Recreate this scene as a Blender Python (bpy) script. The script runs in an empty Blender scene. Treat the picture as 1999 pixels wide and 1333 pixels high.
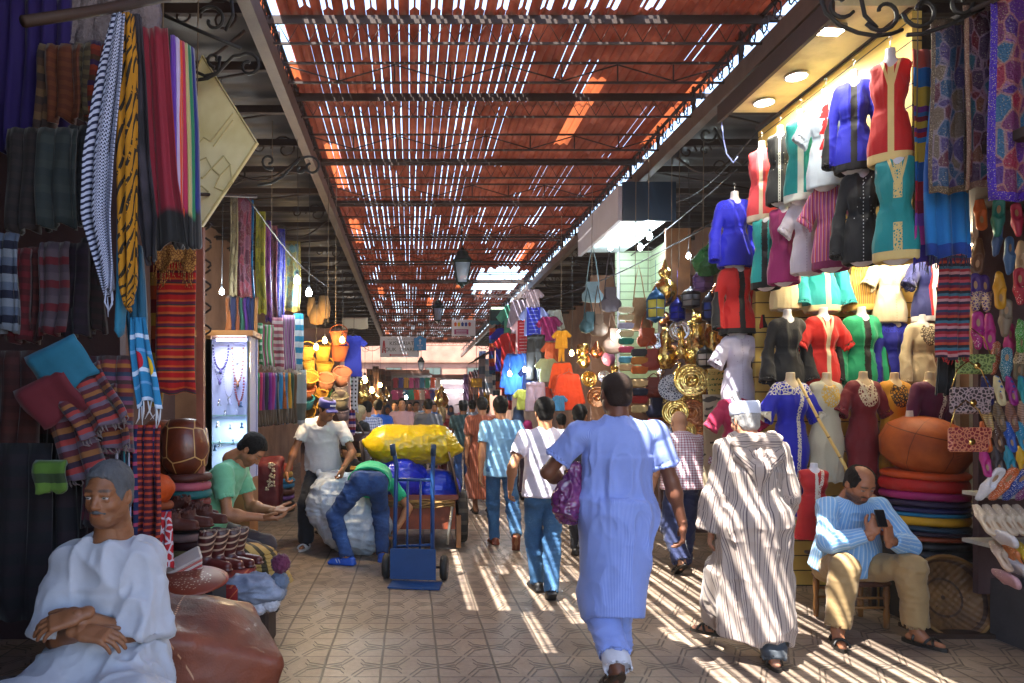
import bpy, math, random
import numpy as np
from mathutils import Vector, Matrix
V = Vector; PI = math.pi; R = math.radians
random.seed(7)
SC = bpy.context.scene
# ---------------------------------------------------------------- camera, light, exposure
F, CX, CY, EYE = 1400.0, 800.0, 795.0, 1.6            # focal length and vanishing point measured on the photograph
cd = bpy.data.cameras.new('camera'); cam = bpy.data.objects.new('camera', cd); SC.collection.objects.link(cam)
cam.location = (0, 0, EYE); cam.rotation_euler = (PI/2, 0, 0)
cd.sensor_width = 36; cd.lens = 36*F/1999; cd.shift_x = (999.5-CX)/1999; cd.shift_y = (CY-666.5)/1999
cd.clip_start = .05; cd.clip_end = 600
SC.camera = cam
SUN = V((.33, .35, -1)).normalized()                    # direction the sunlight travels
EL = math.asin(-SUN.z); AZ = math.atan2(-SUN.x, -SUN.y)
wd = bpy.data.worlds.new('World'); SC.world = wd; wd.use_nodes = True
wn = wd.node_tree.nodes; bg = wn['Background']; sky = wn.new('ShaderNodeTexSky'); sky.sky_type = 'NISHITA'
sky.sun_disc = False; sky.sun_elevation = EL; sky.sun_rotation = AZ
wd.node_tree.links.new(sky.outputs[0], bg.inputs[0]); bg.inputs[1].default_value = .15
sl = bpy.data.lights.new('sun', 'SUN'); so = bpy.data.objects.new('sun', sl); SC.collection.objects.link(so)
sl.energy = 5; sl.angle = R(.42); sl.color = (1, .95, .86); so.location = (-5, -5, 14)
so.rotation_euler = SUN.to_track_quat('-Z', 'Y').to_euler()
SC.view_settings.view_transform = 'Standard'; SC.view_settings.look = 'None'
SC.view_settings.exposure = 2.75; SC.view_settings.gamma = 1
SC.render.engine = 'CYCLES'; SC.cycles.use_denoising = True
SC.cycles.max_bounces = 8; SC.cycles.diffuse_bounces = 5; SC.cycles.transparent_max_bounces = 12
SC.cycles.sample_clamp_indirect = 4; SC.cycles.caustics_reflective = False; SC.cycles.caustics_refractive = False

def W(px, py, Y): return V(((px-CX)*Y/F, Y, EYE-(py-CY)*Y/F))     # a point of the photograph at its real distance
def G(px, py):                                                     # the same on the ground
    Y = EYE*F/(py-CY); return V(((px-CX)*Y/F, Y, 0))
# ---------------------------------------------------------------- node expressions
def lin(c):
    if isinstance(c, str):
        c = c.lstrip('#'); c = [int(c[i:i+2], 16)/255 for i in (0, 2, 4)]
        return tuple(x/12.92 if x <= .04045 else ((x+.055)/1.055)**2.4 for x in c)
    return tuple(c)
class E:
    def __init__(s, t, o): s.t = t; s.o = o
    def _m(s, op, *a, clamp=False):
        n = s.t.nodes.new('ShaderNodeMath'); n.operation = op; n.use_clamp = clamp
        for i, v in enumerate((s,)+a):
            if isinstance(v, E): s.t.links.new(v.o, n.inputs[i])
            else: n.inputs[i].default_value = v
        return E(s.t, n.outputs[0])
    def k(s, v):
        n = s.t.nodes.new('ShaderNodeValue'); n.outputs[0].default_value = v; return E(s.t, n.outputs[0])
    def __add__(s, b): return s._m('ADD', b)
    __radd__ = __add__
    def __sub__(s, b): return s._m('SUBTRACT', b)
    def __rsub__(s, b): return s.k(b)-s
    def __mul__(s, b): return s._m('MULTIPLY', b)
    __rmul__ = __mul__
    def __truediv__(s, b): return s._m('DIVIDE', b)
    def __neg__(s): return s*-1
    def abs(s): return s._m('ABSOLUTE')
    def fr(s): return s._m('FRACT')
    def fl(s): return s._m('FLOOR')
    def sin(s): return s._m('SINE')
    def pw(s, b): return s._m('POWER', b)
    def sq(s): return s._m('SQRT')
    def mx(s, b): return s._m('MAXIMUM', b)
    def mn(s, b): return s._m('MINIMUM', b)
    def lt(s, b): return s._m('LESS_THAN', b)
    def gt(s, b): return s._m('GREATER_THAN', b)
    def at2(s, b): return s._m('ARCTAN2', b)
    def ss(s, a, b):
        n = s.t.nodes.new('ShaderNodeMapRange'); n.interpolation_type = 'SMOOTHSTEP'
        s.t.links.new(s.o, n.inputs[0]); n.inputs[1].default_value = a; n.inputs[2].default_value = b
        return E(s.t, n.outputs[0])
class Ctx:
    def __init__(s, t): s.t = t; s._c = {}
    def node(s, k): return s.t.nodes.new(k)
    def tc(s, w='Object'):
        if w not in s._c:
            if 'tc' not in s._c: s._c['tc'] = s.node('ShaderNodeTexCoord')
            s._c[w] = s._c['tc'].outputs[w]
        return s._c[w]
    def att(s, n):
        if n not in s._c:
            a = s.node('ShaderNodeAttribute'); a.attribute_name = n; s._c[n] = a.outputs['Vector']; s._c[n+'c'] = a.outputs['Color']
        return s._c[n]
    def sep(s, v):
        n = s.node('ShaderNodeSeparateXYZ'); s.t.links.new(v, n.inputs[0]); return [E(s.t, o) for o in n.outputs]
    def comb(s, *a):
        n = s.node('ShaderNodeCombineXYZ')
        for i, v in enumerate(a):
            if isinstance(v, E): s.t.links.new(v.o, n.inputs[i])
            else: n.inputs[i].default_value = v
        return n.outputs[0]
    @property
    def p(s):
        if 'p' not in s._c: s._c['p'] = s.sep(s.tc())
        return s._c['p']
    @property
    def st(s):
        if 'stx' not in s._c: s._c['stx'] = s.sep(s.att('st'))
        return s._c['stx']
    @property
    def rnd(s): return E(s.t, s.node('ShaderNodeObjectInfo').outputs['Random'])
    def noise(s, sc, det=3, v=None, ro=.55, dim=0):
        n = s.node('ShaderNodeTexNoise'); n.inputs['Scale'].default_value = sc; n.inputs['Detail'].default_value = det
        n.inputs['Roughness'].default_value = ro; s.t.links.new(v or s.tc(), n.inputs['Vector']); return E(s.t, n.outputs[0])
    def vor(s, sc, v=None, feat='F1', out='Distance', rand=1):
        n = s.node('ShaderNodeTexVoronoi'); n.feature = feat; n.inputs['Scale'].default_value = sc; n.inputs['Randomness'].default_value = rand
        s.t.links.new(v or s.tc(), n.inputs['Vector']); return E(s.t, n.outputs[out])
    def col(s, c): 
        if isinstance(c, E): return c
        n = s.node('ShaderNodeRGB'); n.outputs[0].default_value = (*lin(c)[:3], 1); return E(s.t, n.outputs[0])
    def mix(s, f, a, b, mode='MIX'):
        n = s.node('ShaderNodeMix'); n.data_type = 'RGBA'; n.blend_type = mode; n.clamp_factor = True
        for i, v in ((0, f), (6, a), (7, b)):
            if isinstance(v, E): s.t.links.new(v.o, n.inputs[i])
            elif i == 0: n.inputs[0].default_value = v
            else: n.inputs[i].default_value = (*lin(v)[:3], 1)
        return E(s.t, n.outputs[2])
    def ramp(s, f, stops, const=False):
        n = s.node('ShaderNodeValToRGB'); r = n.color_ramp; r.interpolation = 'CONSTANT' if const else 'LINEAR'
        while len(r.elements) > 1: r.elements.remove(r.elements[-1])
        for i, (q, c) in enumerate(stops):
            e = r.elements[0] if i == 0 else r.elements.new(q)
            e.position = q; e.color = (*lin(c)[:3], 1)
        s.t.links.new(f.o, n.inputs[0]); return E(s.t, n.outputs[0])
    def cyc(s, f, cols, widths=None):                  # colours cycling in bands, f runs 0..1 per cycle
        w = widths or [1]*len(cols); T = sum(w); q = 0; st = []
        for c, a in zip(cols, w): st.append((q, c)); q += a/T
        return s.ramp(f.fr(), st, True)
MATS = {}
def M(name, col=(.5,.5,.5), rough=.7, metal=0, bump=None, spec=.5, emit=None, es=0, trans=0, alpha=None, sheen=0, coat=0, var=.0, weave=0, glass=0):
    if name in MATS: return MATS[name]
    m = bpy.data.materials.new(name); m.use_nodes = True; t = m.node_tree; b = t.nodes['Principled BSDF']; c = Ctx(t)
    v = col(c) if callable(col) else c.col(col)
    if var:
        f = c.noise(6, 4)*.7+c.noise(45, 2)*.3
        v = c.mix(1, v, c.ramp(f, [(.25, (1-var,)*3), (.75, (1,)*3)]), 'MULTIPLY')
    t.links.new(v.o, b.inputs['Base Color'])
    r = rough(c) if callable(rough) else rough
    if isinstance(r, E): t.links.new(r.o, b.inputs['Roughness'])
    else: b.inputs['Roughness'].default_value = r
    mt = metal(c) if callable(metal) else metal
    if isinstance(mt, E): t.links.new(mt.o, b.inputs['Metallic'])
    else: b.inputs['Metallic'].default_value = mt
    b.inputs['Specular IOR Level'].default_value = spec
    if sheen: b.inputs['Sheen Weight'].default_value = sheen; b.inputs['Sheen Roughness'].default_value = .4
    if coat: b.inputs['Coat Weight'].default_value = coat; b.inputs['Coat Roughness'].default_value = .15
    if glass: b.inputs['Transmission Weight'].default_value = glass
    if emit is not None:
        e = emit(c) if callable(emit) else c.col(emit); t.links.new(e.o, b.inputs['Emission Color']); b.inputs['Emission Strength'].default_value = es
    h = bump(c) if bump else None
    if weave:
        w = c.noise(260, 2)*.0006*weave; h = w if h is None else h+w
    if h is not None:
        n = c.node('ShaderNodeBump'); n.inputs['Distance'].default_value = 1; n.inputs['Strength'].default_value = 1
        t.links.new(h.o, n.inputs['Height']); t.links.new(n.outputs[0], b.inputs['Normal'])
    if trans:
        tr = c.node('ShaderNodeBsdfTranslucent'); t.links.new(v.o, tr.inputs[0]); mx = c.node('ShaderNodeMixShader'); mx.inputs[0].default_value = trans
        t.links.new(b.outputs[0], mx.inputs[1]); t.links.new(tr.outputs[0], mx.inputs[2]); t.links.new(mx.outputs[0], t.nodes['Material Output'].inputs[0])
    if alpha is not None:
        a = alpha(c) if callable(alpha) else alpha
        if isinstance(a, E): t.links.new(a.o, b.inputs['Alpha'])
        else: b.inputs['Alpha'].default_value = a
    MATS[name] = m; return m
def cloth(c, **k):                                       # plain dyed cloth
    c = lin(c); k.setdefault('rough', .85); k.setdefault('sheen', .15); k.setdefault('var', .22); k.setdefault('weave', 1)
    return M('cloth_%02x%02x%02x' % tuple(int(255*min(1, x)**.45) for x in c)+''.join(sorted(k)), c, **k)
# ---------------------------------------------------------------- objects
def link(o, parent=None):
    SC.collection.objects.link(o)
    if parent: o.parent = parent
    return o
def tag(o, label=None, cat=None, group=None, kind=None):
    for k, v in (('label', label), ('category', cat), ('group', group), ('kind', kind)):
        if v: o[k] = v
    return o
def thing(name, label, cat, loc=(0,0,0), rz=0, group=None, s=1):
    o = bpy.data.objects.new(name, None); link(o); o.location = loc; o.rotation_euler.z = rz; o.scale = (s, s, s)
    o.empty_display_size = .1
    return tag(o, label, cat, group)
def mesh_np(verts, faces, smooth=True):
    me = bpy.data.meshes.new('m'); verts = np.asarray(verts, np.float32); faces = np.asarray(faces, np.int32); n, k = faces.shape
    me.vertices.add(len(verts)); me.vertices.foreach_set('co', verts.ravel()); me.loops.add(n*k); me.loops.foreach_set('vertex_index', faces.ravel())
    me.polygons.add(n); me.polygons.foreach_set('loop_start', np.arange(0, n*k, k, dtype=np.int32)); me.update(calc_edges=True)
    me.polygons.foreach_set('use_smooth', np.full(n, smooth)); return me
def attr(me, name, arr):
    a = me.attributes.new(name, 'FLOAT_VECTOR', 'POINT'); a.data.foreach_set('vector', np.asarray(arr, np.float32).ravel())
def ob(name, me, mat, parent=None, loc=None):
    me.name = name; o = bpy.data.objects.new(name, me); link(o, parent)
    for m in (mat if isinstance(mat, (list, tuple)) else [mat]): me.materials.append(m)
    if loc is not None: o.location = loc
    return o
class MB:                                                # collects shapes into one mesh
    def __init__(s): s.v = []; s.f = []; s.mi = []; s.sm = []; s.st = []; s.M = Matrix(); s.m = 0
    def add(s, vs, fs, smooth=False, st=None):
        n = len(s.v); s.v += [s.M @ V(v) for v in vs]; s.f += [[n+i for i in f] for f in fs]
        s.mi += [s.m]*len(fs); s.sm += [smooth]*len(fs); s.st += (st or [(v[0], v[2], v[1]) for v in vs]); return s
    def box(s, c, d, rz=0, rx=0, ry=0, bev=0):
        c = V(c); R_ = Matrix.Rotation(rz, 3, 'Z') @ Matrix.Rotation(ry, 3, 'Y') @ Matrix.Rotation(rx, 3, 'X'); x, y, z = [q/2 for q in d]
        if bev:
            b = min(bev, x*.9, y*.9, z*.9); vs = []; 
            for sx in (-1, 1):
                for sy in (-1, 1):
                    for sz in (-1, 1): vs += [(sx*(x-b), sy*(y-b), sz*z), (sx*(x-b), sy*y, sz*(z-b)), (sx*x, sy*(y-b), sz*(z-b))]
            import bmesh
            bm = bmesh.new(); [bm.verts.new(v) for v in vs]; bmesh.ops.convex_hull(bm, input=bm.verts); bm.verts.index_update()
            return s.add([c+R_@v.co for v in bm.verts], [[v.index for v in f.verts] for f in bm.faces], st=[(v.co.x, v.co.z, v.co.y) for v in bm.verts])
        vs = [V((i*x, j*y, k*z)) for i in (-1, 1) for j in (-1, 1) for k in (-1, 1)]
        fs = [(0,1,3,2), (4,6,7,5), (0,4,5,1), (2,3,7,6), (0,2,6,4), (1,5,7,3)]
        return s.add([c+R_@v for v in vs], fs, st=[(v.x, v.z, v.y) for v in vs])
    def tube(s, pts, r, n=8, cap=True, smooth=True):
        pts = [V(p) for p in pts]; L = len(pts); rs = r if isinstance(r, (list, tuple)) else [r]*L; vs = []; st = []; up = V((0, 0, 1)); acc = 0; pu = None
        for i, p in enumerate(pts):
            d = (pts[min(i+1, L-1)]-pts[max(i-1, 0)]).normalized()
            if pu is None: pu = (up if abs(d.z) < .9 else V((1, 0, 0)))
            a = d.cross(pu).normalized(); pu = a.cross(d).normalized()
            if i: acc += (p-pts[i-1]).length
            for j in range(n):
                t = 2*PI*j/n; vs.append(p+(a*math.cos(t)+pu*math.sin(t))*rs[i]); st.append((t*rs[i], acc, 0))
        fs = [(i*n+j, i*n+(j+1) % n, (i+1)*n+(j+1) % n, (i+1)*n+j) for i in range(L-1) for j in range(n)]
        if cap: fs += [tuple(range(n))[::-1], tuple((L-1)*n+j for j in range(n))]
        return s.add(vs, fs, smooth, st)
    def lathe(s, prof, n=24, c=(0,0,0), ax='Z', sx=1, sy=1, wob=0):
        c = V(c); vs = []; st = []; L = len(prof)
        for i, (r, z) in enumerate(prof):
            for j in range(n):
                t = 2*PI*j/n; q = 1+wob*math.sin(3*t+i*.7)+wob*.6*math.sin(7*t+i*1.3)
                v = V((r*q*sx*math.cos(t), r*q*sy*math.sin(t), z))
                if ax == 'Y': v = V((v.x, v.z, v.y))
                if ax == 'X': v = V((v.z, v.x, v.y))
                vs.append(c+v); st.append((t*.2, z, r))
        fs = [(i*n+j, i*n+(j+1) % n, (i+1)*n+(j+1) % n, (i+1)*n+j) for i in range(L-1) for j in range(n)]
        if prof[0][0] > 1e-4: fs.append(tuple(range(n))[::-1])
        if prof[-1][0] > 1e-4: fs.append(tuple((L-1)*n+j for j in range(n)))
        return s.add(vs, fs, True, st)
    def ball(s, c, r, n=12, sx=1, sy=1, sz=1):
        k = max(4, n//2); return s.lathe([(r*math.sin(PI*i/k)+1e-5, -r*sz*math.cos(PI*i/k)) for i in range(k+1)], n, c, sx=sx, sy=sy)
    def prism(s, pts, y0, y1):                            # outline in x,z given thickness along y
        n = len(pts); vs = [(x, y0, z) for x, z in pts]+[(x, y1, z) for x, z in pts]
        fs = [tuple(range(n)), tuple(range(2*n-1, n-1, -1))]+[(i, i+n, (i+1) % n+n, (i+1) % n) for i in range(n)]
        return s.add(vs, fs)
    def grid(s, fn, nu, nv, th=0, smooth=True):           # fn(u,v)->point ; thickness makes a solid sheet
        P = [[V(fn(i/nu, j/nv)) for j in range(nv+1)] for i in range(nu+1)]; vs = []; st = []; q = nv+1
        for i in range(nu+1):
            for j in range(nv+1): vs.append(P[i][j]); st.append((i/nu, j/nv, 0))
        fs = [(i*q+j, (i+1)*q+j, (i+1)*q+j+1, i*q+j+1) for i in range(nu) for j in range(nv)]
        if th:
            N = len(vs)
            for i in range(nu+1):
                for j in range(nv+1):
                    a = P[min(i+1, nu)][j]-P[max(i-1, 0)][j]; b = P[i][min(j+1, nv)]-P[i][max(j-1, 0)]
                    vs.append(P[i][j]-a.cross(b).normalized()*th); st.append((i/nu, j/nv, 1))
            fs += [tuple(N+k for k in reversed(f)) for f in fs]
            rim = [i*q for i in range(nu+1)]+[nu*q+j for j in range(1, nv+1)]+[i*q+nv for i in range(nu-1, -1, -1)]+[j for j in range(nv-1, 0, -1)]
            for a, b in zip(rim, rim[1:]+rim[:1]): fs.append((b, a, a+N, b+N))
        return s.add(vs, fs, smooth, st)
    def build(s, name, mat, parent=None, loc=None):
        me = bpy.data.meshes.new(name); me.from_pydata(s.v, [], s.f); me.update()
        me.polygons.foreach_set('material_index', s.mi); me.polygons.foreach_set('use_smooth', s.sm)
        attr(me, 'st', [tuple(x) for x in s.st]); return ob(name, me, mat, parent, loc)
def copy_tree(o, parent=None, **kw):
    c = o.copy(); SC.collection.objects.link(c); c.parent = parent
    for ch in list(o.children): copy_tree(ch, c)
    for k, v in kw.items(): c[k] = v
    return c
def omat(o, m, slot=0):                                   # an object of shared mesh gets its own material
    o.material_slots[slot].link = 'OBJECT'; o.material_slots[slot].material = m
# ---------------------------------------------------------------- numpy noise and distance-field bodies
_rg = np.random.RandomState(3); _LT = _rg.rand(64, 64, 64).astype(np.float32)
def vnoise(p):
    i = np.floor(p).astype(int); f = p-i; f = f*f*(3-2*f); i &= 63; j = (i+1) & 63
    g = lambda a, b, c: _LT[a, b, c]
    x0, y0, z0 = i.T; x1, y1, z1 = j.T; fx, fy, fz = f.T
    a = g(x0,y0,z0)*(1-fx)+g(x1,y0,z0)*fx; b = g(x0,y1,z0)*(1-fx)+g(x1,y1,z0)*fx
    c = g(x0,y0,z1)*(1-fx)+g(x1,y0,z1)*fx; d = g(x0,y1,z1)*(1-fx)+g(x1,y1,z1)*fx
    return (a*(1-fy)+b*fy)*(1-fz)+(c*(1-fy)+d*fy)*fz
def snet(f, org, h):
    s = f < 0; nx, ny, nz = f.shape; c = np.zeros((nx-1, ny-1, nz-1), np.uint8)
    cor = [(a, b, d) for a in (0, 1) for b in (0, 1) for d in (0, 1)]
    for a, b, d in cor: c += s[a:nx-1+a, b:ny-1+b, d:nz-1+d]
    act = (c > 0) & (c < 8); ijk = np.argwhere(act); n = len(ijk); idx = np.full(act.shape, -1, np.int32); idx[act] = np.arange(n)
    val = {q: f[ijk[:, 0]+q[0], ijk[:, 1]+q[1], ijk[:, 2]+q[2]] for q in cor}; acc = np.zeros((n, 3)); cnt = np.zeros(n)
    for q in cor:
        for ax in range(3):
            if q[ax]: continue
            r = list(q); r[ax] = 1; va, vb = val[q], val[tuple(r)]; m = (va < 0) != (vb < 0); t = va[m]/(va[m]-vb[m])
            pp = np.tile(np.array(q, float), (m.sum(), 1)); pp[:, ax] = t; acc[m] += pp; cnt[m] += 1
    vs = (ijk+acc/cnt[:, None])*h+org; F_ = []
    for ax in range(3):
        sl0 = [slice(None)]*3; sl1 = [slice(None)]*3; sl0[ax] = slice(0, -1); sl1[ax] = slice(1, None)
        e = s[tuple(sl0)] != s[tuple(sl1)]; q = np.argwhere(e); b, d = [(1, 2), (2, 0), (0, 1)][ax]
        ok = (q[:, b] > 0) & (q[:, d] > 0) & (q[:, b] < f.shape[b]-1) & (q[:, d] < f.shape[d]-1); q = q[ok]
        def at(db, dd):
            w = q.copy(); w[:, b] += db; w[:, d] += dd; return idx[w[:, 0], w[:, 1], w[:, 2]]
        Q = np.stack([at(-1, -1), at(0, -1), at(0, 0), at(-1, 0)], 1); neg = s[tuple(q.T)]
        Q[~neg] = Q[~neg][:, ::-1]; F_.append(Q)
    Fc = np.concatenate(F_); Fc = Fc[(Fc >= 0).all(1)]; return vs, Fc
# primitives: ('c',a,b,ra,rb,opts) round cone, ('f',...) flat-ended cone, ('e',centre,radii,opts) ellipsoid, ('b',centre,half,opts) box
# opts: k blend, sub subtract, n+fl flatten along n by fl, R rotation (local->world 3x3), rd rounding
def pdist(pr, P, want_t=False):
    T, o = pr[0], pr[-1]
    if T in 'cf':
        a, b = np.array(pr[1]), np.array(pr[2]); ab = b-a; L = max(np.linalg.norm(ab), 1e-6); q = P-a; t = q@ab/L/L; tc = np.clip(t, 0, 1)
        w = q-tc[..., None]*ab if T == 'c' else q-t[..., None]*ab; ra, rb = pr[3], pr[4]; r = ra+(rb-ra)*tc
        if 'n' in o:
            n = np.array(o['n'], float); n /= np.linalg.norm(n); w = w+(w@n)[..., None]*n*(1/o['fl']-1)
        d = np.linalg.norm(w, axis=-1)-r
        if T == 'f': d = np.maximum(d, np.maximum(-t, t-1)*L)
        return (d, t*L, w) if want_t else d
    q = P-np.array(pr[1]); Rm = o.get('R')
    if Rm is not None: q = q@np.array(Rm)                # rows: world->local because R is orthonormal
    if T == 'e':
        r = np.array(pr[2]); k0 = np.linalg.norm(q/r, axis=-1); k1 = np.linalg.norm(q/(r*r), axis=-1)+1e-9; d = k0*(k0-1)/k1
    else:
        rd = o.get('rd', .01); u = np.abs(q)-(np.array(pr[2])-rd); d = np.linalg.norm(np.maximum(u, 0), axis=-1)+np.minimum(u.max(-1), 0)-rd
    return (d, q[..., 2], q) if want_t else d
def pbox(pr):
    if pr[0] in 'cf':
        a, b = np.array(pr[1]), np.array(pr[2]); r = max(pr[3], pr[4])*(1.02 if pr[0] == 'c' else 1.0); return np.minimum(a, b)-r, np.maximum(a, b)+r
    r = np.linalg.norm(pr[2]) if 'R' in pr[-1] else np.array(pr[2]); return np.array(pr[1])-r, np.array(pr[1])+r
def norm_of(me):
    n = np.empty(len(me.vertices)*3, np.float32); me.vertex_normals.foreach_get('vector', n); return n.reshape(-1, 3)
def sdf(prims, h, k=.02, disp=None, st=True, tint=None, smooth=1, ax0=None):
    prims = [p if isinstance(p[-1], dict) else (*p, {}) for p in prims]
    bx = [pbox(p) for p in prims if not p[-1].get('sub')]; lo = np.min([b[0] for b in bx], 0)-3*h-.01; hi = np.max([b[1] for b in bx], 0)+3*h+.01
    n = np.ceil((hi-lo)/h).astype(int)+1; f = np.ones(n, np.float32)
    for p in prims:
        o = p[-1]; kk = o.get('k', k); a, b = pbox(p); pad = max(kk, .004)+3*h
        i0 = np.clip(np.floor((a-pad-lo)/h).astype(int), 0, n); i1 = np.clip(np.ceil((b+pad-lo)/h).astype(int)+1, 0, n)
        if (i1 <= i0).any(): continue
        g = np.stack(np.meshgrid(*[np.arange(i0[q], i1[q])*h+lo[q] for q in range(3)], indexing='ij'), -1)
        d = pdist(p, g).astype(np.float32); sl = tuple(slice(i0[q], i1[q]) for q in range(3)); A = f[sl]
        if o.get('sub'):
            d = -d; hh = np.clip(.5-.5*(A-d)/kk, 0, 1); f[sl] = A*(1-hh)+d*hh+kk*hh*(1-hh)
        else:
            hh = np.clip(.5+.5*(d-A)/kk, 0, 1); f[sl] = d*(1-hh)+A*hh-kk*hh*(1-hh)
    vs, fs = snet(f, lo, h)
    a_, b_ = fs.ravel(), np.roll(fs, -1, 1).ravel(); cn = np.bincount(a_, minlength=len(vs))+np.bincount(b_, minlength=len(vs))+1e-9
    for w in (.5, -.52)*smooth:
        av = np.stack([(np.bincount(a_, vs[b_, q], len(vs))+np.bincount(b_, vs[a_, q], len(vs)))/cn for q in range(3)], 1); vs = vs+w*(av-vs)
    me = mesh_np(vs, fs)
    if st or disp:
        P = vs; add = [p for p in prims if not p[-1].get('sub') and not p[-1].get('nost')]; best = np.full(len(P), 9.); S = np.zeros((len(P), 3))
        for i, p in enumerate(add):
            d, t, w = pdist(p, P, True); m = d < best; best[m] = d[m]; ax = np.array(p[2])-np.array(p[1]) if p[0] in 'cf' else np.array((0, 0, 1.))
            ax = ax/np.linalg.norm(ax); ref = np.array((1., 0, 0)) if abs(ax[0]) < .8 else np.array((0, 0, 1.)); u = ref-ax*(ref@ax); u /= np.linalg.norm(u); v = np.cross(ax, u)
            rr = (p[3]+p[4])/2 if p[0] in 'cf' else float(np.mean(p[2][:2])); S[m, 0] = np.arctan2(w[m]@v, w[m]@u)*rr; S[m, 1] = t[m]; S[m, 2] = i
    if disp:
        N = norm_of(me); vs = vs+N*disp(vs, N, S)[:, None]; me.vertices.foreach_set('co', vs.astype(np.float32).ravel()); me.update()
    if st:
        if ax0 is not None:                              # trunk pieces share one axis so stripes run on
            lim = np.array([bool(p[-1].get('limb')) for p in add])[S[:, 2].astype(int)]; o_, u_, r_, f_ = [np.array(q) for q in ax0]; w = P-o_
            S[:, 0] = np.where(lim, S[:, 0], np.arctan2(w@r_, -(w@f_)*1.25)*.17); S[:, 1] = np.where(lim, S[:, 1], w@u_)
        attr(me, 'st', S)
    if tint: attr(me, 'tint', tint(vs))
    return me
# ================================================================ THE SETTING
def rectmesh(name, x0, x1, y0, y1, z, mat):
    return MB().add([(x0,y0,z),(x1,y0,z),(x1,y1,z),(x0,y1,z)], [(0,1,2,3)]).build(name, mat)
def tile_pat(c):                                          # moulded pavers 0.35 m square: interlaced ribbons round long cells
    x, y, z = c.p; T = .35; wob = (c.noise(1.5, 2)-.5)*.02
    u = (((x+wob)/T+.5).fr()-.5).abs(); v = (((y+.12)/T+.5).fr()-.5).abs(); vs = ((y+.12)/T+.5).fr()-.5; us = ((x+wob)/T+.5).fr()-.5
    inn = u.lt(.2); cen = (.5-u)*.4*(1-inn)+inn*(.12+(.2-u)*1.9); wd_ = .055+inn*.035
    d = ((v-cen).abs()-wd_).abs(); g1 = 1-d.ss(.018, .04); g1 = g1*(1-inn*(us*vs).gt(0)*u.lt(.13))
    g2 = 1-(.5-v).ss(.008, .022); g2 = g2*(1-u.lt(.05)); g3 = 1-(.5-u).ss(.012, .028); return g1, g2, g3, (x, y)
def floor_col(c):
    g1, g2, g3, (x, y) = tile_pat(c); n = c.noise(2.2, 5); n2 = c.noise(30, 4); base = c.ramp(n*.6+n2*.4, [(.3, (.16,.118,.09)), (.5, (.23,.178,.14)), (.7, (.3,.245,.195))])
    tid = c.comb(((x/.35)+.5).fl(), ((y+.12)/.35+.5).fl(), 0); w = c.node('ShaderNodeTexWhiteNoise'); c.t.links.new(tid, w.inputs['Vector']); r = E(c.t, w.outputs['Value'])
    base = c.mix(1, base, c.ramp(r, [(0, (.78,.76,.76)), (1, (1.08,1.05,1))]), 'MULTIPLY'); sp = 1-c.vor(5.5, rand=1).ss(.05, .1); base = c.mix(sp*c.noise(1.3, 1).gt(.5)*.6, base, (.06,.05,.045))
    g = g1.mx(g2*.8).mx(g3); return c.mix(g*.78, base, (.035,.027,.022))
FLOOR = M('paving', floor_col, rough=lambda c: .34+c.noise(3, 4)*.25, spec=.5, bump=lambda c: (lambda g: -(g[0].mx(g[1]).mx(g[2]))*.0035+c.noise(40, 3)*.001)(tile_pat(c)))
tag(rectmesh('pavement', -60, 60, -60, 120, 0, FLOOR), kind='structure')
IRON = M('iron', '#3a2a24', rough=.8, metal=.0, var=.5); DARKW = M('dark_wood', '#3a2418', rough=.7, var=.5); RUST = M('painted_steel', '#6b5a50', rough=.6, var=.5)
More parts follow.
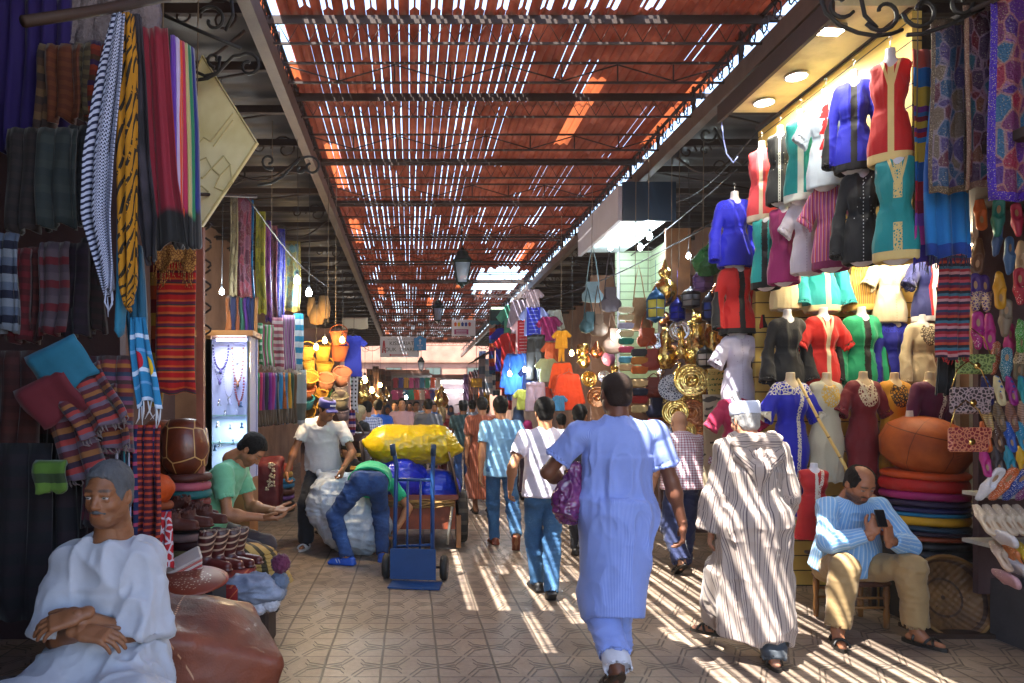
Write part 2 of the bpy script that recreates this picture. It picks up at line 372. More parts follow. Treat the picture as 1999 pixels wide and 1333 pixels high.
# ---- roof over the street
XL, XR, ZB = -1.1, 2.77, 4.4
def roof_col(c):
    x, y, z = c.p; n = c.noise(3, 4); b = c.ramp(n, [(.3, (.14,.048,.032)), (.55, (.215,.085,.058)), (.75, (.3,.14,.1))])
    tid = c.comb((x/.17).fl(), (y/1.7).fl(), 3); w = c.node('ShaderNodeTexWhiteNoise'); c.t.links.new(tid, w.inputs['Vector']); r = E(c.t, w.outputs['Value'])
    b = c.mix(r.gt(.965), b, (.62,.3,.17)); return c.mix((c.noise(.9, 3)).ss(.6, .72)*.5, b, (.14,.05,.035))
ROOFM = M('corrugated_red', roof_col, rough=.6, trans=.5, spec=.3)
def build_roof():
    root = thing('market_roof', 'long red corrugated roof with sunlit slits over the market street', 'roof', (0, 0, 0))
    rg = random.Random(11); pit = .085; mb = MB(); y = -1.15; row = 0
    while y < 33:
        y1 = y+1.7; z0 = 4.74; x = XL-.35; k = 0
        while x < XR+.06:
            core = ((.25 if y < 2.5 else -.95) < x < (1.6 if y < 4.4 else .95)); far = y > 8
            def runs():
                t = y; out = []
                while t < y1:
                    L = rg.uniform(.25, 1.7) if y > 3.4 else rg.uniform(.7, 1.7); w = 0
                    pr = ((.9 if k % 2 else .04) if y < 4 else (.72 if y < 9 else .5)) if core else (.07 if not far else .2)
                    if y > 14: pr = .28
                    if rg.random() < pr: w = rg.uniform(.05, .07) if y < 4.2 else rg.choice((.005, .008, .011, .018))*(1 if y < 10 else 1.25)
                    out.append((t, min(t+L, y1), w)); t += L
                return out
            for a, b, w in runs():
                if 16.4 < (a+b)/2 < 19.6 and 1.55 < x < 2.7: continue
                if 4.9 < a < 6.0 and abs(x+1.12) < .05: continue
                if b <= a+.005: continue
                n = 5; xs = [x+w/2+(pit-w)*i/n for i in range(n+1)]; zf = lambda q, yy: z0-.03*(yy-y)/1.7+.014*math.cos(2*PI*(q-x)/pit+PI)
                bb = b+(.05 if abs(b-y1) < .01 else 0); vs = [(q, yy, zf(q, yy)) for yy in (a, bb) for q in xs]; vs += [(q, yy, zz+.003) for q, yy, zz in vs]
                m = n+1; fs = [(i+1, i, m+i, m+i+1) for i in range(n)]+[(2*m+i, 2*m+i+1, 3*m+i+1, 3*m+i) for i in range(n)]+[(i, i+1, 2*m+i+1, 2*m+i) for i in range(n)]+[(0, m, 3*m, 2*m), (m+n, n, 2*m+n, 3*m+n)]
                mb.add(vs, fs, True)
            x += pit; k += 1
        y = y1; row += 1
    mb.build('corrugated_sheet', ROOFM, root)
    ys = [5.55, 6.22, 6.95, 7.85, 8.8, 9.6]; ys = [.7, 2.35, 4.0]+ys+[10.6+1.1*i for i in range(21)]
    for i, y in enumerate(ys):
        mb = MB(); sc = i % 2 and y > 5; zt = ZB+.17; mb.box(((XL+XR)/2, y, ZB+.015), (XR-XL, .016, .018)); mb.box(((XL+XR)/2, y, zt+.015), (XR-XL, .016, .018 if not sc else .035)); n = 8; w = (XR-XL)/n
        for j in range(n):
            x0 = XL+j*w
            if sc: 
                q = 3
                for m in range(q): xx = x0+w*m/q; mb.tube([(xx, y, ZB+.03), (xx+w/q/2, y, zt), (xx+w/q, y, ZB+.03)], .0045, 4)
            else:
                a, b = (ZB+.03, zt) if j % 2 else (zt, ZB+.03); mb.tube([(x0, y, a), (x0+w, y, b)], .007, 4); mb.tube([(x0+w, y, ZB+.03), (x0+w, y, zt)], .007, 4)
        mb.build('truss', IRON, root)
        if sc: MB().box(((XL+XR)/2, y+.1, 4.66), (XR-XL+.4, .04, .04)).build('purlin', IRON, root)
    for x, s in ((XL, -1), (XR, 1)):
        MB().box((x, 19.6, ZB-.03), (.09, 38, .16)).build('edge_beam', RUST, root); mb = MB(); mb.box((x, 19.6, ZB+.28), (.03, 38, .02))
        y = 1.0
        while y < 30:
            mb.tube([(x, y+.07*math.cos(t*.8)*(1-t*.06), ZB+.18+.09*math.sin(t*.8)*(1-t*.06)) for t in range(10)], .007, 4, smooth=False); mb.tube([(x, y-.1, ZB+.05), (x, y+.1, ZB+.33)], .005, 4); y += .2
        for i in range(1, 38): mb.box((x, i*1.0, ZB+.19), (.03, .03, .3))
        mb.build('lattice', IRON, root)
build_roof()
# ---- side canopies
def scroll(mb, o, s, ax=1):                              # a wrought-iron bracket scroll in the x,z plane, o origin, s size and direction
    ox, oy, oz = o; A = [(ox+s*ax*(1-.0)*t, oy, oz-s*.55*math.sin(PI*t)*.5) for t in [i/10 for i in range(11)]]
    mb.tube(A, .012, 6)
    for cx, cz, r, d in ((.18, .1, .17, 1), (.78, -.16, .2, -1), (.5, .12, .11, 1)):
        mb.tube([(ox+s*ax*(cx+r*(1-t/16)*math.cos(d*t*.55)), oy, oz+s*(cz+r*(1-t/16)*math.sin(d*t*.55))) for t in range(15)], .01, 5)
CANM = M('canopy_sheet', lambda c: c.ramp(c.noise(2.5, 4), [(.3, (.022,.02,.024)), (.7, (.05,.04,.04))]), rough=.5, metal=.2)
def canopy(side, x0, x1, label):
    root = thing('side_canopy', label, 'canopy'); mb = MB(); n = int((abs(x1-x0))/.16)
    mb.grid(lambda u, v: (x0+(x1-x0)*u, -.8+34.4*v, 4.52+.012*math.cos(v*38/.085*2*PI/4)), 2, 420, .01).build('sheet', CANM, root)
    for i in range(38):
        y = .8+.85*i; mb = MB(); mb.box(((x0+x1)/2, y, 4.4), (abs(x1-x0), .05, .07))
        if i % 3 != 2: mb.tube([(x0, y, 4.38), (x1, y+.85, 4.38)], .012, 4)
        else: scroll(mb, (x0, y, 4.25), .6 if side > 0 else .9, 1 if x1 > x0 else -1)
        mb.build('beam', IRON, root)
canopy(-1, XL-.06, -3.6, 'dark metal canopy with scroll brackets along the left shops')
canopy(1, XR+.06, 4.7, 'dark metal canopy with scroll brackets along the right shops')
# ---- walls
def plaster(name, a, b): return M(name, lambda c: c.ramp(c.noise(1.6, 5), [(.3, a), (.7, b)]), rough=.9, bump=lambda c: c.noise(25, 4)*.004)
def wall(label, x0, x1, y0, y1, z1, mat, z0=0, cat='wall', name='wall'):
    return tag(MB().box(((x0+x1)/2, (y0+y1)/2, (z0+z1)/2), (x1-x0, y1-y0, z1-z0)).build(name, mat), label, cat)
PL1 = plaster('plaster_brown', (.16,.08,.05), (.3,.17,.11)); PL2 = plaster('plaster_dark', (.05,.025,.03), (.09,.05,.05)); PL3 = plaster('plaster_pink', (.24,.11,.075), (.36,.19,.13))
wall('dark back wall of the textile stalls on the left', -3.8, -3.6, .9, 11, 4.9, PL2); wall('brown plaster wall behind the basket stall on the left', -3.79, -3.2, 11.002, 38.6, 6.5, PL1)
wall('brown plaster wall of the shops along the right', 4.7, 4.9, .9, 38.6, 4.9, PL1)
hs = thing('house', 'pinkish sunlit house closing the far end of the street', 'house', (1, 40, 0)); MB().box((0,.2,2.75), (16,.4,5.5)).build('wall', PL3, hs); MB().box((0,-.06,4.15), (16,.12,.12)).build('cornice', PL1, hs)
for x in (-4.2, -1.9, .3, 2.6, 4.6):
    w_ = MB().box((0,-.03,0), (.9,.07,1.1)).build('window', DARKW, hs, (x, 0, 3.3)); MB().box((-.2,-.08,0), (.36,.03,.95)).build('shutter', M('shutter', '#3a4a44', rough=.7), w_); MB().box((.2,-.08,0), (.36,.03,.95)).build('shutter', M('shutter'), w_)
for x, z, c in ((-1.2, 2.75, '#5a3a30'), (1.9, 2.6, '#6a5a48')): MB().box((x,-.5,z), (2.4,1.0,.06), rx=-.3).build('awning', cloth(c), hs)
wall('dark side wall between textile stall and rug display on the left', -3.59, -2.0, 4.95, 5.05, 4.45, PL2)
wall('unseen dark wall added beside the camera to shade the first textile stall', -3.599, -1.2, -3, 1.5, 4.45, PL2); wall('dark end wall of the slipper stall at the right edge', 3.2, 4.699, .95, 1.05, 4.45, PL2)  # first wall: added out of view to keep the left stall dark
# ================================================================ PEOPLE
def nv(v): return V(v).normalized()
def fr3(f, u=(0,0,1)):                                  # columns right, forward, up
    f = nv(f); r = f.cross(V(u)).normalized(); u = r.cross(f); return Matrix((r, f, u)).transposed()
def ik(a, b, l1, l2, hint):
    a, b = V(a), V(b); d = b-a; L = min(d.length, (l1+l2)*.999); d.normalize(); b = a+d*L
    x = (l1*l1-l2*l2+L*L)/(2*L); h = math.sqrt(max(l1*l1-x*x, 0)); hn = V(hint)-d*V(hint).dot(d)
    return a+d*x+hn.normalized()*h, b
def merge(parts):                                        # [(mesh, matrix)] -> one mesh
    VS = []; FS = []; ST = []; TI = []; n = 0
    for me, m in parts:
        k = len(me.vertices); c = np.empty(k*3, np.float32); me.vertices.foreach_get('co', c); c = c.reshape(-1, 3); A = np.array(m)
        VS.append(c@A[:3, :3].T+A[:3, 3]); q = np.empty(len(me.polygons)*4, np.int32); me.loops.foreach_get('vertex_index', q); FS.append(q.reshape(-1, 4)+n)
        for nm, L in (('st', ST), ('tint', TI)):
            z = np.zeros(k*3, np.float32)
            if nm in me.attributes: me.attributes[nm].data.foreach_get('vector', z)
            L.append(z.reshape(-1, 3))
        n += k; bpy.data.meshes.remove(me)
    o = mesh_np(np.concatenate(VS), np.concatenate(FS)); attr(o, 'st', np.concatenate(ST)); attr(o, 'tint', np.concatenate(TI)); return o
def skin(hexc):
    def col(c):
        t = c.sep(c.att('tint')); b = c.ramp(c.noise(9, 3)*.6+c.noise(60, 3)*.4, [(.2, tuple(x*.72 for x in lin(hexc))), (.8, tuple(min(1, x*1.12) for x in lin(hexc)))])
        b = c.mix(t[0]*.55, b, tuple(x*y for x, y in zip(lin(hexc), (.85, .42, .4)))); b = c.mix(t[1], b, (.025, .02, .018))
        b = c.mix(t[2].gt(.4), b, (.3, .27, .25)); return c.mix(t[2].gt(1.4), b, (.02, .012, .01))
    return M('skin_'+hexc, col, rough=.52, spec=.4, bump=lambda c: c.noise(180, 3)*.0006+c.noise(28, 3)*.0012)
def head_mesh(h, brow=1, stub=.25, must=0, beard=0, wide=1, bald=0, old=0, eyes=1):
    s = wide
    P = [('e', (0,-.012,.035), (.074*s,.094,.083)), ('e', (0,.022,-.03), (.058*s,.07,.078), {'k': .04}), ('e', (0,.05,-.088), (.032*s,.03,.026), {'k': .035}),
         ('c', (-.046*s,.0,-.06), (-.02,.05,-.09), .022, .02, {'k': .03}), ('c', (.046*s,.0,-.06), (.02,.05,-.09), .022, .02, {'k': .03}),
         ('c', (-.038,.068,.024), (.038,.068,.024), .014, .014, {'k': .02}), ('e', (.04*s,.052,-.03), (.022,.022,.02), {'k': .025}), ('e', (-.04*s,.052,-.03), (.022,.022,.02), {'k': .025}),
         ('e', (.032,.094,.004), (.017,.016,.012), {'sub': 1, 'k': .014}), ('e', (-.032,.094,.004), (.017,.016,.012), {'sub': 1, 'k': .014}),
         ('c', (0,.078,.014), (0,.103,-.03), .009, .0125, {'k': .012}), ('e', (.012,.092,-.033), (.009,.01,.008), {'k': .006}), ('e', (-.012,.092,-.033), (.009,.01,.008), {'k': .006}),
         ('e', (0,.074,-.06), (.026,.014,.018), {'k': .015}),
         ('c', (-.018,.082,-.058), (.018,.082,-.058), .0055, .0055, {'k': .006}), ('c', (-.015,.081,-.069), (.015,.081,-.069), .0065, .0065, {'k': .006}),
         ('c', (-.022,.09,-.0635), (.022,.09,-.0635), .0022, .0022, {'sub': 1, 'k': .003}),
         ('e', (.077*s,-.012,-.008), (.009,.018,.03), {'k': .006, 'R': Matrix.Rotation(.35, 3, 'Z')}), ('e', (-.077*s,-.012,-.008), (.009,.018,.03), {'k': .006, 'R': Matrix.Rotation(-.35, 3, 'Z')}),
         ('e', (.083*s,-.006,-.004), (.004,.009,.016), {'k': .005, 'sub': 1}), ('e', (-.083*s,-.006,-.004), (.004,.009,.016), {'k': .005, 'sub': 1}),
         ('c', (0,-.02,-.05), (0,-.045,-.17), .056, .062, {'k': .03})]
    if eyes: P += [('e', (.032,.0745,.003), (.0125,.0115,.0125), {'k': .001}), ('e', (-.032,.0745,.003), (.0125,.0115,.0125), {'k': .001}),
        ('c', (.02,.082,.0125), (.045,.079,.0115), .0062, .0062, {'k': .004}), ('c', (-.02,.082,.0125), (-.045,.079,.0115), .0062, .0062, {'k': .004}), ('c', (.022,.081,-.009), (.043,.079,-.009), .0045, .0045, {'k': .004}), ('c', (-.022,.081,-.009), (-.043,.079,-.009), .0045, .0045, {'k': .004})]
    def tint(v):
        x, y, z = v.T; T = np.zeros((len(v), 3)); ax = np.abs(x); f = y > .03; nz = vnoise(v*260)
        T[:, 0] = np.maximum(np.clip(1-(np.abs(z+.0635)/.011)**2-(ax/.026)**2, 0, 1)*f*1.6, .25*(z < .0)*(vnoise(v*25)))
        T[:, 1] = brow*np.clip(1.3-(np.abs(z-.028+.1*(ax-.03)**2*8)/.0065)**2-((ax-.032)/.024)**4, 0, 1)*(y > .05)*(.55+.5*nz)
        jaw = (z < -.042)*(y > -.02-z*.0)*(z > -.13)*np.clip((-.035-z)/.03, 0, 1)*(ax < .1); lipm = (np.abs(z+.064) < .013)*(ax < .026)
        T[:, 1] = np.maximum(T[:, 1], np.maximum(stub, beard*.95)*jaw*(1-lipm)*(.6+.5*nz))
        T[:, 1] = np.maximum(T[:, 1], must*(z < -.04)*(z > -.054)*(ax < .032)*f)
        for sx in (1, -1):
            d = np.sqrt((x-sx*.032)**2+(y-.0745)**2+(z-.003)**2); e = (d < .0132)*(np.abs(z-.0005) < .0032)*(y > .076); T[:, 2] = np.maximum(T[:, 2], 1.*e); T[:, 2] = np.where(e & (np.abs(x-sx*.032) < .0062), 2, T[:, 2])
            T[:, 1] = np.where((d < .0137) & (z > .0045) & (z < .0085), .85, T[:, 1])
        if old: T[:, 0] *= .6
        return T
    return sdf(P, h, .02, disp=(lambda p, n, s: (.0012+.0012*old)*(vnoise(p*np.array((40, 60, 110)))-.5)), tint=tint)
def hair_mesh(h, kind='short', wide=1):
    s = wide; g = .009 if kind != 'shaved' else .002
    P = [('e', (0,-.014,.037), (.076*s+g,.096+g,.084+g)), ('e', (0,-.055,-.035), (.064*s,.05,.05), {'k': .03}), ('c', (.068*s,.005,.0), (.072*s,.012,-.022), .012, .005, {'k': .02}), ('c', (-.068*s,.005,.0), (-.072*s,.012,-.022), .012, .005, {'k': .02}),
         ('b', (0,.135,-.02), (.1,.085,.095), {'sub': 1, 'k': .012, 'rd': .03}), ('e', (.085*s,.0,-.02), (.02,.02,.03), {'sub': 1, 'k': .01}), ('e', (-.085*s,.0,-.02), (.02,.02,.03), {'sub': 1, 'k': .01}), ('b', (0,0,-.14), (.1,.1,.06), {'sub': 1, 'k': .02})]
    if kind == 'full': P[0] = ('e', (0,-.01,.045), (.082*s+g,.104+g,.088+g))
    if kind == 'balding': P += [('e', (0,.03,.11), (.058,.11,.075), {'sub': 1, 'k': .02})]
    if kind == 'long': P = P[:5]+[('c', (0,-.055,0), (0,-.09,-.2), .085, .07, {'k': .04})]
    if kind == 'scarf': P = [('e', (0,-.014,.03), (.09,.108,.1)), ('c', (0,-.03,-.03), (0,-.03,-.2), .09, .13, {'k': .05}), ('e', (0,.1,-.015), (.055,.06,.075), {'sub': 1, 'k': .015})]
    return sdf(P, h, .02, disp=lambda p, n, s_: (.0045 if kind != 'shaved' else .0008)*(vnoise(p*np.array((150, 150, 40)))-.4)+(.004*(vnoise(p*40)-.5) if kind != 'shaved' else 0))
def hand_mesh(h, side, curl=.3, grip=0, spread=1):
    # wrist at origin, fingers along +Y, back of the hand +Z, thumb on the side -side*X
    P = [('b', (0,.05,0), (.038,.048,.0125), {'rd': .012}), ('c', (0,-.03,0), (0,.02,0), .0275, .025, {'k': .025, 'n': (0,0,1), 'fl': .75}), ('e', (-side*.022,.03,-.008), (.02,.032,.015), {'k': .02})]
    for i, (x, y, L, r) in enumerate(((-.03,.094,.072,.0092), (-.0105,.099,.08,.0095), (.0095,.096,.074,.009), (.029,.088,.058,.008))):
        p = V((x*side, y-.012, 0)); a = -(.12+curl*(.75+.12*i)); sx = x*side*2.6*spread
        for j, q in enumerate((.46, .3, .24)):
            d = V((sx*(1-j*.3), math.cos(a), math.sin(a))).normalized(); e = p+d*L*q*(1.18 if j == 0 else 1); P.append(('c', p, e, r*(1.08-.1*j), r*(1-.12*j), {'k': .005 if j == 0 else .002})); p = e; a -= curl*(1.05 if j == 0 else .7)+.06
    p = V((-side*.026, .018, -.006)); d1 = V((-side*(.75-.5*grip), .62, -.28-.6*grip)).normalized(); q = p+d1*.045; d2 = V((-side*(.42-.5*grip), .85, -.2-.5*grip)).normalized(); r_ = q+d2*.03; s_ = r_+V((-side*(.2-.6*grip), .95, -.15-.3*grip)).normalized()*.024
    P += [('c', p, q, .0145, .0115, {'k': .012}), ('c', q, r_, .0112, .0105, {'k': .003}), ('c', r_, s_, .0105, .0085, {'k': .002})]
    return sdf(P, h, .006)
def joints(**k):
    J = dict(pel=(0,0,.95), chest=(0,.0,1.25), neck=(0,-.01,1.47), head=(0,.025,1.63), look=(0,1,-.05), shw=.185, hipw=.09, fwd=(0,1,0),
             wrL=(-.27,.05,.86), wrR=(.27,.05,.86), anL=(-.1,0,.09), anR=(.1,0,.09), eL=(-.5,-1,-.2), eR=(.5,-1,-.2), kL=(-.1,1,0), kR=(.1,1,0), toL=(-.12,1,0), toR=(.12,1,0),
             hL=None, hR=None, nL=(-1,0,.1), nR=(1,0,.1), cL=.35, cR=.35, gL=0, gR=0, fat=0)
    k0 = dict(k); J.update(k); J = {a: (V(b) if isinstance(b, tuple) else b) for a, b in J.items()}
    up = (J['neck']-J['pel']).normalized(); r = J['fwd'].cross(up).normalized(); f = up.cross(r).normalized(); J.update(up=up, r=r, f=f)
    J['shL'] = V(k0['shL']) if 'shL' in k0 else J['neck']-up*.055-r*J['shw']; J['shR'] = V(k0['shR']) if 'shR' in k0 else J['neck']-up*.055+r*J['shw']
    J['hpL'] = J['pel']-r*J['hipw']-up*.02; J['hpR'] = J['pel']+r*J['hipw']-up*.02
    for s in 'LR':
        J['el'+s], J['wr'+s] = ik(J['sh'+s], J['wr'+s], .3, .265, J['e'+s]); J['kn'+s], J['an'+s] = ik(J['hp'+s], J['an'+s], .44, .43, J['k'+s])
        if J['h'+s] is None: J['h'+s] = (J['wr'+s]-J['el'+s]).normalized()
    return J
def body_prims(J):
    Rm = Matrix((J['r'], J['f'], J['up'])).transposed(); fa = J['fat']; P = [
        ('e', J['pel'], (.155+fa*.5, .11+fa, .12), {'R': Rm, 'k': .05}), ('c', J['pel']+J['up']*.05, J['chest'], .115+fa, .125+fa*.6, {'n': J['f'], 'fl': .8, 'k': .05}),
        ('e', J['chest']+J['up']*.05, (.16+fa*.5, .105+fa*.4, .15), {'R': Rm, 'k': .05}), ('c', J['shL'], J['shR'], .044, .044, {'k': .05}), ('c', J['neck']-J['up']*.06, J['head']-J['up']*.06-J['f']*.02, .06, .055, {'k': .04})]
    for s in 'LR':
        m = .5*(J['kn'+s]+J['an'+s]); P += [('c', J['sh'+s], J['el'+s], .046+fa*.12, .039, {'k': .03}), ('c', J['el'+s], J['wr'+s], .0415, .0265, {'k': .02}),
            ('e', J['el'+s]+(J['wr'+s]-J['el'+s])*.25, (.043, .043, .05), {'k': .03}),
            ('c', J['hp'+s], J['kn'+s], .085+fa*.2, .055, {'k': .04}), ('c', J['kn'+s], J['an'+s], .052, .036, {'k': .03}), ('c', J['kn'+s]+(m-J['kn'+s])*.4-J['f']*.0, m, .053, .042, {'k': .03}),
            ('c', J['an'+s], J['an'+s]-V((0,0,.045))+J['to'+s].normalized()*.05, .038, .034, {'k': .02}), ('c', J['an'+s]-V((0,0,.05))-J['to'+s].normalized()*.035, J['an'+s]-V((0,0,.062))+J['to'+s].normalized()*.15, .033, .025, {'k': .02, 'n': (0,0,1), 'fl': .8})]
    return P
def folds(a, fx=9, fz=3, seed=0, fine=.35):
    def g(p, n, s):
        q = p+.06*(np.stack([vnoise(p*5+seed), vnoise(p*5+seed+17), vnoise(p*5+seed+31)], 1)-.5)
        r = 1-np.abs(2*vnoise(q*np.array((fx, fx, fz))+seed*3.7)-1); r2 = 1-np.abs(2*vnoise(q*np.array((fx*2.3, fx*2.3, fz*2.2))+seed*1.9+9)-1); r3 = 1-np.abs(2*vnoise(q*np.array((fx*1.1, fx*1.1, fz*4))+seed*5.1+3)-1)
        m = .35+1.5*np.clip(vnoise(p*3.1+seed*2.3)*1.6-.3, 0, 1)
        return a*m*((r**2-.4)+fine*(r2-.5)+.45*(r3**3-.3))
    return g
def hollow(P, a, b, ra, rb, d=.03, w=.011, **o):          # opening at the end b of a flat cone
    a, b = V(a), V(b); u = (b-a).normalized(); P.append(('f', b-u*d, b+u*.06, rb-w, rb-w, dict(sub=1, k=.004, **o)))
def sleeve(P, J, s, fr, r0, r1, r2=None, k=.03, op=1):
    sh, el, wr = J['sh'+s], J['el'+s], J['wr'+s]
    if fr <= 1:
        e = sh+(el-sh)*fr; P += [('c', sh, sh+(el-sh)*fr*.6, r0, (r0+r1)/2, {'k': k, 'limb': 1}), ('f', sh+(e-sh)*.35, e, r0, r1, {'k': k, 'limb': 1})]; op and hollow(P, sh, e, r0, r1)
    else:
        r2 = r2 or r1; e = el+(wr-el)*(fr-1); P += [('c', sh, el, r0, r1, {'k': k, 'limb': 1}), ('f', el, e, r1, r2, {'k': k*.7, 'limb': 1}), ('c', el, el+(wr-el)*(fr-1)*.5, r1, (r1+r2)/2, {'k': k*.7, 'limb': 1})]; hollow(P, el, e, r1, r2)
def g_shirt(J, h, fr=.62, hem=.14, fit=.0, r0=.058, r1=.064, r2=.05, am=.009, seed=1, collar=1, tight=0):
    fit += .006
    fa = J['fat']; up, f, r = J['up'], J['f'], J['r']; Rm = Matrix((r, f, up)).transposed(); a = J['pel']-up*hem; P = [
        ('f', a, J['chest'], .196+fit+fa*.9, .158+fit+fa*.6, {'n': f, 'fl': .75+fa*1.5, 'k': .04}), ('e', J['chest']+up*.05, (.172+fit+fa*.5, .122+fit*.7+fa*.5, .165), {'R': Rm, 'k': .05}),
        ('c', J['shL']-up*.01, J['shR']-up*.01, .056, .056, {'k': .05}), ('c', J['neck']-up*.06, J['shL'], .07, .055, {'k': .04}), ('c', J['neck']-up*.06, J['shR'], .07, .055, {'k': .04}), ('c', J['neck']-up*.05, J['neck']-up*.01, .08, .066, {'k': .07})]
    if fa: P.append(('e', J['pel']+up*.13+f*.05, (.17+fa, .12+fa, .17), {'R': Rm, 'k': .08}))
    for s in 'LR': sleeve(P, J, s, fr, r0, r1, r2)
    P.append(('f', a-up*.05, a+up*.03, .182+fit+fa*.9, .182+fit+fa*.9, {'sub': 1, 'k': .004, 'n': f, 'fl': .72+fa*1.5}))
    n = J['neck']+up*.02
    if collar: P += [('f', J['neck']-up*.03, J['neck']+up*.03+f*.005, .071, .066, {'k': .006, 'nost': 1})]; n = n+up*.012
    P.append(('c', n-up*.015, n+up*.12+f*.02, .06, .075, {'sub': 1, 'k': .006})); 
    if not collar: P.append(('e', n+f*.06-up*.02, (.06, .05, .045), {'sub': 1, 'k': .01}))
    return sdf(P, h, .03, folds(am, 8, 4, seed), ax0=(J['pel'], up, r, f))
def g_pants(J, h, r0=.09, r1=.07, r2=.062, cut=.0, am=.009, seed=2, waist=.1):
    fa = J['fat']; Rm = Matrix((J['r'], J['f'], J['up'])).transposed(); P = [('e', J['pel'], (.165+fa*.5, .122+fa*.7, .12), {'R': Rm, 'k': .04}), ('f', J['pel'], J['pel']+J['up']*waist, .152+fa*.6, .14+fa*.6, {'n': J['f'], 'fl': .78, 'k': .03})]
    for s in 'LR':
        an = J['an'+s]+(J['kn'+s]-J['an'+s])*cut-(J['kn'+s]-J['an'+s]).normalized()*.03*(cut == 0); P += [('c', J['hp'+s], J['kn'+s], r0, r1, {'k': .04}), ('f', J['kn'+s], an, r1, r2, {'k': .03}), ('c', J['kn'+s], J['kn'+s]+(an-J['kn'+s])*.4, r1, (r1+r2)/2, {'k': .03}), ('e', J['hp'+s]-J['f']*.035-J['up']*.03, (.08, .065, .09), {'R': Rm, 'k': .04})]
        hollow(P, J['kn'+s], an, r1, r2, .02, .006)
    return sdf(P, h, .03, folds(am, 9, 9, seed))
def g_robe(J, h, hem, r=.2, fl=.75, fr=.6, r0=.062, r1=.075, r2=.08, am=.013, seed=3, wa=.165, hood=0, collar=1, bias=(0,0,0), legk=.12, lr=.1, op=1, fit=0):
    fa = J['fat']; up, f = J['up'], J['f']; Rm = Matrix((J['r'], f, up)).transposed(); hc = V((J['anL'].x*.5+J['anR'].x*.5, J['anL'].y*.5+J['anR'].y*.5, hem))+V(bias); P = [
        ('f', hc, J['pel']+up*.05, r, wa+.02+fa, {'n': f, 'fl': fl, 'k': .08}), ('f', J['pel'], J['chest'], wa+fa*.9, .16+fa*.6, {'n': f, 'fl': .75+fa, 'k': .06}), ('e', J['chest']+up*.05, (.178+fit+fa*.5, .125+fa*.5, .17), {'R': Rm, 'k': .05}), ('e', J['pel'], (.17+fa, .13+fa, .14), {'R': Rm, 'k': .07}),
        ('c', J['shL']-up*.01, J['shR']-up*.01, .058, .058, {'k': .06}), ('c', J['neck']-up*.06, J['shL'], .072, .056, {'k': .04}), ('c', J['neck']-up*.06, J['shR'], .072, .056, {'k': .04}), ('c', J['neck']-up*.05, J['neck']-up*.01, .085, .07, {'k': .05})]
    for s in 'LR':
        kn, an = J['kn'+s], J['an'+s]; t = min(1, max(0, (kn.z-hem)/max(kn.z-an.z, .01))); e = kn+(an-kn)*t
        P += [('c', J['hp'+s], kn, .11+fa*.3, lr, {'k': legk}), ('f', kn, e, lr, lr*1.02, {'k': legk}), ('c', kn, kn+(e-kn)*.6, lr, lr, {'k': legk})]; sleeve(P, J, s, fr, r0, r1, r2, op=op)
        hollow(P, kn, e, lr, lr, .025, .008)
    if fa: P.append(('e', J['pel']+up*.13+f*.05, (.17+fa, .12+fa, .17), {'R': Rm, 'k': .08}))
    P.append(('f', hc-V((0,0,.05)), hc+V((0,0,.03)), r-.012, r-.012, {'sub': 1, 'k': .004, 'n': f, 'fl': fl*.96}))
    n = J['neck']+up*.02
    if collar: P += [('f', J['neck']-up*.03, J['neck']+up*.035, .072, .067, {'k': .006, 'nost': 1})]; n = n+up*.015
    P.append(('c', n-up*.01, n+up*.12+f*.02, .062, .075, {'sub': 1, 'k': .008}))
    if hood: b = J['neck']-f*.075-up*.05; P += [('c', b+J['r']*.09+f*.06+up*.03, b-up*.06, .035, .05, {'k': .03}), ('c', b-J['r']*.09+f*.06+up*.03, b-up*.06, .035, .05, {'k': .03}), ('c', b-up*.04, b-up*.2-f*.01, .075, .02, {'k': .03, 'n': f, 'fl': .7}), ('e', b+up*.02, (.06, .03, .035), {'sub': 1, 'k': .02})]
    return sdf(P, h, .03, folds(am, 10, 2.2, seed), ax0=(J['pel'], up, J['r'], f))
def shoe(parent, J, s, mat, kind='shoe', h=.007, sole=None):
    a = J['an'+s]; t = J['to'+s].normalized(); zr = a-V((0,0,.09)); u = V((0,0,1)); u = (u-t*u.dot(t)).normalized(); r = t.cross(u)
    Rm = Matrix((r, t, u)).transposed(); o = {'R': Rm}
    if kind == 'shoe':
        P = [('b', zr+t*.05+u*.016, (.046,.142,.016), {'R': Rm, 'rd': .014}), ('c', zr-t*.05+u*.05, zr+t*.02+u*.055, .042, .043, {'k': .02}), ('c', zr+t*.02+u*.045, zr+t*.145+u*.032, .046, .036, {'k': .02, 'n': u, 'fl': .8}), ('c', a+V((0,0,.0)), a+V((0,0,.06)), .034, .04, {'sub': 1, 'k': .01})]
        ob('shoe', sdf(P, h, .012), mat, parent)
    else:
        mb = MB(); mb.M = Matrix.Translation(zr) @ Rm.to_4x4()
        out = [(.045*math.sin(q)*(1 if math.cos(q) < 0 else .9)+.004, .05+.142*math.cos(q)) for q in [2*PI*i/20 for i in range(20)]]
        vs = [(x, y, z) for z in (0, .024) for x, y in out]; mb.add(vs, [tuple(range(20))[::-1], tuple(range(20, 40))]+[(i, (i+1) % 20, (i+1) % 20+20, i+20) for i in range(20)]); o_ = mb.build('sandal', mat, parent)
        mb = MB(); mb.M = Matrix.Translation(zr) @ Rm.to_4x4()
        for y0, y1 in (((.07, .13), (.13, .07), (.0, .0)) if kind == 'sandal' else ((.09, .1), (.11, .12), (.13, .135))):
            pts = [(.047*math.cos(q), y0+(y1-y0)*i/8, .022+.058*math.sin(q)*(1-.25*(y0+y1)/.2)) for i, q in enumerate([PI*i/8 for i in range(9)])]
            mb.tube(pts, .009, 6)
        mb.build('strap', mat, o_)
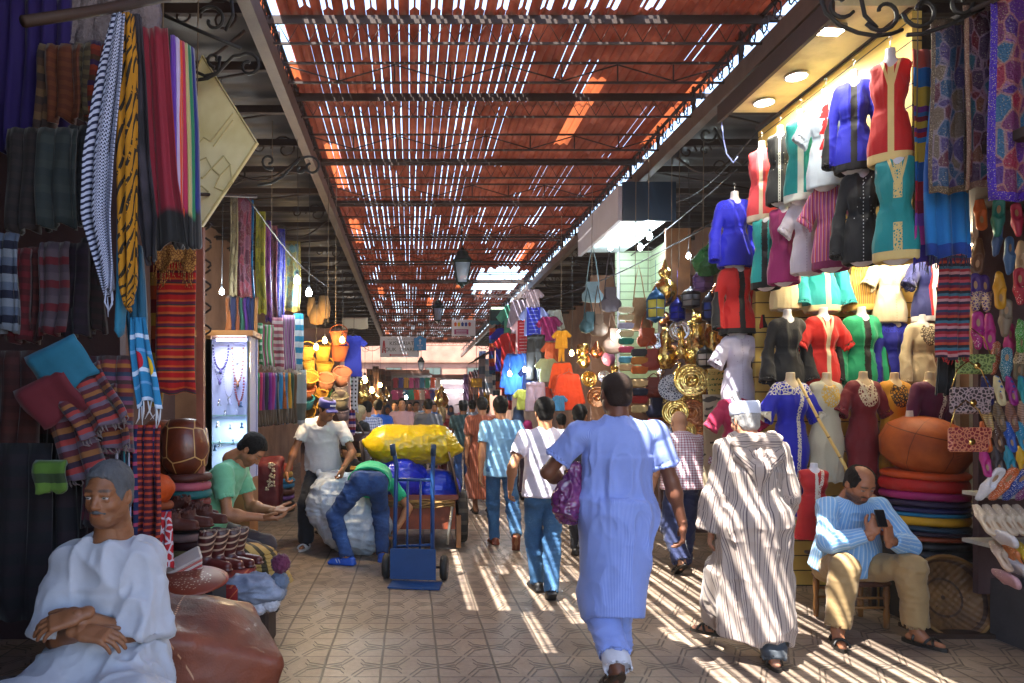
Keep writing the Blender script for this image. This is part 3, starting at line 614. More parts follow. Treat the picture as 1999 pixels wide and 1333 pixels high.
def cap_skull(parent, mat, Mx, hgt=.09, r=.098, z=.04, name='cap'):
    mb = MB(); mb.M = Mx; mb.lathe([(r*.93, z-.01), (r, z), (r*1.0, z+hgt*.75), (r*.93, z+hgt*.95), (r*.5, z+hgt), (0, z+hgt*1.01)], 28, (0,-.012,0), sx=.88, sy=1.08); return mb.build(name, mat, parent)
PEOPLE = {}
def person(label, loc, yaw, J, sc=1, skinc='#a87450', wear=(), hair=('short', '#15110e'), feet=('shoe', '#222222'), h=.012, hh=.005, hd=None, group=None, hat=None, hands=True, cat='person', tilt=0):
    root = thing('person', label, cat, loc, yaw, group, sc); sk = skin(skinc); hd = hd or {}
    HM = Matrix.Translation(J['head']) @ fr3(J['look']).to_4x4()
    if tilt: HM = HM @ Matrix.Rotation(tilt, 4, 'Y')
    parts = [(sdf(body_prims(J), max(h, .009), .03), Matrix()), (head_mesh(hh, **hd), HM)]
    if hands:
        for s, sg in (('L', -1), ('R', 1)):
            f = J['h'+s].normalized(); n = J['n'+s]; n = (n-f*n.dot(f)).normalized(); r = f.cross(n)
            parts.append((hand_mesh(min(hh, .0045) if hh < .008 else hh, -1 if s == 'L' else 1, J['c'+s], J['g'+s]), Matrix.Translation(J['wr'+s]) @ Matrix((r, f, n)).transposed().to_4x4()))
    b = ob('body', merge(parts), sk, root)
    for k, me, m in [(w[0], w[1], w[2]) for w in wear]: ob(k, me, m, root)
    if hair: o = ob('hair' if hair[0] != 'scarf' else 'headscarf', hair_mesh(hh*1.1, hair[0], hd.get('wide', 1)), M('hair_'+hair[1], hair[1], rough=.75, var=.6, spec=.25, bump=lambda c: c.noise(260, 4)*.004), root); o.matrix_local = HM
    if feet:
        m = M(feet[0]+'_'+feet[1], feet[1], rough=.5, var=.3)
        for s in 'LR': shoe(root, J, s, m, feet[0], max(h*.8, .006))
    root['_hm'] = 0; del root['_hm']; return root, HM
# ================================================================ GOODS AND FITTINGS : builders
def bands(name, cols, w=None, n=1, ax=1, nz=.0, **k):
    def f(c):
        s = c.sep(c.att('st')); v = s[ax]*n
        if nz: v = v+(c.noise(3, 2)-.5)*nz
        return c.cyc(v, cols, w)
    k.setdefault('rough', .88); k.setdefault('sheen', .15); k.setdefault('var', .2); k.setdefault('weave', 1.2); return M(name, f, **k)
def sequin(name, cols, bord):
    def f(c):
        s = c.sep(c.att('st')); u, v = s[0], s[1]; vv = c.comb(u*2.2, v*6, 0); cell = c.vor(1.7, vv, out='Color'); q = c.sep(cell.o); b = c.cyc(q[0]*.999, cols)
        ed = c.vor(1.7, vv, feat='DISTANCE_TO_EDGE').lt(.06); gl = c.vor(95).lt(.28); b = c.mix(ed*.4, b, bord[1]); b = c.mix(gl*c.noise(5, 2).gt(.48)*.6, b, '#9a8f80')
        e = (u-.5).abs().gt(.4).mx((v-.5).abs().gt(.46)); return c.mix(e, b, c.mix(c.vor(120).lt(.25), bord[0], '#a89878'))
    return M(name, f, rough=lambda c: .35+.4*c.noise(60, 1), metal=lambda c: c.vor(95).lt(.28)*.7, bump=lambda c: c.vor(95)*.004)
def panel(name, label, cat, x0, y0, x1, y1, Y, mat, rz=0, fold=5, amp=.02, fringe=0, group=None, taper=1, th=.006, lean=0, parent=None, fcol=None, rag=0, sd=0):
    a, b = W(x0, y0, Y), W(x1, y1, Y); w, h = b.x-a.x, a.z-b.z; r = random.Random(hash((x0, y0)) % 9999 if 0 else int(x0*7+y0)); ph = r.random()*6; mb = MB(); n2 = fold*2.3+.7; w = w/max(.35, math.cos(rz))
    def fn(u, v):
        q = taper+(1-taper)*min(1, v*1.6); t = (u-.5)*w*q; A = amp*(.35+.65*v); y = A*math.sin(fold*u*2*PI/1+ph+.8*v)+A*.4*math.sin(n2*u*2*PI+2*ph-1.5*v)+lean*v
        if v < .02: y += .015
        return (t+.012*math.sin(5*v+ph)*v, y, -h*v-rag*math.sin(u*PI*3+ph)*v+.01*math.sin(u*9+ph)*(v > .97))
    mb.grid(fn, max(8, int(fold*8)), 10, th); o = mb.build(name, mat, parent); o.location = ((a.x+b.x)/2, Y, a.z); o.rotation_euler.z = rz
    if not parent: tag(o, label, cat, group)
    if fringe:
        mb = MB(); n = int(w/.012)
        for i in range(n): p = V(fn((i+.5)/n, 1)); mb.tube([p, p+V((r.uniform(-.008, .008), 0, -fringe*.5)), p+V((r.uniform(-.02, .02), r.uniform(-.01, .01), -fringe*r.uniform(.8, 1)))], [.003, .0035, .0015], 4)
        mb.build('fringe', fcol or mat, o)
    return o
BRASS = M('brass', lambda c: c.ramp(c.noise(5, 3), [(.3, (.55,.34,.08)), (.7, (.85,.6,.2))]), rough=.22, metal=1, bump=lambda c: c.vor(30)*.003+c.noise(8, 2)*.01)
COPPER = M('copper', lambda c: c.ramp(c.noise(5, 3), [(.3, (.42,.16,.06)), (.7, (.7,.32,.15))]), rough=.25, metal=1, bump=lambda c: c.vor(25)*.003)
SILVER = M('silver', lambda c: c.ramp(c.noise(5, 3), [(.3, (.35,.34,.36)), (.7, (.7,.68,.7))]), rough=.2, metal=1, bump=lambda c: c.vor(35)*.003)
def plate(px, py, r, Y, m, label, sq=0, group='brass and copper plates on the wall of the metalware stall'):
    s = r*Y/F; mb = MB(); prof = [(0, -.012*s*3), (.22*s, -.03*s), (.24*s, -.14*s), (.3*s, -.02*s), (.55*s, .03*s), (.6*s, -.06*s), (.66*s, .03*s), (.92*s, -.1*s), (s, -.13*s), (s*1.0, -.08*s), (.9*s, -.03*s), (0, .1*s)]
    mb.lathe(prof, 4 if sq else 28, ax='Y'); o = mb.build('decorative_plate', m, None, W(px, py, Y)); o.rotation_euler = (random.uniform(-.12, .12), PI/4 if sq else 0, random.uniform(-.5, .3)); return tag(o, label, 'plate', group)
def leather(c, **k): c = lin(c); return M('leather_%02x%02x%02x' % tuple(int(255*min(1, x)**.45) for x in c), c, rough=lambda q: .5+.25*q.noise(8, 3), spec=.35, var=.4, bump=lambda q: q.vor(140)*.0006+q.noise(14, 4)*.005, coat=.04, **k)
def pouf_cover(loc, r, t, mat, label, group, sy=1, rnd=0):
    mb = MB(); mb.lathe([(0, 0), (r*.85, 0), (r*.97, t*.12), (r, t*.4), (r*.985, t*.7), (r*.93, t*.92), (r*.7, t), (0, t*1.02)], 36, sy=sy, wob=.012); o = mb.build('pouf_cover', mat, None, loc); o.rotation_euler = (random.uniform(-.02, .02), random.uniform(-.03, .03), random.uniform(0, 6)); return tag(o, label, 'pouf', group)
TMP = {}
def tmpl(key, fn):
    if key not in TMP: TMP[key] = fn()
    return TMP[key]
def shared(name, me, mat, parent=None, loc=None, slots=1):
    if not me.materials: [me.materials.append(None) for _ in range(slots)]
    o = bpy.data.objects.new(name, me); link(o, parent)
    if loc is not None: o.location = loc
    for i, m in enumerate(mat if isinstance(mat, (list, tuple)) else [mat]): omat(o, m, i)
    return o
# ---- dressed shop mannequins: torso form, garment, sleeves in one cut
PLAST = M('mannequin_plastic', '#c9b28c', rough=.35); PLASTW = M('mannequin_white', '#c4c2c8', rough=.35)
def form_mesh(): return sdf([('c', (0,0,0), (0,.005,-.1), .042, .046), ('c', (-.12,.0,-.13), (.12,0,-.13), .045, .045, {'k': .05}), ('e', (0,0,-.2), (.135,.08,.13), {'k': .05}), ('e', (.06,-.055,-.26), (.06,.05,.06), {'k': .04}), ('e', (-.06,-.055,-.26), (.06,.05,.06), {'k': .04}), ('c', (0,0,-.3), (0,.0,-.5), .1, .12, {'n': (0,1,0), 'fl': .75, 'k': .06}), ('e', (0,.01,-.6), (.165,.11,.13), {'k': .08}), ('b', (0,0,.045), (.1,.1,.035), {'sub': 1, 'k': .005})], .009, .03)
def tunic_mesh(L, sl, flare=.0, vneck=0):
    g = .012; P = [('c', (-.125,.0,-.135), (.125,0,-.135), .052, .052, {'k': .05}), ('e', (0,0,-.2), (.145+g,.09+g,.14), {'k': .05}), ('e', (.062,-.055,-.26), (.066,.055,.066), {'k': .05}), ('e', (-.062,-.055,-.26), (.066,.055,.066), {'k': .05}),
        ('c', (0,0,-.3), (0,.0,-.45), .115, .122, {'n': (0,1,0), 'fl': .76, 'k': .06}), ('f', (0,0,-.42), (0,.0,-L), .13, .185+flare, {'n': (0,1,0), 'fl': .66, 'k': .07}), ('e', (0,.01,-.6), (.175,.118,.14), {'k': .08}), ('f', (0,0,-L+.05), (0,0,-L-.05), .168+flare, .172+flare, {'sub': 1, 'k': .004, 'n': (0,1,0), 'fl': .62})]
    for s in (-1, 1):
        if sl == 'short': a, b = V((s*.14,0,-.15)), V((s*.27,-.01,-.36)); P += [('c', a, a+(b-a)*.5, .056, .066), ('f', a+(b-a)*.2, b, .06, .085)]; hollow(P, a, b, .06, .085, .05)
        if sl in ('long', 'bell'):
            a, e, b = V((s*.145,0,-.15)), V((s*.225,.01,-.4)), V((s*.25,-.05,-.66)); r2 = .06 if sl == 'long' else .095
            P += [('c', a, e, .056, .047), ('f', e, b, .047, r2), ('c', e, e+(b-e)*.6, .047, .05)]; hollow(P, e, b, .047, r2)
    P += [('e', (0,-.04,-.075), (.052,.07,.05), {'sub': 1, 'k': .01}), ('c', (0,0,-.02), (0,0,-.11), .052, .05, {'sub': 1, 'k': .008})]
    if vneck: P.append(('c', (0,-.13,-.12), (0,-.15,-.24), .03, .006, {'sub': 1, 'k': .008}))
    if not sl: P += [('e', (.2,0,-.16), (.045,.09,.07), {'sub': 1, 'k': .01}), ('e', (-.2,0,-.16), (.045,.09,.07), {'sub': 1, 'k': .01})]
    return sdf(P, .009, .03, folds(.009, 10, 3, L*10))
def garm(name, base, trim='#d8c9a0', style='center', L=.68, w=.02, sheen=.2):
    def f(c):
        x, y, z = c.p; fr = y.lt(.0); ax = x.abs(); b = c.col(base) if not callable(base) else base(c); d = c.vor(70).lt(.33)*1.0; lace = c.vor(42, feat='DISTANCE_TO_EDGE').lt(.1)
        hem = (z+L).lt(.028)
        m = z.k(0)
        if 'c' in style: m = m.mx(ax.lt(w+.004*1)*fr*z.lt(-.1))
        if 'w' in style: m = m.mx(((ax-w*1.7).abs().lt(.006))*fr)
        if 'h' in style: m = m.mx(hem)
        if 'v' in style: m = m.mx(((ax*1.0-(z+.25)*.35-.012).abs().lt(.012))*fr*z.gt(-.26)*z.lt(-.05))
        if 'l' in style: m = m.mx((ax+c.noise(40, 1)*.02-w*1.4).lt(.0)*fr*z.lt(-.1)*(lace.mx(ax.lt(w))))
        if 'b' in style: m = m.mx((ax/.1)._m('POWER', 2.0).__add__(((z+.19)/.11)._m('POWER', 2.0)).lt(1)*fr*c.vor(38, feat='DISTANCE_TO_EDGE').lt(.16)*ax.gt(-1))
        if 'y' in style: m = m.mx(z.gt(-.17+0)*c.vor(34, feat='DISTANCE_TO_EDGE').lt(.13)*fr)
        if 's' in style: m = m.mx(c.vor(28).lt(.14)*fr*ax.lt(.1)*z.gt(-.42)).mx((ax.lt(.004)+0)*(z*40).fr().lt(.4)*fr)
        if 'm' in style: m = m.mx((ax+(c.noise(30, 2)-.5)*.06-.05*(1-(z*9).fr())).lt(.01)*fr*z.lt(-.12)*z.gt(-.5))
        if 'a' in style: m = m.mx((x-.03-.05*((z+.3)*7).sin()*z.gt(-.3)).abs().lt(.02)*fr*c.vor(50, feat='DISTANCE_TO_EDGE').lt(.2))
        if 'g' in style: m = m.mx(fr*ax.lt(.035+0)*c.vor(55, feat='DISTANCE_TO_EDGE').lt(.2)*(z.gt(-.33).mx(z.lt(-.48)))).mx(hem)
        if 'k' in style: m = m.mx(ax.gt(.232)*z.lt(-.3))
        return c.mix(m, b, trim)
    return M(name, f, rough=.75, sheen=sheen, var=.1, weave=.6, bump=lambda c: c.noise(60, 2)*.001)
STK = lambda cols, n=26: (lambda c: c.cyc(c.p[0]*n+20.13, cols))
def mannequin(label, px, pyn, pyh, Y, L, sl, mat, rz=0, flare=0, v=0, white=1, hang=0, group='mannequins in tunics on the dress stall', cat='mannequin', mw=1):
    s = (pyh-pyn)*Y/F/L; t = thing('mannequin', label, cat, W(px, pyn, Y), rz, group, s)
    if mw != 1: t.scale = (s*mw, s*mw, s)
    shared('torso_form', tmpl('form', form_mesh), PLASTW if white else PLAST, t)
    shared('tunic' if L < .9 else 'dress', tmpl(('t', L, sl, flare, v), lambda: tunic_mesh(L, sl, flare, v)), mat, t)
    if hang: MB().tube([(0,0,.0), (0,0,.06), (.015,0,.075), (0,0,.09), (-.012,0,.08)], .004, 6).build('hook', M('steel', '#9a9a9a', rough=.3, metal=1), t)
    return t
RED = '#b80f0c'; BLU = '#0d12b0'; TEA = '#0b8f8a'; BLK = '#0c0b0d'; WHT = '#c9c6cc'; CRM = '#cdbf9e'; GLD = '#d9bd7a'
# ---- dress stall: fascia, soffit, back panel
def slat(name, col, n=14.3):
    return M(name, lambda c: c.mix((c.p[2]*n).fr().lt(.07), c.ramp(c.noise(2, 3), [(.3, tuple(x*.85 for x in lin(col))), (.7, lin(col))]), (.03,.02,.01)), rough=.45, bump=lambda c: -((c.p[2]*n).fr().lt(.07))*.006)
SLY = slat('slatwall_yellow', '#d8b860', 7.5)
st = thing('dress_stall', 'yellow slatted dress stall with lit ceiling panel above the mannequins', 'stall', (3.12, 5.4, 0))
def rel(mb, name, mat, par): o = mb.build(name, mat, par); o.matrix_parent_inverse = Matrix(); o.location = V((0,0,0))-par.location; return o
rel(MB().box((3.14, 5.42, 3.38), (.06, 1.96, 1.35)), 'slat_fascia', SLY, st)
rel(MB().box((3.95, 6.46, 1.55), (1.7, .06, 3.1)), 'slat_back_panel', SLY, st)
rel(MB().box((2.87, 5.22, 4.1), (.54, 1.6, .05)), 'ceiling_panel', M('ceiling_board', lambda c: c.ramp(c.noise(2.5, 4), [(.35, '#8f8468'), (.6, '#cfc49c')]), rough=.6), st)
rel(MB().box((2.6, 5.22, 4.06), (.03, 1.62, .14)).box((3.1, 5.42, 4.085), (.03, 1.96, .03)), 'wooden_edge', DARKW, st)
rel(MB().box((3.95, 4.6, 3.0), (1.68, 3.6, .05)), 'inner_ceiling', DARKW, st)
LITW = M('lamp_white', '#ffffff', emit='#fff6df', es=9)
def ring(n, r, z=0): return [(r*math.cos(2*PI*i/n), r*math.sin(2*PI*i/n), z) for i in range(n+1)]
def light(loc, e, col=(1, .9, .75), r=.05, area=None, rot=(0,0,0), par=None):
    l = bpy.data.lights.new('lamp', 'AREA' if area else 'POINT'); l.energy = e; l.color = col
    if area: l.shape = 'RECTANGLE'; l.size, l.size_y = area
    else: l.shadow_soft_size = r
    o = bpy.data.objects.new('lamp_or_fill_light', l); SC.collection.objects.link(o); o.location = loc; o.rotation_euler = rot
    if par: o.parent = par
for px, py, l in ((1492, 200, 'round white downlight in the stall ceiling nearest its far end'), (1555, 149, 'round white downlight in the middle of the stall ceiling')):
    Y = 2.46*F/(CY-py); o = thing('downlight', l, 'ceiling light', W(px, py, Y)+V((0,0,-.005)), 0, 'downlights'); MB().lathe([(.072,0),(.085,-.004),(.085,.01),(.072,.012)], 28).build('rim', PLASTW, o); MB().lathe([(0,-.001),(.072,.0),(.072,.008),(0,.008)], 28).build('diffuser', LITW, o); light(o.location+V((0,0,-.03)), 2.6, (1, .95, .82), area=(.12, .12))
Y = 4.62; o = thing('flood_lamp', 'small rectangular flood lamp fixed under the stall ceiling', 'ceiling light', W(1617, 62, Y)+V((0,0,.02)), .1); MB().box((0,0,0), (.2,.11,.04), bev=.008).build('housing', M('alu', '#8f8c86', rough=.35, metal=.8), o); MB().box((0,0,-.022), (.17,.075,.006)).build('lens', LITW, o); light(o.location+V((0,0,-.05)), 2.4, (1, .95, .82), area=(.16, .08))
for px, py in ((1700, 560), (1560, 500), (1800, 560)):
    light(W(px, py, 5.95)+V((0,0,.3)), 2.4, (1, .86, .55), r=.1)
def spot_lamp(loc, label):
    o = thing('spot_lamp', label, 'ceiling light', loc); MB().lathe([(.05,0),(.055,.0),(.045,.05),(.02,.06)], 16).build('housing', M('alu'), o); MB().lathe([(0,.004),(.045,.004),(.045,.01),(0,.01)], 16).build('bulb', LITW, o); light(V(loc)+V((0,0,-.03)), 4, (1, .86, .6), r=.04)
for i, x in enumerate((3.45, 4.0, 4.5)): spot_lamp((x, 5.75, 2.9), ('spot lamp under the inner ceiling nearest the street', 'middle spot lamp under the inner ceiling of the dress stall', 'spot lamp under the inner ceiling farthest from the street')[i])
MQ = [ # label, px, neck y, hem y, Y, L, sleeve, material, rz, flare, v
 ('coral sleeveless tunic with white trim, far end of the top row', 1487, 278, 432, 5.95, .7, '', garm('g1', '#d8404a', '#d8c8b0', 'ch'), -.55, 0, 1),
 ('black waistcoat tunic with a line of silver studs in the top row', 1523, 247, 397, 5.62, .7, '', garm('g2', BLK, '#b8b4aa', 'ws', w=.006), -.55, 0, 1),
 ('turquoise sleeveless tunic with wide white front band in the top row', 1564, 217, 393, 5.32, .7, '', garm('g3', TEA, '#cfd4c8', 'ch', w=.028), -.55, 0, 1),
 ('white tunic with red floral embroidery down the front in the top row', 1612, 176, 366, 5.02, .7, 'short', garm('g4', '#c3cfd8', '#c01518', 'm', sheen=.1), -.55, 0, 0),
 ('royal blue long sleeved tunic with black lace edging in the top row', 1667, 140, 335, 4.7, .7, 'long', garm('g5', BLU, BLK, 'lhk', w=.03), -.55, 0, 0),
 ('bright red sleeveless tunic with gold edging, nearest of the top row', 1738, 98, 318, 4.38, .7, '', garm('g6', RED, GLD, 'cwhv', w=.012), -.55, 0, 1),
 ('turquoise tunic with black lace front, far end of the second row', 1495, 410, 562, 5.9, .7, '', garm('g7', '#149a96', BLK, 'lh', w=.035), -.6, 0, 1),
 ('plain magenta sleeveless top in the second row', 1530, 390, 552, 5.6, .7, '', garm('g8', '#8a0a58', '#8a0a58', '', sheen=.4), -.5, 0, 0),
 ('white satin short sleeved blouse in the second row', 1575, 372, 532, 5.35, .7, 'short', garm('g9', '#c4bcc4', '#8f8a92', 's', sheen=.5), -.5, 0, 0),
 ('purple and orange vertically striped satin dress in the second row', 1622, 338, 524, 5.05, .7, 'short', garm('g10', STK(['#8a2058', '#c0587a', '#b8a0a8', '#d8401a', '#7a1c50', '#a85aa0']), '#7a1c50', 'h'), -.7, 0, 0),
 ('black long sleeved tunic scattered with silver studs in the second row', 1684, 316, 512, 4.68, .7, 'long', garm('g11', BLK, '#c8c8c8', 's'), -.5, 0, 1),
 ('teal sleeveless dress with gold embroidery, nearest of the second row', 1750, 286, 508, 4.33, .7, '', garm('g12', '#0d7f80', '#c9b070', 'gv'), -.5, 0, 1),
 ('royal blue long sleeved tunic hanging alone beyond the stall end', 1434, 376, 520, 6.5, .7, 'long', garm('g13', '#0c12b8', '#1a24d0', 'y'), .0, 0, 1),
 ('red long sleeved coat dress with black lace hanging under the blue one', 1440, 508, 652, 6.5, .7, 'long', garm('g14', '#b81410', BLK, 'lhk', w=.03), .0, .02, 0),
 ('white wide sleeved blouse hanging under the red coat dress', 1441, 640, 800, 6.5, .78, 'short', garm('g15', '#b9b2c4', '#8f86a0', 's', w=.02), .0, 0, 0),
 ('maroon and white trimmed dress on the mannequin left of the striped robe', 1436, 765, 1000, 6.3, 1.15, 'short', garm('g16', '#94083c', CRM, 'lc', w=.03, L=1.15), -.25, 0, 0),
 ('cream blouse with open front, far end of the third row', 1534, 470, 603, 6.2, .7, '', garm('g17', '#c6b690', '#a89a78', 'c', w=.004), 0, 0, 1),
 ('teal and cream jacket with pointed front band in the third row', 1605, 455, 608, 6.2, .7, 'bell', garm('g18', '#0b8f98', '#d0c69a', 'ch', w=.022), 0, 0, 1),
 ('gold and brown pinstriped tunic in the third row', 1682, 455, 606, 6.2, .7, '', garm('g19', STK(['#b8862c', '#7a5a20', '#caa050', '#5a4426', '#c09040']), '#caa050', 'h'), 0, 0, 0),
 ('cream button front tunic in the third row', 1737, 488, 629, 6.1, .7, 'short', garm('g20', '#c8baa0', '#a09078', 's', w=.01), 0, 0, 0),
 ('red and white jacket with navy side, nearest of the third row', 1812, 488, 628, 6.0, .7, 'short', garm('g21', lambda c: c.mix(c.p[0].lt(-.06), '#c01010', '#10185a'), WHT, 'ch', w=.03), .1, 0, 0),
 ('black long sleeved tunic in the fourth row beside the slatted panel end', 1537, 606, 754, 6.1, .7, 'bell', garm('g22', '#0b0a0c', '#1c1a1e', 'y'), 0, 0, 1),
 ('scarlet short sleeved tunic with cream lapels in the fourth row', 1607, 602, 753, 6.1, .7, 'short', garm('g23', '#c81812', CRM, 'cv', w=.018), 0, 0, 1),
 ('emerald green tunic with black embroidery in the fourth row', 1682, 601, 756, 6.1, .7, 'long', garm('g24', '#0f9a6a', BLK, 'lk', w=.032), 0, 0, 0),
 ('cobalt blue long sleeved tunic in the fourth row', 1745, 616, 757, 6.1, .7, 'long', garm('g25', '#0b1290', '#1a28b8', 'y'), .1, 0, 1),
 ('ivory tunic with jewelled neckline, nearest of the fourth row', 1800, 616, 757, 5.95, .7, 'long', garm('g26', '#bfae90', '#4a3a30', 'b'), .15, 0, 0),
 ('long royal blue dress with white embroidered border in the bottom row', 1543, 729, 1012, 5.85, 1.15, 'short', garm('g27', '#0b0f9a', '#c9c0a8', 'aykh', L=1.15), 0, 0, 0),
 ('long cream linen dress with gold neckline in the bottom row', 1613, 729, 940, 5.85, .95, '', garm('g28', '#b8b096', '#c9a040', 'b', L=.95), 0, 0, 0),
 ('long burgundy dress with cream embroidered bib in the bottom row', 1685, 727, 985, 5.8, 1.15, 'short', garm('g29', '#6a0614', '#cfc0a0', 'bv', L=1.15), 0, 0, 1),
 ('long mustard yellow dress with dark beaded neckline in the bottom row', 1746, 729, 985, 5.8, 1.15, '', garm('g30', '#c98a10', '#3a2410', 'b', L=1.15), 0, 0, 0),
 ('plum dress with scalloped white lace cape behind the orange pouf', 1815, 728, 960, 5.55, .95, 'bell', garm('g31', '#5a0a3c', '#d0c4b8', 'ak', L=.95), .2, .02, 0),
]
for i, (lb, px, a, b, Y, L, sl_, m, rz, fl, v) in enumerate(MQ): mannequin('mannequin with a '+lb if len(lb.split()) < 13 else lb, px, a, b, Y, L, sl_, m, rz, fl, v, white=0 if i > 25 else 1, hang=(i < 6 or i == 12), mw=.8 if i > 25 else (.64 if i < 6 else (.66 if i < 12 else (.85 if i < 16 else .82))))
t = mannequin("child's red dress with white embroidery on a small stand", 1589, 905, 1052, 5.55, .95, '', garm('g32', '#a80a10', '#cfc4b4', 'al', L=.95), -.2, .05, 0, cat='mannequin', mw=1.0); MB().tube([(0,0,-.9), (0,0,-1.12)], .012, 6).lathe([(.11,-1.13),(.11,-1.11),(.02,-1.1)], 16).build('stand', IRON, t)
mb = MB(); pts = [W(1556, 738, 5.6), W(1600, 822, 5.5), W(1650, 910, 5.4), W(1668, 950, 5.38)]; tag(mb.tube(pts, .011, 8).build('bamboo_cane', M('bamboo2', lambda c: c.mix((c.st[1]*6).fr().lt(.06), '#cfa95c', '#6a4c20'), rough=.45)), 'long bamboo cane leaning against the dresses behind the seated man', 'cane')
# ---- hanging textiles at the upper right
rd = MB().tube([W(1785, 78, 4.6), W(1830, 50, 4.2), W(1975, -15, 3.6)], .014, 8).build('rail', IRON); tag(rd, 'iron rail carrying the sequinned wall hangings at the upper right', 'rail')
panel('striped_shawl', 'narrow shawl with yellow, blue and purple stripes beside the red tunic', 'shawl', 1782, 95, 1832, 515, 4.25, bands('shawl1', ['#c8503a', '#1a6fb0', '#c9a830', '#7a2a80', '#3a6aa0', '#8a2030', '#c9a830', '#5a2a70', '#b02028', '#2a7ab8', '#c9a830', '#1a60a8', '#a82030', '#7a1030', '#6a3a9a', '#a8308a', '#2a1a80'], [3,3,3,1,.6,.8,1,.7,.8,.8,3,3,3,2,2,3,3]), fold=2, amp=.02, fringe=.06, fcol=cloth('#16162a'))
panel('blue_shawl', 'long plain blue shawl with darker bands and dark fringe', 'shawl', 1812, 85, 1890, 500, 4.15, bands('shawl2', ['#1a6ab0', '#7aa8d0', '#1a6ab0', '#0f4a98', '#1a5aa8', '#1470b8', '#0f3a90'], [3, .6, 4, .8, 3, 4, 1]), rz=-.15, fold=3, amp=.025, fringe=.07, fcol=cloth('#10143a'), taper=.6)
SQ = [(1822, 35, 1885, 378, 4.02, ['#3a2a5a', '#1a3a5a', '#4a1a2a', '#5a4a3a', '#2a2a4a'], ('#5a4a3a', '#8a7a8a'), 'patchwork hanging of dark blue sequinned pieces with a bronze border'), (1884, 8, 1950, 368, 3.9, ['#5a0a18', '#3a1a3a', '#6a3a1a', '#1a4a5a', '#3a0a1a'], ('#7a5a4a', '#a8889a'), 'wine red sequinned patchwork hanging with a copper border'), (1940, -30, 2040, 392, 3.72, ['#3a1060', '#5a1a4a', '#7a1030', '#1a4a6a', '#4a1a70'], ('#3a1290', '#b07a5a'), 'violet sequinned patchwork hanging at the right edge with purple border')]
for i, (a, b, c, d, Y, cl, bd, lb) in enumerate(SQ): panel('wall_hanging', lb, 'wall hanging', a, b, c, d, Y, sequin('seq%d' % i, cl, bd), rz=-.1, fold=1.5, amp=.02, group='sequinned wall hangings')
panel('fringed_blanket', 'red and blue striped blanket with red fringe above the clutch bags', 'blanket', 1832, 488, 1896, 700, 4.55, bands('blank1', ['#8a1420', '#b8485a', '#2a3a5a', '#6a1a3a', '#b0402a', '#1a1a2a', '#3a6a80', '#a02030', '#c08a90', '#2a1a3a'], n=4), fold=3, amp=.02, fringe=.03, fcol=cloth('#a01218'), taper=.9)
panel('black_cloth', 'black cloth with beaded edge hanging below the striped blanket', 'cloth', 1828, 560, 1862, 770, 4.7, cloth('#0b0a0e'), fold=2, amp=.02)
panel('pink_scarf', 'pink translucent scarf hanging beside the plum dress', 'scarf', 1830, 770, 1858, 905, 5.75, cloth('#a8508a'), fold=3, amp=.02, taper=.5)
# ---- clutch bags and slipper rack
mb = MB(); rk = thing('slipper_rack', 'white painted wooden rack of slippers at the right edge', 'rack', (3.9, 4.85, 0))
WP = M('white_paint', '#a8a49c', rough=.55, var=.4)
for px in (1864, 1902): a = W(px, 725, 5.95); rel(MB().box((a.x, 5.95, 1.0), (.055, .04, 2.0)), 'post', WP, rk)
for py, y in ((965, 4.7), (1060, 4.6)): a = W(1902, py, y); rel(MB().box((a.x+.27, y, a.z), (.5, .26, .025)), 'shelf', WP, rk)
rel(MB().box((4.46, 5.02, 1.75), (1.0, .05, 2.9)), 'back_board', PL2, rk); rel(MB().box((4.42, 4.75, .2), (.75, .5, .42)), 'base_box', M('grey_crate', '#4a4648', rough=.8, var=.4), rk)
def clutch(x0, y0, x1, y1, Y, c1, c2, lb):
    a, b = W(x0, y0, Y), W(x1, y1, Y); w, h = b.x-a.x, a.z-b.z; t = thing('clutch_bag', lb, 'bag', ((a.x+b.x)/2, Y, b.z), random.uniform(-.1, .1), 'embroidered clutch bags'); m = M('clutch_'+c1, lambda c: c.mix(c.vor(45, feat='DISTANCE_TO_EDGE').lt(.13), c1, c2), rough=.5, bump=lambda c: c.vor(60)*.004)
    MB().box((0,0,h/2), (w,.035,h), bev=.014).build('body', m, t); MB().prism([(-w/2,h),(w/2,h),(w/2,h*.6),(w*.15,h*.3),(-w*.15,h*.3),(-w/2,h*.6)], -.028, -.02).build('flap', m, t)
    mb = MB(); mb.lathe([(0,-.01),(.02,-.008),(.024,0)], 10, (0,-.026,h*.42), ax='Y'); mb.build('ornament', BRASS, t); MB().tube([(-w*.45,0,h), (-w*.3,.01,h+.11), (0,.02,h+.17), (w*.3,.01,h+.11), (w*.45,0,h)], .004, 5).build('strap', BRASS, t)
clutch(1866, 692, 1936, 730, 4.6, '#4a5a2a', '#8a9a5a', 'moss green embroidered clutch bag, topmost of three'); clutch(1856, 756, 1932, 808, 4.55, '#2a1a1c', '#a08a8a', 'brown crochet clutch bag with silver flower, middle of three'); clutch(1850, 834, 1930, 882, 4.5, '#7a1420', '#c07a5a', 'red brocade clutch bag with gold flower, lowest of three')
def slipper_mesh(): return sdf([('c', (0,0,-.1), (0,0,.02), .032, .036, {'n': (0,1,0), 'fl': .22}), ('c', (0,0,.02), (0,0,.11), .04, .022, {'n': (0,1,0), 'fl': .25, 'k': .02}), ('c', (0,-.018,.0), (0,-.012,.1), .034, .02, {'n': (0,1,0), 'fl': .75, 'k': .015}), ('c', (0,-.012,-.1), (0,-.012,.0), .036, .038, {'n': (0,1,0), 'fl': .4, 'k': .01}), ('e', (0,-.035,-.055), (.026,.022,.062), {'sub': 1, 'k': .006})], .006, .01)
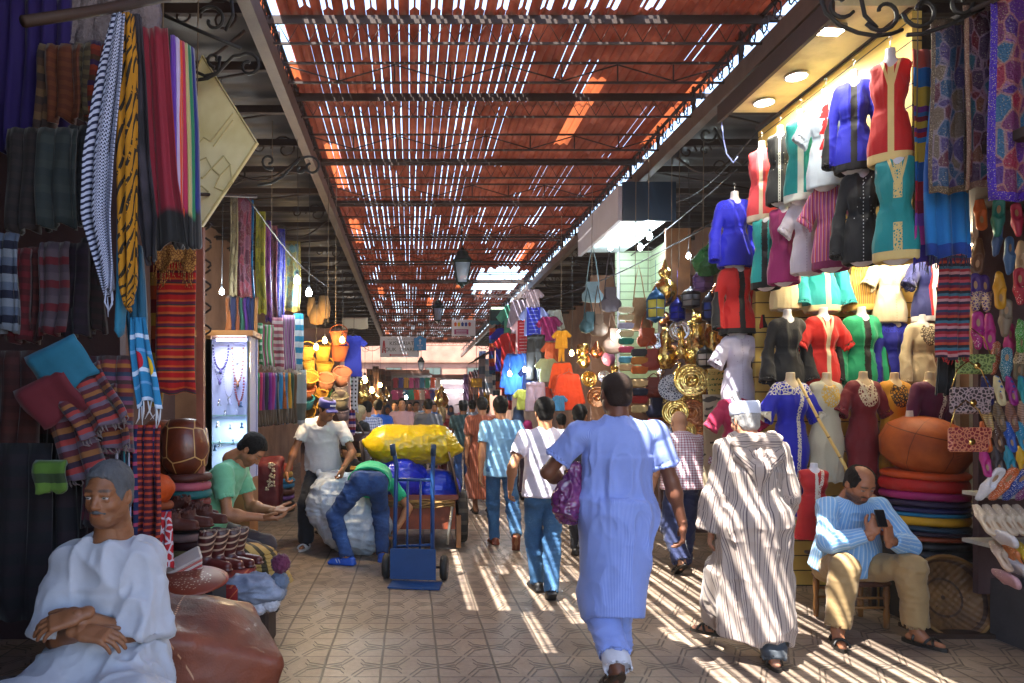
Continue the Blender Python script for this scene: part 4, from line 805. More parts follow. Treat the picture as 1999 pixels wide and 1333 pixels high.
def insole_mesh(): return MB().add([(.026*math.cos(q), -.0155, -.055+.06*math.sin(q)) for q in [2*PI*i/20 for i in range(20)]], [tuple(range(20))]).build('insole', M('insole', '#9a7a5c', rough=.7)).data
def slip_mat(c, style=''):
    def f(k):
        b = k.col(c); x, y, z = k.p
        if style == 'd': b = k.mix(((x.abs()*1.3+((z*22).fr()-.5).abs()/22*1.0)).lt(.016)*z.gt(-.02), b, '#1a5aa0' if c != '#1a5aa0' else '#c9b090')
        if style == 's': b = k.mix((z*70).fr().lt(.4), b, tuple(q*.35 for q in lin(c)))
        if style == 'g': b = k.mix(k.vor(160).lt(.3), b, '#e0d8d0')
        if style == 'f': b = k.mix(k.vor(60, feat='DISTANCE_TO_EDGE').lt(.12)*z.gt(-.01), b, '#c0a888')
        if style == 'p': b = k.mix(k.vor(75).lt(.2)*z.gt(-.01), b, '#e8e0d0')
        return b
    return M('slipper_'+c+style, f, rough=.5, var=.15)
ins = insole_mesh(); [bpy.data.objects.remove(o) for o in list(bpy.data.objects) if o.data == ins]
def slipper(label, px, py, Y, s, m, rx=0, ry=PI, rz=0, grp='slippers on the rack'):
    t = thing('slipper', label, 'slipper', W(px, py, Y) if len((px,)) else px, 0, grp, s); t.rotation_euler = (rx, ry, rz); shared('upper', tmpl('slip', slipper_mesh), m, t); o = bpy.data.objects.new('insole', ins); link(o, t); return t
UP = [(1913,415,1,'#b8581c','','orange'),(1948,425,1,'#1a7a7a','','teal toed beige'),(1985,430,.9,'#b01a50','','raspberry'),(1908,500,1,'#5a3a24','','brown'),(1945,468,.9,'#3a5a90','','denim blue'),(1968,500,1,'#3a6090','','steel blue'),(1992,500,.9,'#b89a80','','sand'),
 (1903,572,1,'#3a1a70','f','purple beaded'),(1922,574,1,'#3a1a70','f','violet flowered'),(1950,566,1,'#c08a10','','mustard'),(1990,560,1,'#a01838','p','crimson dotted'),(1908,646,1,'#a01070','p','magenta studded'),(1930,646,1,'#a01070','','plain magenta'),(1962,622,1,'#7a6a58','','taupe'),(1968,668,1,'#b02a6a','','rose pink'),(1990,655,.9,'#3a8a20','g','green glittering'),
 (1940,700,.9,'#a8502a','g','copper glittering'),(1964,712,.9,'#1a6a80','g','petrol glittering'),(1988,708,.9,'#6a5a40','f','bronze flowered')]
for i, (px, py, s, c, stl, nm) in enumerate(UP): slipper(nm+' slipper hanging on the upper part of the slipper rack', px, py, 4.75-.1*(i % 2), .95*s, slip_mat(c, stl), random.uniform(-.15, .1), PI*(1 if i % 3 else 0)+random.uniform(-.12, .12), random.uniform(-.5, .3))
GR = [(762, ['#1a1a50','#c8b88a','#8a1070','#1a8a90'], 'd', 'diamond embroidered'), (812, ['#b8965a','#7a6248','#8a5a48','#a8806a'], 's', 'ribbed'), (852, ['#c05a14','#4a2c1a','#1a4a9a','#1a7a9a'], 'p', 'studded'), (900, ['#a01a6a','#33282a','#0f7a90','#c89a10'], '', 'plain')]
CN = {'#1a1a50':'navy','#c8b88a':'cream','#8a1070':'purple','#1a8a90':'teal','#b8965a':'tan','#7a6248':'olive brown','#8a5a48':'reddish brown','#a8806a':'beige','#c05a14':'orange','#4a2c1a':'dark brown','#1a4a9a':'blue','#1a7a9a':'sea blue','#a01a6a':'magenta','#33282a':'charcoal','#0f7a90':'turquoise','#c89a10':'yellow'}
for ri, (py, cs, stl, nm) in enumerate(GR):
    for j, c in enumerate(cs): slipper('%s %s slipper toe up in the %s full row of the rack' % (nm, CN[c], ('first', 'second', 'third', 'lowest')[ri]), 1925+j*24-(ri > 1)*3, py, 4.6-.03*ri, .78, slip_mat(c, stl), -.25, 0, 0)
for j, (c, nm) in enumerate((('#c8c6cc', 'white'), ('#c05a1c', 'orange'), ('#1a3a8a', 'royal blue'), ('#7a2a6a', 'plum'))): slipper('sparkling %s slipper tilted on the top shelf' % nm, 1930+j*26, 945, 4.52, 1.0, slip_mat(c, 'g'), -.5, PI+.25, 0)
for j in range(5): slipper(('first', 'second', 'third', 'fourth', 'last')[j]+' cream slipper from the left on the middle shelf, pink lined', 1918+j*20, 1015, 4.45+.0*j, 1.05, slip_mat('#b8a690', 'p'), -.9, .35, 0)
for j, (c, nm) in enumerate((('#b8a08c', 'pink edged cream'), ('#b86a3a', 'orange edged cream'), ('#c0a02a', 'yellow edged cream'))): slipper(nm+' slipper on the lower shelf of the rack', 1950+j*24, 1085, 4.35, 1.05, slip_mat(c, 'p'), -.95, .5, 0)
for j, (px, py) in enumerate(((1955, 1050), (1975, 1105), (1960, 1128))): slipper(('white slipper with navy sole lying across the shelf edge', 'white slipper with black sole lying on the lower shelf', 'pale pink flat slipper lying lowest on the rack')[j], px, py, 4.3, 1.1, slip_mat('#b8b4b8' if j < 2 else '#b08890', 'p'), -1.3, 1.3, 0)
# ---- pouf pile on a low table, basket tray on the floor
tb = thing('low_table', 'low white topped table under the pile of leather poufs', 'table', (3.95, 5.52, 0)); MB().box((0,0,.44), (.62,.5,.03)).build('tabletop', WP, tb)
for x in (-.26, .26):
    for y in (-.2, .2): MB().box((x, y, .21), (.04,.04,.42)).build('leg', DARKW, tb)
z = .457
for i, (c, nm, t_) in enumerate((('#15181f', 'black', .085), ('#16161c', 'charcoal', .05), ('#7a3418', 'cinnamon', .035), ('#2a1c30', 'aubergine', .035), ('#12324a', 'dark blue', .035), ('#c09014', 'yellow', .065), ('#0f6a90', 'turquoise', .03), ('#16164a', 'indigo', .035), ('#241238', 'dark violet', .045), ('#98105c', 'magenta', .06), ('#b01410', 'scarlet', .09), ('#c84a14', 'orange', .05))):
    pouf_cover((3.945+random.uniform(-.008, .008), 5.5, z), .307-.0014*i, t_*1.14, leather(c), nm+' flat leather pouf in the pile beside the seated man', 'flat leather poufs piled on the low table'); z += t_*1.07
def seams(n=10):
    def f(c): 
        x, y, z = c.p; a = (y.at2(x)/(2*PI)*n).fr(); s = (a-.5).abs().gt(.47); r = (x*x+y*y).sq(); q = ((r*1).sub if 0 else (r-.09).abs()).lt(.004); return c.mix((s+q)*.6, c.ramp(c.noise(4, 4), [(.3, '#8a3a10'), (.7, '#b85a1c')]), '#5a2408')
    return f
mb = MB(); mb.lathe([(0,-.19),(.14,-.18),(.235,-.11),(.265,0),(.24,.1),(.16,.17),(.06,.2),(0,.205)], 40); o = mb.build('leather_pouf', M('pouf_orange', lambda c: (lambda x, y, z: c.mix((((((z-.04).at2(x-.05)*26/(2*PI)).fr()-.5).abs().lt(.14))*(((x-.05)*(x-.05)+(z-.04)*(z-.04)).sq().lt(.095))*y.lt(0)*.5).mx((((y.at2(x)*7/(2*PI)).fr()-.5).abs().gt(.49))*.8).mx((((z-.1).abs()).lt(.003))*.8), c.ramp(c.noise(5, 4), [(.3, '#82360f'), (.7, '#b85c20')]), '#4a1c06'))(*c.p), rough=.6, spec=.3, bump=lambda c: c.noise(12, 4)*.006+c.noise(160, 2)*.0006), None, (3.94, 5.48, z+.19)); o.rotation_euler = (.25, .1, .2); o.scale = (1.17,1.17,1.1); tag(o, 'round orange leather pouf crowning the pile, star stitched', 'pouf')
def weave(name, a, b, n=90): return M(name, lambda c: c.mix((c.st[1]*n).sin()*(c.st[0]*n*1.5).sin()*.5+.5, a, b), rough=.7, bump=lambda c: ((c.st[1]*n).sin()*(c.st[0]*n*1.5).sin())*.003)
bk = thing('basket_tray', 'round brown woven tray basket leaning on the black plinth', 'basket', W(1856, 1165, 5.1), 0); bk.rotation_euler = (1.25, 0, 0); bk.scale = (1.12, 1.12, 1.12)
MB().lathe([(0,-.07),(.14,-.065),(.22,-.03),(.25,.02),(.262,.02),(.235,-.04),(.15,-.082),(0,-.09)], 36, wob=.01).build('bowl', M('tray_weave', lambda c: (lambda x, y, z: c.mix((((x.at2(y)*8/(2*PI)).fr()-.5).abs()*.5+((x*x+y*y).sq()*9).fr().lt(.12)*.5+c.noise(30, 2)*.3).gt(.42), c.ramp(c.noise(7, 3), [(.3, '#4a3018'), (.7, '#7a5630')]), '#3a2010'))(*c.p), rough=.6, bump=lambda c: (c.p[0]*120).sin()*(c.p[1]*120).sin()*.003), bk)
MB().tube([(.255*math.cos(q), .255*math.sin(q), .02) for q in [2*PI*i/40 for i in range(41)]], .011, 6).build('rim', M('rattan', '#8a6434', rough=.6, var=.4), bk)
tag(MB().box((3.85, 5.1, .015), (.55, .3, .03)).build('floor_board', DARKW), 'flat dark board on the paving under the round basket', 'board'); tag(MB().box((3.95, 5.5, .2), (.5,.3,.38)).build('plinth', M('black_cloth_box', '#0f0d10', rough=.9)), 'black draped plinth behind the round basket', 'plinth')
stl = thing('stool', 'low wooden stool with woven seat under the man with the phone', 'stool', (3.28, 5.34, 0))
MB().box((0,0,.325), (.4,.36,.05), bev=.02).build('seat', M('seat_weave', '#5a3428', rough=.8, var=.5), stl)
for x in (-.17, .17):
    for y in (-.15, .15): MB().lathe([(.018,0),(.022,.1),(.016,.16),(.024,.24),(.02,.31)], 10, (x,y,0)).build('leg', M('stool_wood', '#8a5c2c', rough=.5, var=.3), stl)
for y in (-.15, .15): MB().tube([(-.17,y,.15), (.17,y,.15)], .01, 6).tube([(-.17,y,.22), (.17,y,.22)], .01, 6).build('stretcher', M('stool_wood'), stl)
# ================================================================ MIDDLE RIGHT : bag kiosk, metalware, clothes
OAK0 = M('oak_panel', lambda c: c.ramp(c.noise(4, 4), [(.3, '#5a3418'), (.7, '#8a5a34')]), rough=.5)
kz = thing('bag_kiosk', 'white boxed canopy of the bag kiosk with four bright bulbs', 'kiosk', (2.7, 9.1, 0))
GREYP = M('grey_board', '#b8b4c0', rough=.6, var=.15); SLG = slat('slatwall_green', '#98a888', 9)
rel(MB().box((2.4, 9.15, 3.93), (.05, 1.95, .4)), 'side_fascia', GREYP, kz); rel(MB().box((2.72, 8.16, 3.94), (.6, .05, .44)), 'front_fascia', M('navy_board', '#0c2238', rough=.4), kz); rel(MB().box((2.72, 9.15, 3.8), (.58, 1.93, .03)), 'soffit', M('soffit_white', '#c8d8dc', rough=.4), kz)
rel(MB().box((3.2, 10.12, 2.9), (.6, .05, 1.8)), 'slat_panel', SLG, kz); rel(MB().box((3.42, 9.75, 2.9), (.05, .7, 1.8)), 'slat_side', SLG, kz); rel(MB().box((3.22, 8.62, 3.35), (.3, .04, .8)), 'wooden_panel', OAK0, kz); rel(MB().box((2.93, 10.08, 2.6), (.03,.03,2.4)), 'post', GREYP, kz)
COLD = M('bulb_cold', '#ffffff', emit='#dff4ff', es=22); WARMB = M('bulb_warm', '#fff0c0', emit='#ffca70', es=22); HOLD = M('lamp_holder', '#1a1a1c', rough=.5)
def bulb(px, py, Y, top, label, warm=0, e=6, r=.03, grp='bare bulbs over the stalls'):
    p = W(px, py, Y); t = thing('light_bulb', label, 'light bulb', p, 0, grp); mb = MB(); mb.lathe([(0,-r*1.1),(r*.7,-r*.85),(r,-.0),(r*.75,r*.8),(r*.4,r*1.5),(0,r*1.5)], 12); mb.build('bulb', WARMB if warm else COLD, t); MB().lathe([(r*.45,r*1.4),(r*.5,r*2.6),(.004,r*2.8)], 10).build('holder', HOLD, t)
    MB().tube([(0,0,r*2.7), (.01,0,(top-p.z)*.5), (0,0,top-p.z)], .003, 4).build('cord', HOLD, t); light(p+(V((0,-.4,-.25)) if warm else V((0,-.05,-.02))), e, (1, .72, .38) if warm else (.8, .93, 1), r=.04)
for i, (px, py, Y) in enumerate(((1192, 483, 9.6), (1218, 462, 9.0), (1250, 483, 9.6), (1268, 462, 8.7))): bulb(px, py, Y, 3.78, ('leftmost', 'second from the left', 'third from the left', 'rightmost')[i]+' of the four cold bulbs under the kiosk canopy', 0, 1.9, .035)
bulb(1209, 652, 8.4, 3.5, 'cold bulb hanging in front of the column of clutch bags', 0, 2, .03); bulb(1116, 690, 9.5, 3.6, 'warm bulb hanging beside the yellow clothes', 1, 7); bulb(995, 730, 12, 3.6, 'cold bulb hanging by the red and blue clothes', 0, 6, .035); bulb(1024, 722, 11, 3.6, 'greenish cold bulb above the football shirts', 0, 5, .03)
bulb(1344, 500, 7.9, 4.3, 'white spiral bulb hanging by the brass stall', 0, 2, .025)
for px, py, Y, lb in ((580, 548, 7.2, 'left of two bright bulbs hanging above the baskets'), (603, 572, 7.8, 'right of two bright bulbs hanging above the baskets')): bulb(px, py, Y, 4.4, lb, 0, 3.5, .034)
bulb(433, 570, 5.9, 4.3, 'small cold bulb beside the rug display', 0, 4, .02)
for px, py, lb in ((617, 678, 'lowest warm bulb glowing among the baskets'), (634, 665, 'middle warm bulb glowing among the baskets'), (668, 664, 'warm bulb glowing under the orange baskets')): bulb(px, py, 8.3, 3.2, lb, 1, 6, .028)
for px, py, Y, lb, wm in ((793, 776, 24, 'tiny pinkish white bulb glowing over the far crowd', 0), (690, 692, 10.5, 'cold bulb beside the royal blue robe', 0), (726, 762, 15, 'warm bulb among the far left brass lamps', 1), (712, 742, 13, 'warm bulb above the far left brass lamps', 1), (742, 752, 19, 'faint warm bulb near the dark carpets', 1), (940, 770, 20, 'warm bulb among the far right rug rolls', 1)): bulb(px, py, Y, 3.4, lb, wm, 5, .05)
light(W(890, 800, 34), 60, (1, .9, .8), r=.2); light(W(790, 770, 28), 30, (1, .8, .6), r=.2)  # added fill lights without fixtures, brightening the far end of the street
# bags
def hbag(x0, y0, x1, y1, Y, c, label, strap=.25, grp='leather bags hanging at the bag kiosk', tag_=1):
    a, b = W(x0, y0, Y), W(x1, y1, Y); w, h = b.x-a.x, a.z-b.z; t = thing('handbag', label, 'bag', ((a.x+b.x)/2, Y, b.z), random.uniform(-.4, .2), grp); m = leather(c)
    ob('body', sdf([('c', (-w*.28,0,h*.28), (w*.28,0,h*.28), h*.3, h*.3, {'n': (0,1,0), 'fl': .45}), ('b', (0,0,h*.55), (w*.42,.035,h*.4), {'rd': .02, 'k': .04})], max(.009, h/22), .03, folds(.008, 14, 8, w*99)), m, t)
    mb = MB(); mb.prism([(-w*.4,h*.97),(w*.4,h*.97),(w*.38,h*.55),(0,h*.42),(-w*.38,h*.55)], -.055, -.045); mb.build('flap', m, t); MB().tube([(-w*.4,0,h*.9), (-w*.2,.02,h*.95+strap*.6), (0,.03,h*.95+strap), (w*.2,.02,h*.95+strap*.6), (w*.4,0,h*.9)], .007, 5).build('strap', m, t)
for a in ((1142, 550, 1172, 590, 8.6, '#7a98a8', 'pale blue grey shoulder bag hung highest at the kiosk', .45), (1178, 560, 1204, 608, 8.6, '#4a4048', 'pewter shoulder bag beside the pale blue grey one', .45), (1138, 608, 1160, 650, 8.5, '#2a4a52', 'dark teal slouch bag in the second row', .3), (1158, 612, 1178, 655, 8.5, '#5a4434', 'taupe bucket bag in the second row', .35),
          (1234, 580, 1262, 645, 8.3, '#9a7a5a', 'fringed patchwork bag right of the clutch column', .4), (1247, 640, 1278, 675, 8.2, '#a84a20', 'bright tan tote bag under the fringed bag', .2), (1258, 680, 1284, 722, 8.1, '#9a3e36', 'dusty red flat satchel below the tan tote', .1), (1262, 735, 1290, 775, 8.1, '#6a2418', 'oxblood satchel in the lower group', .05), (1266, 775, 1292, 815, 8.1, '#1a1a3a', 'navy satchel lowest beside the brass trays', .05), (1186, 640, 1206, 690, 8.6, '#8a6a58', 'pale brown hobo bag near the bulb', .2), (1262, 815, 1290, 850, 8.1, '#7a2414', 'rust coloured pouch under the navy satchel', .03)): hbag(*a)
for i, (py, c, nm) in enumerate(((605, '#c8bca0', 'ivory'), (620, '#b8a888', 'cream'), (636, '#9a9ab8', 'lilac grey'), (651, '#c0ae88', 'straw'), (666, '#0f6a5a', 'green'), (682, '#b03a5a', 'pink'), (702, '#4a90a8', 'sky blue'), (717, '#b89a70', 'sand'))):
    a = W(1222, py, 8.2); o = MB().box((0,0,0), (.17,.05,.075), bev=.02).build('clutch', leather(c), None, a); o.rotation_euler = (.3, 0, -.1); tag(o, nm+' clutch in the upper string of clutches at the kiosk', 'bag', 'string of small clutches'); MB().prism([(-.085,.035),(.085,.035),(.08,-.01),(0,-.03),(-.08,-.01)], -.034, -.027).build('flap', leather(c), o)
for i, (py, c, nm) in enumerate(((688, '#2a2a30', 'black'), (704, '#a86a2c', 'honey'), (722, '#b0581c', 'orange tan'), (748, '#c0a070', 'buff'), (765, '#141830', 'midnight blue'), (780, '#8a1818', 'cherry red'), (798, '#b8a070', 'wheat'))):
    a = W(1248, py, 8.1); o = MB().box((0,0,0), (.18,.05,.09), bev=.02).build('clutch', leather(c), None, a); o.rotation_euler = (.3, 0, -.1); tag(o, nm+' clutch in the lower string of clutches at the kiosk', 'bag', 'string of small clutches'); MB().prism([(-.09,.04),(.09,.04),(.085,-.01),(0,-.035),(-.085,-.01)], -.034, -.027).build('flap', leather(c), o)
# metalware
for a in ((1326, 645, 20, 8.0, SILVER, 'round silver tray hung above the brass jar'), (1350, 742, 32, 7.7, BRASS, 'largest round brass tray in the middle of the stall'), (1348, 765, 40, 7.95, BRASS, 'square brass tray behind the largest round one', 1), (1312, 757, 26, 7.8, M('enamel', lambda c: c.mix(c.vor(40, feat='DISTANCE_TO_EDGE').lt(.15), '#1a1a3a', '#a8a8b0'), rough=.3), 'dark blue enamelled plate with white pattern'), (1318, 805, 25, 7.8, BRASS, 'round embossed brass plate under the enamelled one'), (1350, 805, 26, 7.9, COPPER, 'copper plate beside the embossed brass plate'), (1338, 842, 20, 7.75, BRASS, 'small brass plate in the lowest row'), (1366, 838, 22, 7.9, COPPER, 'dark copper plate at the right of the lowest row'), (1372, 700, 20, 8.1, COPPER, 'copper tray behind the white lantern'), (1280, 665, 16, 8.2, SILVER, 'small silver plate beside the tan tote'), (1376, 790, 18, 8.1, COPPER, 'tarnished copper plate near the painted canvas'), (1150, 740, 16, 9.2, BRASS, 'small brass plate near the orange clothes'), (1166, 775, 20, 9.2, COPPER, 'copper pan right of the orange clothes'), (1180, 735, 12, 9.2, SILVER, 'tiny silver bowl above the copper pan')): plate(*a)
def vessel(px, py, Y, prof, m, label, s=1, grp='brass vessels'):
    o = MB().lathe([(r*s, z*s) for r, z in prof], 24).build('vessel', m, None, W(px, py, Y)); return tag(o, label, 'vessel', grp)
vessel(1298, 600, 8.0, [(0,.0),(.05,.02),(.1,.1),(.11,.16),(.08,.22),(.03,.26),(.05,.29),(.06,.32),(.03,.36),(.008,.42),(0,.44)], BRASS, 'onion shaped brass finial hanging at the top of the metal stall', 1.25)
vessel(1362, 722, 7.9, [(0,0),(.08,.0),(.13,.08),(.14,.2),(.1,.3),(.06,.36),(.07,.46),(.085,.48),(.07,.49),(0,.47)], BRASS, 'tall brass jar standing out at the centre of the stall', 1.05)
vessel(1300, 720, 8.1, [(0,0),(.05,.0),(.09,.06),(.09,.14),(.04,.2),(.05,.3),(.03,.36),(0,.36)], BRASS, 'slender brass ewer left of the tall jar', 1.3); vessel(1398, 610, 7.6, [(0,0),(.06,.02),(.1,.12),(.06,.22),(.02,.3),(0,.32)], COPPER, 'dark copper jug near the red coat dress'); vessel(1140, 720, 9.3, [(0,0),(.05,.02),(.09,.1),(.05,.2),(.02,.28),(0,.3)], BRASS, 'round brass pot near the warm bulb'); vessel(1138, 695, 9.3, [(0,0),(.07,0),(.075,.14),(.05,.16),(0,.16)], BRASS, 'small brass drum lamp beside the warm bulb'); vessel(1188, 715, 9.2, [(0,0),(.06,.03),(.09,.1),(.06,.17),(0,.2)], M('pink_glass', '#b06a90', rough=.25), 'pink ribbed glass globe beside the pink clutch')
r = random.Random(5)
CNT = {}
for i, (px, py) in enumerate(sorted((r.uniform(1285, 1400), r.uniform(610, 890)) for _ in range(40))):
    k = r.random(); Y = 8.35+r.random()*.3; s = r.uniform(.6, 1.1)
    nm = ('brass', 'copper', 'silver')[i % 3]; m = (BRASS, COPPER, SILVER)[i % 3]; sh = ('bowl', 'goblet', 'beaker', 'bell')[i % 4]
    prof = {'bowl': [(0,0),(.05,0),(.1,.06),(.11,.08),(.1,.075),(0,.03)], 'goblet': [(.05,0),(.015,.02),(.012,.08),(.05,.12),(.06,.19),(.05,.19),(0,.12)], 'beaker': [(0,0),(.05,0),(.065,.15),(.05,.15),(0,.02)], 'bell': [(.08,0),(.06,.06),(.04,.12),(.01,.15),(.015,.18),(0,.19)]}[sh]
    o = vessel(px, py, Y, prof, m, '%s %s at the back of the metal stall, %s of its kind from the left' % (nm, sh, ('first', 'second', 'third', 'fourth', 'fifth', 'sixth')[CNT.setdefault((nm, sh), 0)]), s*1.1, 'small metal pieces at the back of the stall'); o.name = sh; CNT[nm, sh] += 1; o.rotation_euler = (r.uniform(-.8, .8), r.uniform(-.5, .5), 0); o['group'] = 'small %s %ss at the back of the metal stall' % (nm, sh)
for a in ((1310, 690, 17, 8.15, COPPER, 'round copper tray between the ewer and the tall jar'), (1392, 655, 20, 7.9, COPPER, 'dark copper platter right of the tall brass jar'), (1290, 770, 18, 8.1, BRASS, 'brass saucer left of the enamelled plate'), (1395, 735, 20, 8.0, BRASS, 'brass dish near the white blouse'), (1296, 840, 20, 7.95, SILVER, 'pewter plate left of the lowest row'), (1378, 870, 20, 7.9, BRASS, 'brass plate touching the painted canvas'), (1340, 690, 14, 8.2, SILVER, 'small bright tin plate behind the tall jar'), (1310, 870, 22, 7.9, COPPER, 'copper dish lowest of the metal plates'), (1352, 655, 14, 8.2, BRASS, 'small brass saucer under the wire lantern')): plate(*a)
vessel(1330, 700, 8.0, [(0,0),(.04,.0),(.08,.06),(.04,.12),(.02,.2),(.05,.24),(.02,.3),(0,.36)], BRASS, 'thin brass incense burner between the ewer and the tall jar', 1.1); vessel(1392, 700, 7.8, [(0,0),(.06,.0),(.09,.08),(.05,.16),(.03,.24),(.05,.28),(0,.3)], BRASS, 'small brass pitcher under the violet lantern'); vessel(1165, 700, 9.3, [(0,0),(.05,.02),(.1,.08),(.05,.16),(.02,.22),(0,.24)], COPPER, 'squat copper pot above the copper pan'); vessel(1200, 760, 9.0, [(0,0),(.05,.0),(.08,.1),(.04,.2),(.05,.28),(0,.3)], BRASS, 'narrow brass vase left of the lower clutches')
def lantern(px, py, Y, w, h, fc, gc, label, lit=0, n=6, cat='lantern', dome=.5, grp='moroccan lanterns'):
    t = thing('lantern', label, cat, W(px, py, Y), .3, grp); fm = M('lf_'+fc, fc, rough=.4, metal=.4); gm = M('lg_'+gc, gc, rough=.15, alpha=.75, emit=gc, es=lit) if lit else M('lg_'+gc, gc, rough=.12, alpha=.8); mb = MB(); pts = [(w/2*math.cos(2*PI*i/n), w/2*math.sin(2*PI*i/n)) for i in range(n)]
    for x, y in pts: mb.tube([(x, y, -h*.6), (x*1.05, y*1.05, 0)], .005, 4)
    for z in (-h*.6, -h*.3, 0): mb.tube([(x*1.02, y*1.02, z) for x, y in pts+pts[:1]], .006, 4, smooth=False)
    mb.lathe([(w*.56,0),(w*.4,h*dome*.35),(w*.15,h*dome*.6),(w*.1,h*dome*.65),(w*.04,h*dome*.8),(0,h*dome*.85)], n); mb.lathe([(w*.5,-h*.6),(w*.2,-h*.68),(.01,-h*.75)], n); mb.tube([(0,0,h*dome*.8), (0,0,h*dome*.8+.3)], .003, 4); mb.build('frame', fm, t)
    MB().lathe([(w*.47,-h*.59),(w*.49,-.005)], n).build('panes', gm, t); return t
for a in ((1280, 585, 7.9, .2, .34, '#0c4a7a', '#b8b04a', 'blue metal lantern with yellow panes'), (1322, 598, 7.9, .17, .24, '#0f1478', '#1a24a0', 'cobalt blue box lantern'), (1348, 575, 7.8, .2, .22, '#3a3438', '#8a8a90', 'black wire lantern with clear panes'), (1386, 590, 7.6, .16, .3, '#2a2438', '#3a4a90', 'dark lantern with blue panes left of the red dress'), (1376, 690, 7.5, .17, .22, '#1c1614', '#c8c0b8', 'small black lantern with frosted white panes'), (1372, 540, 7.5, .2, .22, '#5a3a7a', '#8a6aa8', 'violet glass lantern under a green bag')): lantern(*a)
o = ob('plastic_bag', sdf([('e', (0,0,0), (.13,.1,.13)), ('c', (0,0,.1), (.02,0,.2), .04, .02, {'k': .05})], .012, .03, folds(.02, 18, 12, 4)), M('green_plastic', '#0c5a24', rough=.25, alpha=.9), None, W(1382, 512, 7.3)); tag(o, 'crumpled green plastic bag hanging above the violet lantern', 'bag')
# painted canvas and print
panel('painted_canvas', 'cream painted canvas with grey leaf pattern left of the striped robe', 'canvas', 1372, 770, 1420, 985, 6.9, M('canvas', lambda c: c.mix((c.noise(9, 1).gt(.55))*((c.p[2]*14+c.noise(4, 1)*3).fr().lt(.35)), '#a89a80', '#4a4238'), rough=.8), fold=1, amp=.008); panel('printed_cloth', 'yellow cloth with green lettering-like print above the canvas', 'cloth', 1382, 720, 1412, 775, 7.1, M('yprint', lambda c: c.mix((c.p[2]*18).fr().lt(.4)*c.noise(50, 2).gt(.5), '#c0a860', '#3a5a2a'), rough=.8), fold=1, amp=.005)
# street lanterns and signs
def street_lamp(px, py, Y, s, label, top=4.5):
    t = thing('street_lantern', label, 'street lamp', W(px, py, Y), PI/4, 'street lanterns under the roof', s); fm = M('lamp_green', '#14241f', rough=.4, metal=.4); gm = M('lamp_glass', '#9ab0c8', rough=.2, alpha=.6)
    mb = MB()
    for i in range(4):
        a = PI/2*i; c, q = math.cos(a), math.sin(a); mb.tube([(.12*c,.12*q,-.28), (.2*c,.2*q,.08)], .012, 4)
    for z, r_ in ((-.28, .12), (.08, .2)): mb.tube([(r_*math.cos(PI/2*i), r_*math.sin(PI/2*i), z) for i in range(5)], .013, 4, smooth=False)
    mb.lathe([(.24,.09),(.2,.14),(.15,.19),(.13,.26),(.05,.3),(.04,.34),(0,.36)], 4); mb.lathe([(.13,-.28),(.06,-.31),(.02,-.36),(0,-.36)], 4); mb.tube([(0,0,.34), (0,0,(top-t.location.z)/s)], .012, 6); mb.build('frame', fm, t); MB().lathe([(.112,-.275),(.19,.075)], 4).build('glass', gm, t); MB().lathe([(0,-.05),(.03,-.04),(.03,.03),(0,.06)], 10).build('bulb', M('bulb_off', '#c8c4b8', rough=.2), t)
street_lamp(902, 522, 11.5, .92, 'large hanging street lantern under the roof'); street_lamp(855, 607, 19.5, .95, 'smaller distant street lantern left of the hanging sign'); street_lamp(822, 710, 30, .9, 'far small lantern below the direction sign')
def font(txt, size, mat, loc, par, name='lettering', rx=PI/2, al='CENTER'):
    cu = bpy.data.curves.new('t', 'FONT'); cu.body = txt; cu.size = size; cu.align_x = al; cu.align_y = 'CENTER'; cu.extrude = .002; o = bpy.data.objects.new(name, cu); link(o, par); o.location = loc; o.rotation_euler.x = rx; cu.materials.append(mat); bpy.context.view_layer.update(); me = bpy.data.meshes.new_from_object(o); n_ = ob(name, me, mat, par); n_.location = loc; n_.rotation_euler.x = rx; bpy.data.objects.remove(o)
def sign(px0, py0, px1, py1, Y, m, label, nm='sign'):
    a, b = W(px0, py0, Y), W(px1, py1, Y); t = thing('sign', label, 'sign', ((a.x+b.x)/2, Y, (a.z+b.z)/2)); w, h = b.x-a.x, a.z-b.z; MB().box((0,0,0), (w,.04,h)).build('board', m, t); MB().tube([(-w*.4,0,h/2), (-w*.4,0,4.4-t.location.z)], .008, 4).tube([(w*.4,0,h/2), (w*.4,0,4.4-t.location.z)], .008, 4).build('hanger', IRON, t); return t, w, h
WS = M('sign_white', '#c4c8d8', rough=.5); INK = M('sign_ink', '#2a2c38', rough=.6); REDI = M('sign_red', '#b02a3a', rough=.6); BLUI = M('sign_blue', '#1a7ac0', rough=.5)
t, w, h = sign(742, 657, 818, 697, 17, WS, 'long white direction sign with arabic style lettering and red arrow')
for i, (tx, m) in enumerate((('KISSARIAT', INK), ('SOUK  SMARINE', INK))): font(tx, h*.26, m, (.05, -.025, h*(.16-.3*i)), t)
mb = MB(); r = random.Random(3)
for i in range(16): x = -w*.3+i*w*.042; mb.tube([(x,-.026,h*.36), (x+.012,-.026,h*.36+r.uniform(-.02,.03)), (x+.022,-.026,h*.37)], .004, 4)
mb.build('script_line', INK, t); MB().prism([(-.25,-h*.4),(-.2,-h*.34),(-.2,-h*.38),(.2,-h*.38),(.2,-h*.42),(-.2,-h*.42),(-.2,-h*.46)], -.027, -.023).build('arrow', REDI, t); MB().box((-w*.42,-.025,.0), (.03,.006,h*.6), ry=.1).box((-w*.38,-.025,.0), (.025,.006,h*.6), ry=-.1).build('emblem', REDI, t)
